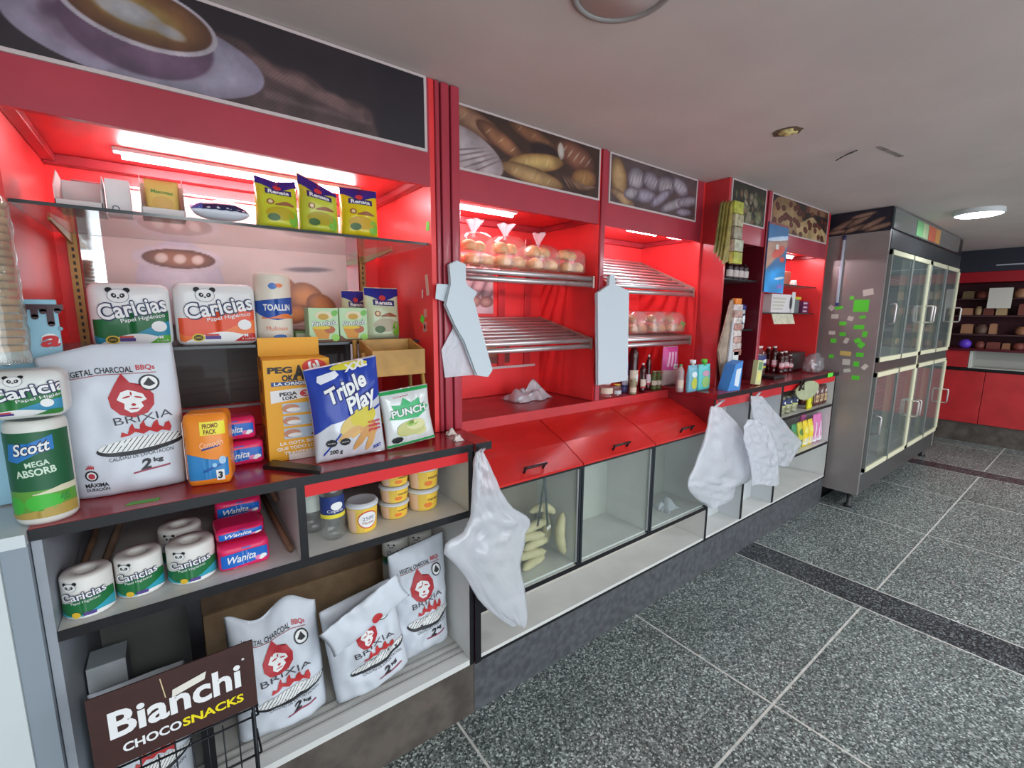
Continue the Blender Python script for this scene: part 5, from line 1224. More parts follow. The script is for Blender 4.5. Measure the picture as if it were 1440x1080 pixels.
for i, (pl, pr) in enumerate(((436, 478), (479, 518))):
    xL, xR, hh = fit(pl, pr, 433, 1.625, Z2); w_ = xR - xL
    t = thing('sweet_box', 'green sweet box with cup picture on the lower glass shelf, %s' % ('beside the towel roll' if i == 0 else 'nearer the pale pasta bag'), 'box', ((xL + xR) / 2, 1.625, Z2))
    mb = MB(); mb.box(-w_ / 2, w_ / 2 - .001, 0, .06, 0, hh, C(176, 206, 160, .4), .001); loc_build(mb, 'box_body', t)
    P = Print(flatS(0)); P.ell(0, hh * .78, w_ * .3, hh * .13, C(216, 206, 170, .5), 1); P.ell(-.02 * w_, hh * .74, w_ * .18, hh * .09, C(190, 150, 60, .5), 2); P.ell(.36 * w_, hh * .85, w_ * .12, hh * .08, C(110, 180, 80, .5), 2, .6)
    outlined(P, 'Panelada', 0, hh * .56, hh * .13, w_ * .86, WHT, C(60, 96, 70, .5), 3, .06, .01, .3); P.poly([(-.4 * w_, hh * .42), (-.24 * w_, hh * .10), (.12 * w_, hh * .08), (.22 * w_, hh * .42)], C(206, 140, 50, .5), 1); P.ell(-.10 * w_, hh * .42, .3 * w_, hh * .05, C(216, 186, 50, .5), 3); P.ell(.18 * w_, hh * .36, .18 * w_, hh * .11, C(176, 96, 60, .5), 2)
    P.poly([(-.5 * w_, 0), (.5 * w_, 0), (.5 * w_, hh * .18), (.2 * w_, hh * .07), (-.3 * w_, hh * .07), (-.5 * w_, hh * .2)], C(110, 70, 40, .5), 0); P.ell(.36 * w_, hh * .12, w_ * .14, hh * .11, C(150, 206, 90, .5), 4, 0, 9); P.build('printed_label', t)

def pasta(label, xc, y, z, w, h, yel, seed, rotz=0.0, lean=0.0, dep=0.07, topcut=None):
    t, S = bag('pasta_bag', label, 'pasta bag', (xc, y, z), w, h, dep, C(*yel, 0.2), 'stand', rotz=rotz, lean=lean, seed=seed, wr=0.006, nu=20, nv=24, topw=0.97, topcut=topcut)
    P = Print(S, .01, .0012); B_ = C(36, 44, 130, .25)
    P.wave(-w * .49, w * .49, lambda x: h * (.80 - .05 * math.cos(x / w * 6)), lambda x: h * .985, B_, 0)
    P.ell(-.02 * w, h * .80, .10 * w, h * .05, C(196, 60, 60, .4), 2)
    P.poly([(-.30 * w, h * .66), (.32 * w, h * .645), (.32 * w, h * .755), (-.30 * w, h * .77)], C(50, 40, 100, .4), 1); P.text('Renata', .01 * w, h * .708, h * .07, WHT, 2, w * .50, -.02, .03)
    P.ell(-.20 * w, h * .50, .085 * w, h * .055, C(150, 80, 50, .4), 2); P.ell(-.20 * w, h * .50, .05 * w, h * .035, C(220, 200, 150, .4), 3); P.wave(-.1 * w, .36 * w, lambda x: h * .44, lambda x: h * (.49 + .03 * math.sin(x * 90)), C(150, 90, 60, .4), 2)
    P.ell(0.02 * w, h * .28, .34 * w, h * .13, C(max(0, yel[0] - 20), max(0, yel[1] - 40), max(0, yel[2] - 30), .4), 1); P.ell(-.15 * w, h * .20, .14 * w, h * .07, C(70, 100, 50, .4), 3); P.ell(.32 * w, h * .2, .12 * w, h * .15, C(120, 180, 60, .4), 1)
    P.build('printed_label', t); return t
for (pl, pr, pt, y, yel, lab, sd, tc, ro) in ((363, 424, 246, 1.525, (196, 196, 50), 'yellow-green pasta bag with blue top on the upper glass shelf, leftmost of three', 5, lambda a: .02 * abs(a) - .012, .05), (425, 480, 255, 1.525, (190, 192, 60), 'yellow-green pasta bag on the upper glass shelf, middle of three', 6, lambda a: -.05 * a, -.1), (484, 536, 263, 1.525, (214, 190, 30), 'bright yellow pasta bag on the upper glass shelf, rightmost of three', 7, None, -.12)):
    xL, xR, hh = fit(pl, pr, pt, y, 1.7445); pasta(lab, (xL + xR) / 2, y + .032, 1.7445, (xR - xL), hh * 1.0, yel, sd, ro, topcut=tc)
xL, xR, hh = fit(518, 567, 404, 1.66, Z2); pasta('pale pasta bag with blue top on the lower glass shelf, behind the wooden tray', (xL + xR) / 2, 1.70, Z2, xR - xL, hh, (196, 206, 170), 8)
xL, xR, hh = fit(492, 520, 408, 1.75, Z2); pasta('pasta bag half hidden behind the green sweet boxes', (xL + xR) / 2, 1.80, Z2, (xR - xL) * 1.3, hh, (190, 200, 160), 9)

# upper shelf, left part
Z1 = 1.7445
def tray_carton(label, pl, pr, pt, y, dep):
    xL, xR, hh = fit(pl, pr, pt, y, Z1); w_ = xR - xL
    t = thing('open_carton', label, 'carton', ((xL + xR) / 2, y, Z1)); m = C(212, 206, 204, .6, name='grey_white_card')
    mb = MB(); mb.box(-w_ / 2, w_ / 2, 0, .002, 0, hh * .22, m); loc_build(mb, 'front_lip', t)
    mb = MB(); mb.box(-w_ / 2, w_ / 2, dep - .002, dep, 0, hh * .95, m); loc_build(mb, 'back_wall', t)
    for x in (-w_ / 2, w_ / 2 - .002):
        mb = MB(); mb.prism([(.0, 0), (.0, hh * .55), (dep * .5, hh * 1.05), (dep * .8, hh), (dep, hh * .95), (dep, 0)], x, x + .002, m, 'x'); loc_build(mb, 'side_wall', t)
    mb = MB(); mb.box(-w_ / 2, w_ / 2, 0, dep, 0, .002, m); loc_build(mb, 'base', t)
    return t, w_, hh
t, w_, hh = tray_carton('white open carton with a cut front at the left end of the upper glass shelf', 78, 146, 238, 1.56, .12)
for k in range(3):
    tt = thing('flat_packet', 'flat yellow and orange packet lying in the left open carton, ' + ('lowest', 'middle', 'topmost')[k], 'packet', (t.location.x - .004 + .004 * k, 1.60, Z1 + .0025 + .0075 * k), rotz=.05 * k)
    mb = MB(); mb.box(-w_ * .38, w_ * .38, 0, .05, 0, .006, C(*((224, 170, 80), (230, 200, 110), (220, 150, 90))[k], .4), .002); loc_build(mb, 'packet', tt)
xL, xR, hh = fit(152, 187, 252, 1.60, Z1)
t = thing('white_box', 'white box with a round grey hole on the upper glass shelf, between the open cartons', 'box', ((xL + xR) / 2, 1.60, Z1))
mb = MB(); w_ = xR - xL; mb.box(-w_ / 2, w_ / 2, 0, .05, 0, hh, C(226, 222, 220, .5), .001); loc_build(mb, 'box_body', t)
P = Print(flatS(0)); P.ell(-.15 * w_, hh * .2, .008, .008, C(120, 116, 124, .5), 0); P.ell(-.15 * w_, hh * .2, .005, .005, C(220, 220, 224, .5), 1); P.build('grommet', t)
t, w_, hh = tray_carton('white open carton holding a yellow pouch on the upper glass shelf', 200, 262, 247, 1.55, .09)
tt, S = bag('yellow_pouch', 'shiny yellow pouch standing in the right open carton', 'pouch', (t.location.x, 1.592, Z1 + .0045), w_ * .80, hh * .93, .032, C(230, 196, 110, .25), seed=15, wr=.002, nu=14, nv=16)
P = Print(S, .012, .0012); P.text('Mascotas', 0, hh * .62, hh * .08, C(90, 150, 80, .5), 1, w_ * .5, -.05, .02); P.ell(0, hh * .35, w_ * .25, hh * .16, C(214, 170, 90, .4), 1); P.ell(-.02, hh * .12, .012, hh * .06, C(110, 60, 40, .4), 2); P.ell(.018, hh * .13, .012, hh * .06, C(150, 80, 50, .4), 2); P.build('printed_label', tt)
xL, xR, hh = fit(268, 352, 280, 1.56, Z1)
t, S = bag('flat_snack_bag', 'white and blue snack bag lying flat on the upper glass shelf', 'snack bag', ((xL + xR) / 2, 1.53, Z1 + .026), xR - xL, .11, .05, C(216, 218, 226, .2), 'pillow', lean=math.radians(-76), seed=16, wr=.003, nu=20, nv=18)
P = Print(S, .012, .0012); w_ = xR - xL; P.rect(-.49 * w_, -.30 * w_, .002, .108, C(60, 100, 190, .3), 0); P.rect(-.3 * w_, .49 * w_, .002, .018, C(30, 50, 90, .3), 0); P.ell(.12 * w_, .06, .2 * w_, .022, C(190, 110, 90, .4), 1); P.ell(.15 * w_, .065, .12 * w_, .012, C(120, 160, 80, .4), 2); P.build('printed_label', t)

# ================================================================== LOWER SHELF GOODS (left base)
def roll(label, xc, y, z, r, h, turn=0.0, group=None, plain=False):
    t = thing('toilet_roll', label, 'toilet roll', (xc, y, z), rotz=turn, group=group)
    mb = MB(); mb.lathe([(r * .36, h * .55), (r * .38, h - .003), (r * .5, h), (r * .92, h), (r, h - .006), (r, .006), (r * .94, 0), (r * .4, 0)], C(222, 220, 214, .45, name='wrapped_paper', bump=.2, bscale=35), 32, cap=False); loc_build(mb, 'wrapped_roll', t)
    mb = MB(); mb.lathe([(r * .359, .002), (r * .359, h * .56)], C(130, 120, 112, .8), 20, cap=False); mb.lathe([(0, .002), (r * .359, .002)], C(90, 84, 80, .8), 20, cap=False); loc_build(mb, 'core', t)
    P = Print(cylS(r), .008, .0008); q = r * 1.5
    P.wave(-q, q, lambda x: h * .08, lambda x: h * (.46 + .08 * math.sin(x * 40 + .5) + 1.2 * max(0, x)), C(30, 110, 60, .4), 0); P.wave(-q * .8, q, lambda x: h * .08, lambda x: h * (.22 + .12 * math.sin(x * 38 - 1)), C(50, 160, 180, .4), 1); P.wave(0, q, lambda x: h * .05, lambda x: h * (.08 + .06 * math.sin(max(0, x) * 50)), WHT, 2)
    panda(P, -.018, h * .80, h * .24, 3); outlined(P, 'Caricias', 0.004, h * .60, h * .18, r * 1.7, WHT, NAVY, 9, .10, .015); P.text('Papel Higiénico', .006, h * .44, h * .06, WHT, 4, r * 1.1, .10)
    P.ell(-.012, h * .13, .008, h * .07, C(220, 180, 50, .5), 4); P.rect(0, .022, h * .09, h * .17, C(80, 60, 130, .5), 4); P.build('printed_wrapper', t); return t
zr = ZS + .0005
for (pl, pr, pt, y, lab) in ((85, 162, 797, 1.306, 'wrapped toilet roll on the lower shelf, nearest the left end'), (160, 231, 772, 1.335, 'wrapped toilet roll on the lower shelf, second from the left end'), (233, 304, 768, 1.325, 'wrapped toilet roll on the lower shelf, beside the pink packs'), (222, 286, 745, 1.45, 'wrapped toilet roll standing behind the other three on the lower shelf')):
    xL, xR = Xat(pl, y + .05, zr + .05), Xat(pr, y + .05, zr + .05); r = (xR - xL) / 2 * .96
    roll(lab, (xL + xR) / 2, y + r, zr, r, .098, turn=-.15)
# bottles in the right compartment
OIL = film('clear_bottle_plastic', (226, 236, 232), .05, .05, gloss=.9)
WATER = film('clear_liquid', (220, 228, 222), .07, .03, gloss=.5)
def bottle(name, label, cat, xc, y, z, r, h, body, cap, lab, labc, text=None, group=None, neck=.28, liquid=None, tcol=WHT, lz=(.35, .68)):
    t = thing(name, label, cat, (xc, y, z), group=group)
    mb = MB(); mb.lathe([(r * .8, 0), (r, h * .03), (r, h * .12), (r * .92, h * .16), (r, h * .2), (r, h * .30), (r * .97, h * .33), (r * .97, h * .70), (r, h * .72), (r * .9, h * .80), (r * .45, h * .90), (r * neck, h * .93), (r * neck, h * .955)], body, 20); loc_build(mb, 'bottle_body', t)
    mb = MB(); mb.lathe([(r * (neck + .08), h * .94), (r * (neck + .1), h * .995), (r * neck * .8, h)], cap, 14); loc_build(mb, 'cap', t)
    if liquid: mb = MB(); mb.lathe([(r * .75, .004), (r * .9, h * .04), (r * .88, h * .74), (0, h * .745)], liquid, 16); loc_build(mb, 'liquid', t)
    if lab:
        P = Print(cylS(r * .985), .008, .0008); q = r * 1.5; P.rect(-q, q, h * lz[0], h * lz[1], lab, 0)
        if labc: P.rect(-q, q, h * lz[0], h * (lz[0] + .06), labc, 1); P.ell(.005, h * (lz[0] * .45 + lz[1] * .55), r * .5, h * .06, WHT, 2)
        if text: P.text(text, 0, h * (lz[0] * .65 + lz[1] * .35), h * .045, tcol, 3, r * 1.3)
        P.build('printed_label', t)
    return t
xL, xR, hh = fit(457, 491, 668, 1.34, ZS); r = (xR - xL) / 2
bottle('oil_bottle', 'clear ribbed oil bottle with blue and yellow label on the lower shelf', 'bottle', (xL + xR) / 2, 1.34 + r, ZS, r, .205, OIL, C(220, 200, 60, .4), C(36, 56, 120, .4), C(226, 210, 60, .4), 'Coposa')
xL, xR, hh = fit(430, 456, 680, 1.42, ZS)
bottle('oil_bottle', 'clear oil bottle without visible label beside the black post on the lower shelf', 'bottle', (xL + xR) / 2 + .004, 1.46, ZS, r, .205, OIL, C(220, 200, 60, .4), C(206, 214, 206, .4), None, None)
def tub(label, xc, y, z, r, h, big=False, group=None, plain=False):
    t = thing('margarine_tub', label, 'tub', (xc, y, z), group=group)
    mb = MB(); mb.lathe([(r * .78, 0), (r * .82, .003), (r * .93, h * .86), (r * .95, h * .87)], C(236, 200, 90, .35) if not plain else C(226, 226, 222, .35), 32); loc_build(mb, 'cup', t)
    mb = MB(); mb.lathe([(r * .955, h * .84), (r, h * .85), (r, h * .93), (r * .93, h * .94), (r * .90, h), (r * .80, h * .985), (0, h * .98)], C(206, 210, 214, .3), 32); loc_build(mb, 'lid', t)
    if not plain:
        P = Print(lambda u, v, o: ((r * (.82 + .12 * v / h) + o) * math.sin(u / r), -(r * (.82 + .12 * v / h) + o) * math.cos(u / r), v), .008, .0007)
        P.rect(-r * 1.5, -r * .75, h * .05, h * .80, C(226, 190, 160, .4), 0); P.rect(-r * .2, r * 1.4, h * .05, h * .80, C(240, 196, 70, .4), 0)
        if big: P.ell(.1 * r, h * .45, r * .72, h * .30, C(206, 60, 50, .5), 1); P.ell(.1 * r, h * .45, r * .66, h * .26, WHT, 2); P.text('2500', .1 * r, h * .5, h * .12, C(80, 80, 130, .5), 3, r * .8, .05); P.text('Mavesa', .1 * r, h * .36, h * .1, C(150, 60, 60, .5), 3, r * .8, .05)
        else: P.text('mavesa', .35 * r, h * .55, h * .14, C(90, 60, 50, .5), 1, r * .9, 0, .02); P.ell(-.05 * r, h * .28, r * .3, h * .12, C(230, 130, 60, .4), 1)
        P.build('printed_label', t)
    return t
xL, xR, hh = fit(494, 541, 703, 1.325, ZS); tub('large round yellow margarine tub with grey lid on the lower shelf', (xL + xR) / 2, 1.325 + (xR - xL) / 2, ZS, (xR - xL) / 2 * .97, .098, True)
xL, xR, _ = fit(542, 583, 720, 1.36, ZS); r = (xR - xL) / 2
for k in range(3): tub('yellow margarine tub in the three-high stack beside the large tub, ' + ('bottom', 'middle', 'top')[k], (xL + xR) / 2 + .002 * k, 1.36 + r, ZS + .0005 + .0565 * k, r, .056)
xL, xR, _ = fit(583, 626, 720, 1.36, ZS); r2 = (xR - xL) / 2
for k in range(2): tub('yellow margarine tub in the two-high stack at the right end of the shelf, ' + ('bottom', 'top')[k], (xL + xR) / 2 + .003 * k, 1.36 + r2, ZS + .0005 + .078 * k, r2, .077)

# ---- bottom of the left cabinet: charcoal bags and toilet rolls
ZB = 0.2425
def charbag(label, pl, pr, y, h, w, seed, full=False, lean=-0.05, roll=0.0, rotz=0.0, topw=1.0, topcut=None, skew=0.0, dep=.13):
    t, S = bag('charcoal_bag', label, 'charcoal bag', (pl, y + dep / 2, ZB + .005 + abs(roll) * w * .45), w, h, dep, CHARW, lean=lean, roll=roll, rotz=rotz, seed=seed, wr=.012, topw=topw, nu=30, nv=40, topcut=topcut, skew=skew)
    P = Print(S, .010, .0024); brixia(P, w, h, full); P.build('printed_label', t); return t
charbag('white charcoal bag with lion head in the bottom compartment, right of the brown sign', .180, 0, 1.335, .375, .245, 21, roll=-.03, topw=.98, topcut=lambda a: .02 * math.sin(a * 9), skew=.0, rotz=-.05)
charbag('white charcoal bag with its top folded over, middle one in the bottom compartment', .452, 0, 1.318, .335, .25, 22, lean=-.02, roll=-.14, topw=.92, rotz=0, dep=.11)
charbag('white charcoal bag in the bottom compartment, beside the right end panel', .655, 0, 1.385, .415, .22, 23, rotz=0, dep=.10, topcut=lambda a: .03 * a)
charbag('white charcoal bag partly hidden behind the wire rack under the brown sign', -.142, 0, 1.32, .34, .19, 24, lean=-.02, dep=.10)
xm = .44
tt, S = bag('folded_bag_top', 'loose white empty charcoal bag draped over the middle bag', 'bag', (.432, 1.295, ZB + .285), .27, .095, .02, CHARW, 'pillow', lean=-.05, roll=-.42, seed=31, wr=.008)
P = Print(S, .012, .0014); P.ell(.02, .02, .018, .014, C(186, 48, 50, .5), 1); P.build('printed_label', tt)
k = 0
for px, y in ((592, 1.53), (620, 1.53)):
    for j in range(4):
        zz = ZB + .0008 + j * .1005
        x = .627 if px < 600 else .7285
        roll('wrapped toilet roll in the %s stack behind the right charcoal bag, %s' % (('left', 'right')[px > 600], ('bottom', 'second', 'third', 'top')[j]), x, y + .058, zz, .0495, .099, turn=-.3)

# ---- brown sign on wire rack in front
rk = thing('sign_rack', 'brown snack sign on a black wire rack in front of the left cabinet', 'display rack', (-0.06, 1.18, 0.0))
sx0, sx1, sz0, sz1 = -0.208, 0.094, 0.530, 0.708
mb = MB(); mb.box(sx0, sx1, 1.176, 1.181, sz0, sz1, C(62, 36, 32, .55, name='brown_sign_board', noise_amt=.08), .0008); sg = mb.build('sign_board', rk)
P = Print(lambda u, v, o: (u, -.004 - o, v)); w_ = sx1 - sx0; xo = (sx0 + sx1) / 2 + .06
P.text('Bianchi', xo, (sz0 + sz1) / 2 + .012, .060, C(232, 232, 232, .5), 1, w_ * .80, 0, .028)
P.text('CHOCO', xo - .052, sz0 + .038, .020, C(232, 232, 232, .5), 1, w_ * .34, 0, .03); P.text('SNACKS', xo + .062, sz0 + .038, .020, C(236, 216, 30, .5), 1, w_ * .40, 0, .03)
P.ell(xo + .128, sz1 - .04, .003, .003, C(200, 200, 200, .5), 1)
P.poly([(xo - .012, sz1 - .066), (xo + .050, sz1 - .052), (xo + .054, sz1 - .034), (xo - .010, sz1 - .048)], C(226, 222, 210, .5), 3); P.poly([(xo - .03, sz1 - .01), (xo - .028, sz1 - .01), (xo - .022, sz1 - .06), (xo - .024, sz1 - .06)], C(214, 190, 150, .5), 3)
P.build('printed_lettering', rk)
WIRE = C(34, 36, 40, .35, .6)
for x in (sx0 + .03, sx1 - .01):
    mb = MB(); mb.tube([(x, 1.188, .01), (x, 1.188, sz0 + .03)], .004, WIRE, 8); mb.build('upright', rk)
for z in (.515, .49, .38, .22): mb = MB(); mb.tube([(sx0 + .03, 1.19, z), (sx1 + .0, 1.19, z)], .0025, WIRE, 6); mb.tube([(sx1, 1.19, z), (sx1, 1.27, z)], .0025, WIRE, 6); mb.build('cross_wire', rk)
for k in range(9):
    x = sx0 + .04 + k * .031; mb = MB(); mb.tube([(x, 1.1935, .20), (x, 1.1935, .525 if k % 2 else .50)], .0018, WIRE, 6); mb.build('basket_wire', rk)
mb = MB(); mb.tube([(sx0 + .03, 1.188, .012), (sx1 - .01, 1.188, .012)], .005, WIRE, 8); mb.tube([(sx0 + .03, 1.188, .012), (sx0 + .03, 1.06, .006)], .005, WIRE, 8); mb.tube([(sx1 - .01, 1.188, .012), (sx1 - .01, 1.06, .006)], .005, WIRE, 8); mb.build('foot_frame', rk)
# loose sheet behind the sign at the left
mb = MB(); mb.box(-0.247, -0.17, 1.4605, 1.4635, .50, .60, C(200, 206, 210, .5)); mb.box(-0.247, -0.17, 1.464, 1.54, ZB, .60, C(176, 184, 190, .5)); o = tag(mb.build('white_carton'), 'white carton with clear film in the dark left compartment behind the sign', 'carton')
# ================================================================== BREAD AND BAGS
def mesh_shell(sx, sy, sz, seed, amp, mat, sub=4, flat=-0.4, box=0):
    bm = bmesh.new(); bmesh.ops.create_icosphere(bm, subdivisions=sub, radius=1)
    for v in bm.verts:
        if box: v.co = Vector([math.copysign(abs(q) ** box, q) for q in v.co])
        n = noise.noise(v.co * 2.6 + Vector((seed, 0, seed))) + .6 * noise.noise(v.co * 7 + Vector((seed, seed, 0)))
        k = 1 + amp * n; c = v.co * k
        if c.z < flat: c.z = flat + (c.z - flat) * .15
        v.co = Vector((c.x * sx, c.y * sy, (c.z - flat) * sz))
    mb = MB(); mb.addbm(bm, mat, True); return mb
ROLLM = C(226, 172, 116, .5, name='pale_bread_crust', noise_amt=.12, noise_scale=25)
ROLLB = C(176, 112, 66, .5, name='brown_bread_crust', noise_amt=.2, noise_scale=25)
def bread_roll(label, p, r, m, group, proto=[]):
    t = thing('bread_roll', label, 'bread roll', p, rotz=random.random() * 6, group=group)
    mb = mesh_shell(r, r * .92, r * .78, random.random() * 9, .07, m, 3, -.6); loc_build(mb, 'roll_crust', t); return t
def bag_skin(t, sx, sy, sz, seed, tie=None, m=CLEARBAG):
    loc_build(mesh_shell(sx, sy, sz, seed, .04, m, 4, -.5, .62), 'clear_film', t)
    if tie:
        vs = []; fs = []; n = 16
        for j, (z, r_, f) in enumerate(((0, .010, 0), (.012, .006, 0), (.03, .014, .5), (.05, .024, .8), (.068, .032, .9))):
            for k in range(n):
                a = 2 * math.pi * k / n; rr_ = r_ * (1 + f * .6 * math.sin(a * 4 + seed)); vs.append((tie[0] + rr_ * math.cos(a) + .12 * z, tie[1] + rr_ * math.sin(a) * .5, tie[2] + z + .006 * math.sin(a * 3 + seed) * f))
        for j in range(4):
            for k in range(n): k2 = (k + 1) % n; fs.append((j * n + k, j * n + k2, (j + 1) * n + k2, (j + 1) * n + k))
        mb = MB(); mb.add(vs, fs, film('gathered_film', (250, 226, 232), .45, .2, .3, gloss=.7), True); loc_build(mb, 'tied_neck', t)
random.seed(17)
zr0 = 1.690
wheres = ['leftmost', 'second', 'third', 'rightmost']
# upper rack of the second cabinet: bagged rolls
for i, (pl, pr, ptop, tie) in enumerate(((644, 687, 335, True), (688, 731, 340, True), (732, 778, 352, True), (779, 812, 357, False))):
    y = 1.675; xL, xR = Xat(pl, y, zr0 + .03), Xat(pr, y, zr0 + .03); xc = (xL + xR) / 2; w_ = xR - xL; sx = w_ / 2 * 1.0
    hz = Zat(ptop, xc, y) - zr0; zb = 1.6985
    rr_ = min(.038, w_ * .222); gp = 'rolls in the %s bag on the upper rack' % wheres[i]
    for (a, b, c_) in ((-.46, -.040, 0), (.46, -.040, 0), (-.46, .041, .0), (.46, .041, .0), (-.40, -.01, .058), (.40, .01, .058)):
        bread_roll('pale round bread roll inside the %s clear bag on the upper rack' % wheres[i], (xc + a * w_ * .50, y + b * .95, zb + c_ + .006), rr_, ROLLM, gp)
    t = thing('bread_bag', '%s clear plastic bag of rolls on the upper rack under the assorted bread banner' % wheres[i], 'bread bag', (xc, y, zb))
    bag_skin(t, sx, .088, (hz + .01) / 1.46, i * 2.3 + 1, (0, 0, hz * .99) if tie else None)
# lower rack of the third cabinet: brown bagged bread
for i, (pl, pr, pt) in enumerate(((872, 900, 443), (901, 926, 447), (927, 950, 447))):
    y = 1.68; z = 1.3985; xL, xR = Xat(pl, y, z + .03), Xat(pr, y, z + .03); xc = (xL + xR) / 2; w_ = xR - xL; wh = ('left', 'middle', 'right')[i]
    for (a, b, c_) in ((-.46, -.04, 0), (.46, -.04, 0), (-.46, .04, 0), (.46, .04, 0), (0, 0, .052)):
        bread_roll('brown glossy bread roll inside the %s bag on the lower rack of the third cabinet' % wh, (xc + a * w_ * .50, y + b, z + c_ + .005), min(.037, w_ * .222), ROLLB, 'brown rolls in the %s bag' % wh)
    t = thing('bread_bag', '%s clear bag of brown bread on the lower rack of the third cabinet' % wh, 'bread bag', (xc, y, z))
    bag_skin(t, w_ / 2 * .99, .09, .082, i + 20)
# bread sticks in the first bin
STK = C(206, 194, 150, .6, name='pale_dough_stick', noise_amt=.1, noise_scale=20)
random.seed(3)
def stick(p0, p1, r, bend=.02, lab=None):
    p0, p1 = Vector(p0), Vector(p1); n = 9; pts = []
    up = Vector((0, 0, 1)) if abs((p1 - p0).normalized().z) < .8 else Vector((1, 0, 0))
    mb = MB(); vs = []; fs = []; d = (p1 - p0).normalized(); a = d.cross(up).normalized(); b = d.cross(a)
    for i in range(n + 1):
        f = i / n; c_ = p0 + (p1 - p0) * f + b * (-bend * math.sin(math.pi * f)); rr_ = r * (max(0.02, 1 - abs(2 * f - 1) ** 3.5)) ** .5 * (1 + .06 * math.sin(f * 22))
        for k in range(10): an = 2 * math.pi * k / 10; vs.append(tuple(c_ + (a * math.cos(an) + b * math.sin(an)) * rr_))
    for i in range(n):
        for k in range(10): k2 = (k + 1) % 10; fs.append((i * 10 + k, i * 10 + k2, (i + 1) * 10 + k2, (i + 1) * 10 + k))
    fs.append(tuple(range(10))); fs.append(tuple(n * 10 + k for k in range(10)))
    mb.add(vs, fs, STK, True); o = mb.build('bread_stick'); tag(o, lab or 'pale bread stick lying in the heap inside the left glass bin', 'bread', 'bread sticks heaped in the left bin')
for lay in range(5):
    an = (.22, -.20, .10, -.28, .15)[lay]; cols_ = 2
    for row in range(3):
        for col in range(cols_):
            if lay == 4 and row != 0: continue
            if lay == 3 and row == 2: continue
            L_ = .142 + random.random() * .012; x = .980 + col * .168 + (.0, -.02, .008, -.03, .0)[lay] - (.0 if col else .01); y = 1.368 + row * .060; z = .4585 + lay * .0405
            dx, dy = L_ / 2 * math.cos(an), L_ / 2 * math.sin(an); stick((x - dx, y - dy, z), (x + dx, y + dy, z), .0200, .004)
stick((1.291, 1.335, .462), (1.287, 1.345, .655), .022, -.02, 'pale curved bread stick standing upright against the glass of the left bin')
stick((1.235, 1.335, .672), (1.105, 1.350, .705), .020, .02, 'pale bread stick lying crosswise on top of the heap in the left bin')
stick((1.282, 1.45, .462), (1.284, 1.46, .62), .022, .01, 'pale bread stick leaning behind the upright one in the left bin')
# tongs hanging inside the glass
t = thing('steel_tongs', 'flat steel tongs hanging inside the left glass bin', 'tongs', (1.14, 1.305, .855))
mb = MB(); mb.prism([(-.030, -.20), (-.020, -.20), (.012, 0), (.002, 0)], 0.002, .004, C(80, 84, 86, .3, .8)); loc_build(mb, 'arm', t)
mb = MB(); mb.prism([(.028, -.22), (.038, -.22), (.016, 0), (.004, 0)], .006, .008, C(90, 94, 98, .3, .8)); loc_build(mb, 'arm', t)
mb = MB(); mb.box(-.006, .022, -.002, .010, -.002, .012, STEEL, .001); loc_build(mb, 'hinge', t)
mb = MB(); mb.prism([(.022, -.232), (.044, -.222), (.040, -.208), (.02, -.216)], -.002, -.001, SW); loc_build(mb, 'price_tag', t)

# ---- flat packs of carrier bags hanging on the posts
BAGW = C(198, 208, 214, .45, name='stacked_white_carrier_bags', bump=.1, bscale=20)
def flat_pack(label, outline, y0, n, dx, dz, rot_each, wings=None):
    c = outline[0]; t = thing('carrier_bag_pack', label, 'carrier bags', (c[0], y0, c[1]))
    rr_ = random.Random(4)
    for k in range(n):
        mb = MB(); oy = y0 - .003 * k; sx, sz = rr_.uniform(-dx, dx), rr_.uniform(-dz, dz)
        pts = [(p[0] + sx * ((c[1] - p[1]) / .3), p[1] + sz) for p in outline]
        q_ = []
        for i in range(len(pts)):
            a_, b_ = pts[i], pts[(i + 1) % len(pts)]; m_ = max(1, int(math.dist(a_, b_) / .018))
            for j in range(m_): f = j / m_; q_.append((a_[0] + (b_[0] - a_[0]) * f + .0022 * noise.noise((a_[0] + f * 3 + k, i, j)), a_[1] + (b_[1] - a_[1]) * f + .0018 * noise.noise((j, i + k, f * 3))))
        pts = q_
        nP = len(pts); cx_ = sum(p[0] for p in pts) / nP
        vs = [(p[0], oy - .0013 + .0012 * noise.noise((p[0] * 20, p[1] * 20, k)), p[1]) for p in pts] + [(p[0], oy + .0013, p[1]) for p in pts]
        mb.add(vs, [tuple(range(nP)), tuple(range(2 * nP - 1, nP - 1, -1))] + [(i, (i + 1) % nP, (i + 1) % nP + nP, i + nP) for i in range(nP)], BAGW)
        mb.build('bag_layer', t)
    return t
def PX(pts, y): return [(onY(a, b, y).x, onY(a, b, y).z) for a, b in pts]
t = flat_pack('flat stack of white carrier bags hanging straight on the post between the bread cabinets', PX([(854, 388), (861, 386), (862, 400), (881, 409), (879, 534), (838, 541), (837, 412), (853, 401)], 1.545), 1.545, 6, .002, .0015, 0)
mb = MB(); mb.tube([(1.72, 1.560, 1.685), (1.72, 1.515, 1.683), (1.72, 1.510, 1.70)], .003, STEEL, 6); mb.build('hook', t)
t = flat_pack('folded crooked stack of white carrier bags hanging on the fluted pillar', PX([(629, 372), (640, 367), (652, 372), (652, 395), (664, 425), (676, 470), (689, 520), (683, 529), (668, 527), (650, 480), (636, 455), (624, 428), (631, 400)], 1.455), 1.455, 6, .004, .002, 0)
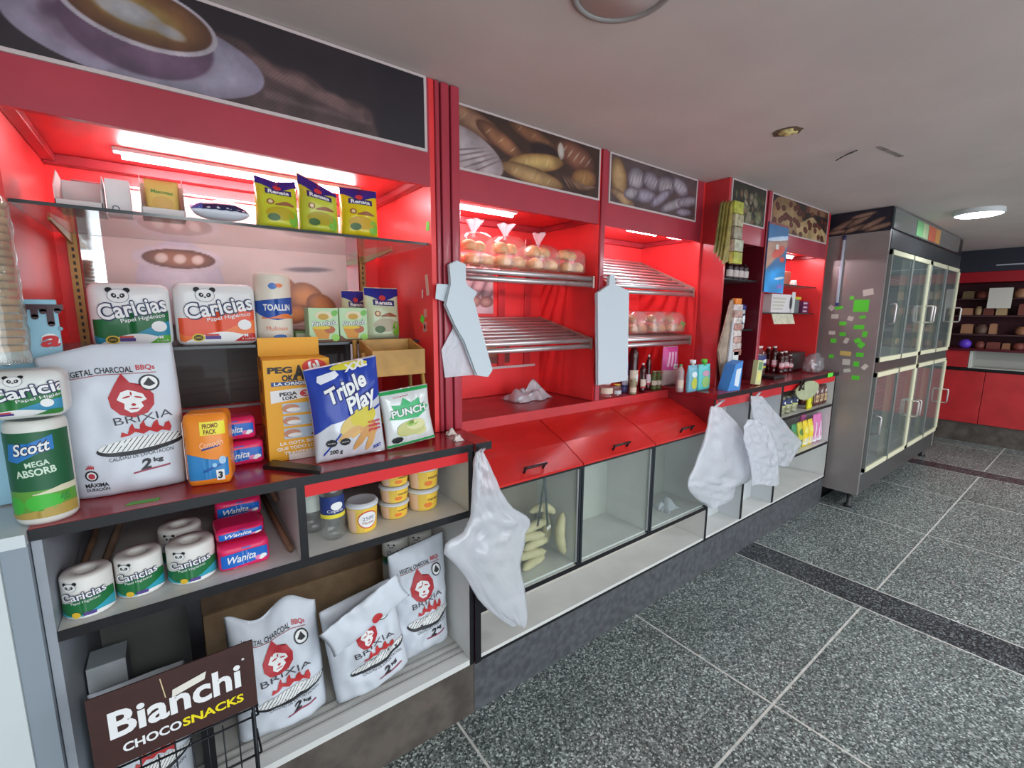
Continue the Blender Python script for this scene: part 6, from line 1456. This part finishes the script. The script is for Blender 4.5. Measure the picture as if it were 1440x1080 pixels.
mb = MB(); mb.add([(p[0], 1.462, p[1]) for p in PX([(634, 425), (650, 470), (668, 527), (626, 531), (621, 492), (637, 462)], 1.462)] + [(p[0], 1.466, p[1]) for p in PX([(634, 425), (650, 470), (668, 527), (626, 531), (621, 492), (637, 462)], 1.462)], [(0, 1, 2, 3, 4, 5), (11, 10, 9, 8, 7, 6)] + [(i, (i + 1) % 6, (i + 1) % 6 + 6, i + 6) for i in range(6)], WHITEBAG); mb.build('loose_bag', t)
for q in ([(631, 400), (614, 399), (612, 420), (628, 425)], [(652, 398), (671, 411), (664, 424), (655, 420)]):
    mb = MB(); pp = PX(q, 1.458); mb.add([(p[0], 1.4565, p[1]) for p in pp] + [(p[0], 1.459, p[1]) for p in pp], [(0, 1, 2, 3), (7, 6, 5, 4)] + [(i, (i + 1) % 4, (i + 1) % 4 + 4, i + 4) for i in range(4)], BAGW); mb.build('folded_handle', t)

# ---- loose hanging carrier bags
def hang_bag(label, prof, y, depth, seed, hook=None, m=WHITEBAG, name='carrier_bag', lean_y=0.0, ncols=44):
    """prof: (py, pxl, pxr) from top to bottom at depth y"""
    top = onY((prof[0][1] + prof[0][2]) / 2, prof[0][0], y)
    t = thing(name, label, 'plastic bag', tuple(top)); rings = []
    # resample
    P_ = [(p[0], p[1], p[2]) for p in prof]; rows = 40
    for j in range(rows + 1):
        f = j / rows * (len(P_) - 1); i = min(int(f), len(P_) - 2); g = f - i
        py, a, b = [P_[i][k] * (1 - g) + P_[i + 1][k] * g for k in range(3)]
        xl, xr = onY(a, py, y), onY(b, py, y); rings.append(((xl.x + xr.x) / 2, (xr.x - xl.x) / 2, (xl.z + xr.z) / 2, (xr.z - xl.z) / 2, j / rows))
    vs = []; fs = []
    for (cx_, hw, cz, hz, q) in rings:
        dpt = depth * (math.sin(math.pi * min(1, .12 + q * .8)) ** .8) * min(1, hw / .03)
        for k in range(ncols):
            a = 2 * math.pi * k / ncols; ca, sa = math.cos(a), math.sin(a)
            fold = (1 + .22 * math.sin(a * 5 + seed + q * 3) * (1 - q * .5) + .16 * noise.noise((ca * 2.2 + seed, sa * 2.2, q * 6)))
            cr = noise.noise((ca * 5 + seed, sa * 5, q * 16)) * .010 + noise.noise((ca * 11, sa * 11 + seed, q * 34)) * .005 + (.5 - abs(noise.noise((ca * 4 + seed, sa * 4, q * 9 + 3)))) * .024 - .010
            edge = 1 + .03 * noise.noise((seed, k, q * 12))
            vs.append((cx_ + hw * ca * edge, y + (dpt * fold + cr) * sa + lean_y * q, cz + hz * ca + .006 * math.sin(a * 3 + seed) * (q > .96)))
    n = ncols
    for j in range(rows):
        for k in range(n): k2 = (k + 1) % n; fs.append((j * n + k, j * n + k2, (j + 1) * n + k2, (j + 1) * n + k))
    mb = MB(); mb.add(vs, fs, m, True); o = mb.build('bag_film', t)
    if hook:
        mb = MB(); hx, hy, hz_ = hook
        for s_ in (-1, 1): mb.tube([(top.x + s_ * .008, y, top.z), (hx + s_ * .006, (y + hy) / 2, hz_ + .012), (hx, hy, hz_)], .004, m, 6)
        mb.build('handle', t)
    return t
hang_bag('long torn white carrier bag hanging at the edge of the left cabinet before the bins', [(636, 669, 680), (648, 667, 686), (660, 666, 691), (675, 665, 698), (690, 664, 704), (703, 663, 712), (715, 662, 722), (727, 661, 744), (738, 657, 745), (750, 650, 737), (762, 628, 738), (778, 623, 734), (794, 640, 731), (808, 652, 733), (822, 660, 737), (845, 674, 740), (865, 694, 742), (880, 722, 740)], 1.222, .028, 1.3, (.812, 1.262, 1.035))
hang_bag('white carrier bag hanging left of the right-hand pair, by the last bin', [(572, 1000, 1012), (582, 998, 1022), (592, 996, 1033), (604, 994, 1042), (618, 991, 1048), (634, 985, 1054), (650, 979, 1059), (668, 971, 1060), (677, 968, 1052), (684, 967, 1034), (693, 971, 1033), (702, 980, 1031), (713, 996, 1008)], 1.205, .036, 4.2, (2.36, 1.268, 1.035))
hang_bag('stiff folded white carrier bag hanging in the middle of the right-hand group', [(590, 1052, 1070), (600, 1046, 1080), (620, 1046, 1090), (640, 1052, 1094), (660, 1056, 1095), (682, 1058, 1095)], 1.13, .016, 7.7, None)
hang_bag('puffed white carrier bag hanging rightmost of the group before the base cabinets', [(557, 1056, 1072), (568, 1056, 1080), (585, 1058, 1096), (605, 1066, 1112), (622, 1076, 1129), (640, 1088, 1118), (655, 1092, 1108)], 1.255, .02, 2.7, (2.82, 1.262, 1.03))
p = onZ(752, 566, 1.0605); scrap('crumpled_bag', 'crumpled translucent white bag lying on the red deck of the second cabinet', 'plastic bag', (p.x + .03, p.y + .10, 1.0612), .24, .15, .085, WHITEBAG, 5, rotz=.1, n=16)
p = onZ(958, 722, .437); scrap('crumpled_bag', 'small crumpled clear bag on the floor of the right glass bin', 'plastic bag', (2.13, 1.40, .4375), .13, .10, .045, WHITEBAG, 9, n=14)

# ================================================================== GOODS ON THE DECK AND RIGHT WORKTOP
SAUCE = C(66, 16, 20, .15, name='dark_sauce', spec=.7); CAPW = C(226, 216, 210, .4); LABW = C(214, 196, 176, .5); LABR = C(180, 60, 70, .5)
ZD = 1.0605
def px_bottle(name, label, cat, pl, pr, pt, y, z, body, cap, lab, labc, text=None, liquid=None, neck=.3, lz=(.15, .45), **k):
    xL, xR, hh = fit(pl, pr, pt, y, z); r = (xR - xL) / 2
    return bottle(name, label, cat, (xL + xR) / 2, y + r, z, r, hh, body, cap, lab, labc, text, liquid=liquid, neck=neck, lz=lz, **k)
px_bottle('glass_jar', 'clear round jar at the left end of the red deck under the hanging bag pack', 'jar', 852, 866, 540, 1.585, ZD, OIL, CAPW, LABW, None, neck=.6, lz=(.3, .7))
px_bottle('glass_jar', 'clear jar with yellow lid on the deck, next to the clear round jar', 'jar', 868, 876, 541, 1.585, ZD, OIL, C(220, 200, 60, .4), C(190, 190, 196, .4), None, neck=.7, lz=(.2, .5))
px_bottle('tall_bottle', 'tall purple and white bottle beside the hanging bag pack', 'bottle', 878, 884.5, 499, 1.64, ZD, C(96, 90, 140, .3), CAPW, C(200, 196, 214, .4), C(50, 60, 120, .4))
px_bottle('sauce_bottle', 'big dark sauce bottle with green cap on the deck', 'bottle', 890, 899, 482, 1.62, ZD, SAUCE, C(110, 170, 110, .4), LABW, C(180, 120, 110, .5), 'Salsa', neck=.4)
px_bottle('sauce_bottle', 'short sauce bottle with white cap before the big green-capped one', 'bottle', 903.5, 909, 511, 1.59, ZD, SAUCE, CAPW, LABW, LABR)
px_bottle('sauce_bottle', 'tall sauce bottle with white cap on the deck', 'bottle', 911, 915.5, 499, 1.62, ZD, SAUCE, CAPW, C(220, 190, 196, .5), LABR, 'Soya')
for i, (a, b) in enumerate(((919.5, 925), (926, 932))):
    px_bottle('olive_jar', 'dark olive jar with cream label on the deck, ' + ('left one', 'right one beside the pink flour bag')[i], 'jar', a, b, 522, 1.60, ZD, C(90, 96, 50, .3), C(150, 140, 110, .4), LABW, C(110, 90, 60, .5), neck=.7, lz=(.2, .5))
px_bottle('capers_jar', 'small speckled jar in front of the sauce bottles', 'jar', 890, 897, 533, 1.575, ZD, C(150, 140, 110, .3), C(190, 180, 150, .4), LABW, None, neck=.7)
xL, xR, hh = fit(933, 953, 487, 1.60, 1.0745); w_ = xR - xL
t, S = bag('flour_bag', 'pink and white flour bag with wheat ears on the red deck', 'flour bag', ((xL + xR) / 2 + .012, 1.625, 1.0745), w_ * 1.0, hh, .05, C(214, 190, 186, .35), seed=41, wr=.002, nu=14, nv=16)
P = Print(S, .015, .0012); P.rect(-w_ * .53, w_ * .53, hh * .40, hh * .98, C(214, 80, 150, .35), 0)
for a in (-.3, -.1, .12): P.poly([(a * w_ - .012, hh * .5), (a * w_, hh * .48), (a * w_ + .03, hh * .84), (a * w_ + .012, hh * .86)], C(240, 190, 214, .4), 1)
P.rect(0, w_ * .5, hh * .42, hh * .54, WHT, 2); P.text('NOR', w_ * .25, hh * .48, hh * .05, C(60, 50, 90, .5), 3, w_ * .3, 0, .03); P.build('printed_label', t)
for i, (pl, pr, pt, c1, c2, lab) in enumerate(((965, 978, 506, (110, 170, 190), (190, 196, 70), 'blue and yellow spouted drink pouch with white cap on the right worktop'), (979, 996, 505, (90, 190, 190), (150, 190, 110), 'turquoise spouted drink pouch with green cap on the right worktop'))):
    zz = 1.0745; y = 1.40; xL, xR, hh = fit(pl, pr, pt, y, zz); w_ = xR - xL
    t, S = bag('drink_pouch', lab, 'drink pouch', ((xL + xR) / 2, y, zz), w_, hh * .84, .035, C(*c1, .3), seed=50 + i, wr=.001, nu=12, nv=14)
    P = Print(S, .015, .001); P.ell(0, hh * .28, w_ * .3, hh * .18, C(*c2, .4), 1); P.ell(0, hh * .55, w_ * .28, hh * .09, C(200, 150, 170, .4) if i else C(220, 226, 230, .4), 1); P.build('printed_label', t)
    mb = MB(); mb.lathe([(.008, hh * .80), (.008, hh * .88), (.016, hh * .885), (.016, hh), (.010, hh)], C(226, 226, 226, .4) if i == 0 else C(90, 190, 60, .4), 14); loc_build(mb, 'spout_cap', t)
px_bottle('small_bottle', 'small green-topped bottle left of the drink pouches', 'bottle', 957, 963, 513, 1.42, 1.0735, C(170, 150, 150, .3), C(80, 160, 90, .4), LABW, None)
xL, xR, _ = fit(997, 1007, 530, 1.34, 1.0735); tub('small plain white tub right of the drink pouches', (xL + xR) / 2, 1.46, 1.0735, .036, .062, plain=True)
zz = 1.0735
xL, xR, _ = fit(1037, 1050, 530, 1.45, zz)
for k in range(2): tub('white lidded tub in the small stack inside the narrow projecting cabinet, ' + ('bottom', 'top')[k], (xL + xR) / 2 - .01, 1.50, zz + .0005 + .062 * k, .045, .061, plain=True)
# bottles in the pizza cabinet
for (pl, pr, pt, y, kind, lab) in ((1068, 1080, 487, 1.46, 'a', 'big clear bottle with blue and yellow label by the projecting cabinet post'), (1081, 1086, 488, 1.58, 'b', 'tall dark sauce bottle behind the blue-labelled bottle'), (1089.5, 1094.5, 487, 1.50, 'b', 'tall dark sauce bottle with pink labels, left of the row'), (1099, 1103, 495, 1.455, 'b', 'short dark sauce bottle between two taller ones'), (1105, 1110, 494, 1.46, 'b', 'dark sauce bottle with white cap right of the row'), (1112, 1116, 499, 1.46, 'b', 'dark bottle with white cap beside the clear bundle')):
    if kind == 'a': px_bottle('oil_bottle', lab, 'bottle', pl, pr, pt, y, zz, OIL, CAPW, C(44, 50, 110, .4), C(200, 190, 60, .4), liquid=SAUCE, neck=.5, lz=(.3, .7))
    else: px_bottle('sauce_bottle', lab, 'bottle', pl, pr, pt, y, zz, SAUCE, CAPW, C(214, 170, 176, .5), LABR, neck=.4, lz=(.25, .5))
p = onZ(1090, 545, zz); t = thing('yellow_carton', 'small yellow and green carton leaning on the big bottle', 'carton', (p.x, 1.30, zz + .005), rot=(0, .12, 0))
mb = MB(); mb.box(-.035, .035, 0, .03, 0, .15, C(206, 204, 150, .5), .001); loc_build(mb, 'carton_body', t)
P = Print(flatS(0)); P.rect(-.025, .025, .09, .14, C(110, 150, 110, .5), 0); P.ell(0, .05, .02, .03, C(226, 220, 120, .5), 0); P.build('printed_label', t)
p = onZ(1086, 547, zz); mb = MB(); mb.box(3.20, 3.36, 1.345, 1.455, zz + .0005, zz + .022, C(30, 24, 26, .5), .002)
tag(mb.build('black_tray'), 'low black tray under the big clear bottle', 'tray')
p = onZ(1130, 538, zz); t = thing('clear_plastic_bundle', 'crinkled clear plastic bundle and dark tray at the right end of the worktop', 'plastic bundle', (3.87, 1.36, zz + .012))
loc_build(mesh_shell(.11, .06, .09, 61, .2, film('grey_clear_wrap', (170, 166, 170), .35, .12, gloss=1.2), 4, -.5), 'plastic_wrap', t)
mb = MB(); mb.box(-.06, .18, .13, .27, -.003, .13, C(60, 54, 56, .4), .004); loc_build(mb, 'dark_tray', t)
t = thing('hanging_paddle', 'oval pale green board with dark bow hanging over the cabinet edge', 'board', (3.53, 1.262, 1.03), rot=(0, 0, 0))
mb = MB(); mb.prism([(.19 * math.cos(a) * (1 + .06 * math.sin(3 * a)), -.045 + .065 * math.sin(a)) for a in [2 * math.pi * i / 24 for i in range(24)]], -.004, .004, C(170, 176, 140, .5, noise_amt=.1)); loc_build(mb, 'board', t)
mb = MB()
for s_ in (-1, 1): mb.tube([(-.13, -.006, -.01), (-.13 + s_ * .03, -.012, .03), (-.13 + s_ * .035, -.012, -.03), (-.13, -.006, -.012)], .006, C(56, 40, 30, .5), 6)
loc_build(mb, 'bow', t)
mb = MB(); mb.box(3.88, 3.98, 1.262, 1.2645, 1.048, 1.078, SG); tag(mb.build('green_price_tag'), 'bright green price tag on the edge of the right worktop', 'tag')

# ---- stock inside the right base cabinet
ZE = .8195
for i, (px, y, cap_) in enumerate(((3.30, 1.32, (90, 90, 60)), (3.35, 1.41, (200, 200, 180)), (3.40, 1.32, (60, 70, 60)), (3.46, 1.41, (120, 130, 110)), (3.50, 1.32, (210, 210, 200)), (3.60, 1.36, (100, 110, 90)))):
    x = px + .03; bottle('oil_bottle', 'clear oil bottle with navy label in the right base cabinet, %s' % (('at the left end', 'behind the first pair', 'second in front', 'behind the middle', 'third in front', 'behind the yellow packet')[i]), 'bottle', x, y + .03, ZE, .035, .165, OIL, C(*cap_, .4), C(44, 56, 100, .4), C(200, 200, 120, .4), liquid=film('yellowish_oil', (216, 212, 150), .35, .05, gloss=.5), group='oil bottles in the right base cabinet')
x = 3.735; t, S = bag('yellow_packet', 'tall bright yellow packet beside the oil bottles', 'packet', (x, 1.315, ZE), .075, .175, .03, C(230, 222, 30, .35), seed=71, wr=.001, nu=10, nv=14)
P = Print(S, .02, .001); P.text('MOSTAZA', 0, .10, .025, C(110, 120, 20, .5), 1, .13, 1.57, .02); P.build('printed_label', t)
for i, px in enumerate((3.885, 3.970, 4.053)):
    for j in range(2):
        x = px; t, S = bag('coffee_packet', 'brown and cream coffee packet in the right base cabinet, %s of the %s pair' % (('front', 'back')[j], ('left', 'middle', 'right')[i]), 'coffee packet', (x, 1.335 + .075 * j, ZE + .002), .076, .15, .045, C(90, 44, 38, .35), seed=80 + i + 3 * j, wr=.002, nu=12, nv=14)
        P = Print(S, .02, .001); P.rect(-.034, .034, .03, .085, C(206, 176, 130, .4), 0); P.poly([(-.02, .09), (.035, .12), (.035, .135), (-.02, .11)], C(220, 200, 196, .4), 1); P.text('CAFÉ', 0, .058, .018, C(110, 60, 40, .5), 2, .05); P.build('printed_label', t)
ZF = .5155
for i, (px, col, c2, lab) in enumerate(((3.585, (60, 140, 90), (220, 220, 200), 'green packet at the left of the middle shelf'), (3.68, (206, 196, 60), (60, 120, 60), 'yellow and green packet on the middle shelf, second from the left'), (3.775, (236, 206, 40), (220, 220, 200), 'yellow flour packet on the middle shelf, in the centre'), (3.87, (236, 210, 50), (226, 222, 210), 'yellow flour packet on the middle shelf, beside the pink ones'))):
    x = px; t, S = bag('flour_packet', lab, 'flour packet', (x, 1.345, ZF + .003), .080, .20, .055, C(*col, .35), seed=90 + i, wr=.004, nu=12, nv=16)
    P = Print(S, .02, .001); P.rect(-.035, .035, .02, .07, C(*c2, .4), 0); P.ell(0, .13, .03, .025, C(90, 130, 60, .4) if i < 2 else C(240, 230, 120, .4), 1); P.build('printed_label', t)
for i, px in enumerate((3.962, 4.0, 4.044)):
    x = px; t, S = bag('flour_packet', 'pink and white flour packet on the middle shelf, ' + ('next to the yellow ones', 'middle of the pink', 'nearest the refrigerator')[i], 'flour packet', (x, (1.345, 1.44, 1.345)[i], ZF + .003), .074, .225, .05, C(222, 120, 180, .35), seed=97 + i, wr=.004, nu=12, nv=16)
    P = Print(S, .02, .001)
    for a in (-.02, 0.0, .018): P.poly([(a - .009, .05), (a, .045), (a + .016, .16), (a + .004, .17)], C(244, 214, 230, .4), 1)
    P.rect(-.033, .033, .01, .05, WHT, 0); P.build('printed_label', t)

# ---- hanging strips and goods at the projecting cabinet
def strip_pack(name, label, pts_top, pts_bot, y, cols, n, dep=.02):
    a = onY(*pts_top, y); b = onY(*pts_bot, y); t = thing(name, label, 'hanging strip', tuple(a))
    L_ = (b - a); w_ = .05
    for k in range(n):
        f0, f1 = k / n, (k + .96) / n; p0, p1 = a + L_ * f0, a + L_ * f1
        mb = MB(); mb.box(p0.x - w_ + .004 * (k % 2), p0.x + w_ - .004 * (k % 3), y - dep / 2 - .003 * (k % 2), y + dep / 2, p1.z, p0.z, C(*cols[k % len(cols)], .35, noise_amt=.3, noise_scale=40), .004); mb.build('sachet', t)
    return t
t = strip_pack('sachet_strip', 'yellow-green layered sachet strips hanging high on the projecting cabinet corner', (1037, 284), (1035, 372), 1.39, [(176, 176, 70), (170, 160, 130), (150, 140, 120), (186, 184, 160)], 5, .03)
a = onY(1033, 283, 1.40); mb = MB()
for k in range(4):
    mb.prism([(-.075 - .012 * k, -.02), (-.052 - .012 * k, 0), (-.055 - .012 * k, -.33 + .02 * k), (-.11 - .012 * k, -.35 + .02 * k)], -.004 + .012 * k, .004 + .012 * k, C(146 - 8 * k, 130 - 6 * k, 62, .4, noise_amt=.25, noise_scale=30))
loc_build(mb, 'side_layers', t)
t = strip_pack('sachet_strip', 'brown and white sachet strip with an orange clip hanging below the yellow strips', (1036, 428), (1033, 500), 1.385, [(206, 190, 186), (190, 150, 140), (210, 196, 190), (180, 130, 120)], 8, .03)
mb = MB(); mb.box(-.035, .03, -.015, .015, 0, .035, C(226, 130, 40, .4), .004); loc_build(mb, 'orange_clip', t)
mb = MB(); mb.prism([(-.06, .02), (-.04, .03), (-.045, -.36), (-.10, -.44), (-.16, -.27)], .0, .012, C(160, 140, 122, .5, noise_amt=.2)); mb.prism([(-.05, -.1), (-.02, -.1), (-.0, -.42), (-.08, -.44)], -.012, -.002, C(196, 196, 200, .5)); loc_build(mb, 'paper_backing', t)
mb = MB(); mb.box(-.03, .035, -.018, -.012, -.36, -.28, C(214, 216, 210, .5)); loc_build(mb, 'white_tag', t)
p = onZ(1025, 548, zz); t = thing('blue_box', 'blue and white slanted cleaning box under the brown sachet strip', 'box', (p.x - .01, 1.285, zz), rot=(0, 0, -.2))
mb = MB(); mb.prism([(-.05, 0), (.05, 0), (.06, .17), (.0, .15)], 0, .07, C(60, 130, 200, .4)); loc_build(mb, 'box_body', t); mb = MB(); mb.prism([(.0, .03), (.035, .02), (.05, .13), (.01, .12)], -.001, 0, C(210, 220, 230, .4)); loc_build(mb, 'printed_label', t)
# goods inside D
xL = 2.925; t = thing('lidded_bucket', 'white and blue pot with dark blue lid on the shelf of the projecting cabinet', 'pot', (xL + .045, 1.52, 1.4105))
mb = MB(); mb.lathe([(.045, 0), (.05, .01), (.052, .135)], C(206, 204, 200, .4), 20); loc_build(mb, 'pot', t); mb = MB(); mb.lathe([(.056, .125), (.056, .15), (.04, .16)], C(50, 50, 120, .4), 20); loc_build(mb, 'lid', t)
P = Print(cylS(.052), .01, .001); P.rect(-.05, .05, .035, .10, C(44, 50, 90, .4), 0); P.ell(0, .065, .018, .025, WHT, 1); P.build('printed_label', t)
for i, px in enumerate((1028, 1036, 1043, 1050)):
    x = Xat(px, 1.47, 1.7205); bottle('spice_jar', 'small spice jar with pale label on the top shelf of the projecting cabinet, %s' % ('first', 'second', 'third', 'last')[i] , 'jar', x, 1.49, 1.7205, .026, .10, C(50, 24, 28, .3), C(40, 30, 34, .4), C(196, 180, 176, .5), None, group='spice jars in the projecting cabinet', lz=(.15, .55))
# blue poster strip on the post between D and E
y = 1.408; a, b = onY(1079, 310, y), onY(1106, 413, y); a.x = Xat(1078, y, (a.z + b.z) / 2); b.x = Xat(1105, y, (a.z + b.z) / 2)
def poster_blue():
    c = Canvas(.16, .42, 50, 120, (56, 110, 160), 51, .05)
    c.half(lambda X, Y: .35 - Y + X * .3, (40, 150, 220), .1); c.half(lambda X, Y: np.minimum(.75 - Y + .2 * X, Y - .3 - 1.0 * X), (186, 140, 120), .05); c.ell(.22, .60, .16, .08, (226, 80, 60), (200, 90, 80), .6, .2); c.ell(.3, .5, .06, .05, (226, 70, 60), None, 0, .3); c.ell(.28, .22, .12, .02, (220, 230, 240), None, .2, .3); c.ell(.3, .1, .08, .04, (140, 120, 210), None, .2, .4)
    c.half(lambda X, Y: Y - .965, (150, 80, 80), .01); return c
t = thing('blue_poster_board', 'narrow blue printed poster board fixed on the post left of the pizza cabinet', 'poster', (a.x, y, b.z))
part_box('board', t, (a.x, b.x, y, y + .006, b.z, a.z), C(80, 100, 140, .5), 0)
poster_blue().mesh('printed_picture', t, lambda u, v: (a.x + u * (b.x - a.x), y - .0012, b.z + v * (a.z - b.z)), PAPER)
mb = MB(); mb.box(a.x + .11, a.x + .15, y - .003, y - .0015, a.z - .16, a.z - .13, SW); mb.build('white_sticker', t)
# boxes on E's middle shelf
zE = 1.5205
xa, xb = Xat(1084, 1.48, zE), Xat(1113, 1.48, zE)
t = thing('white_display_box', 'white open display box on the shelf right of the blue poster', 'box', ((xa + xb) / 2, 1.48, zE))
mb = MB(); w_ = xb - xa; mb.box(-w_ / 2, w_ / 2, .002, .14, 0, .13, C(222, 214, 214, .5), .001); loc_build(mb, 'box_body', t); mb = MB(); mb.box(w_ / 2 - .02, w_ / 2 + .035, -.002, .0, 0, .15, C(216, 216, 214, .5)); loc_build(mb, 'side_flap', t)
P = Print(flatS(0.002)); P.ell(w_ * .42, .07, .018, .045, C(70, 66, 70, .5), 12)
for k in range(4): P.rect(-w_ * .45, w_ * (.05 + .04 * k), .02 + .024 * k, .034 + .024 * k, C(196, 190, 176, .5), 1)
P.build('printed_label', t)
mb = MB(); mb.prism([(1.468, 1.5115), (1.445, 1.44), (1.441, 1.441), (1.464, 1.5125)], xa - .02, xb - .02, C(206, 200, 176, .5, noise_amt=.15, noise_scale=30), 'x'); tag(mb.build('price_strip_flap'), 'patterned cream flap hanging under the white display box', 'flap')
x = Xat(1119, 1.50, zE) - .005; t = thing('small_carton', 'small dark and yellow carton right of the white display box', 'carton', (x, 1.50, zE))
mb = MB(); mb.box(-.05, .05, 0, .06, 0, .10, C(110, 114, 116, .5), .001); mb.box(-.06, .07, -.002, .06, .10, .12, C(206, 190, 60, .5)); loc_build(mb, 'carton_body', t)
x = 3.985; t = thing('purple_stack', 'stack of small purple and white boxes at the right of the middle shelf', 'box stack', (x, 1.50, zE))
for k in range(3): mb = MB(); mb.box(-.05 + .004 * k, .06, 0, .06, .0305 * k, .0305 * k + .029, C(110, 50, 90, .4), .001); mb.box(-.04, .03, -.001, 0, .0305 * k + .008, .0305 * k + .02, C(206, 190, 206, .5)); loc_build(mb, 'small_box', t)
x = Xat(1110, 1.56, 1.7205); t = thing('brown_package', 'brown wrapped package on the top shelf of the pizza cabinet', 'package', (x, 1.60, 1.7205))
mb = MB(); mb.box(-.15, .11, 0, .12, 0, .12, C(160, 104, 84, .5, noise_amt=.15), .008); loc_build(mb, 'package_body', t); mb = MB(); mb.lathe([(.02, 0), (.026, .02), (.02, .05)], C(226, 214, 206, .4), 12, (.09, -.03, .0)); loc_build(mb, 'white_knob', t)
# goods seen through the refrigerator doors
rr = random.Random(8)
for lvl, (zz_, nn) in enumerate(((1.385, 5), (1.605, 4), (.865, 4), (.625, 4))):
    for k in range(nn):
        x = 4.35 + k * .22 + rr.random() * .08; c_ = ((176, 176, 140), (150, 150, 150), (196, 160, 110), (120, 150, 130))[(k + lvl) % 4]
        t = thing('chilled_pack', 'small pale pack inside the refrigerator on its %s wire shelf, %s from the left' % (('third', 'fourth', 'second', 'lowest')[lvl], ORD[k]), 'pack', (x, 1.32, zz_), group='packs inside the refrigerator')
        mb = MB(); mb.box(-.06, .06, 0, .12, 0, .06 + .06 * rr.random(), C(*c_, .4), .008); loc_build(mb, 'pack_body', t)
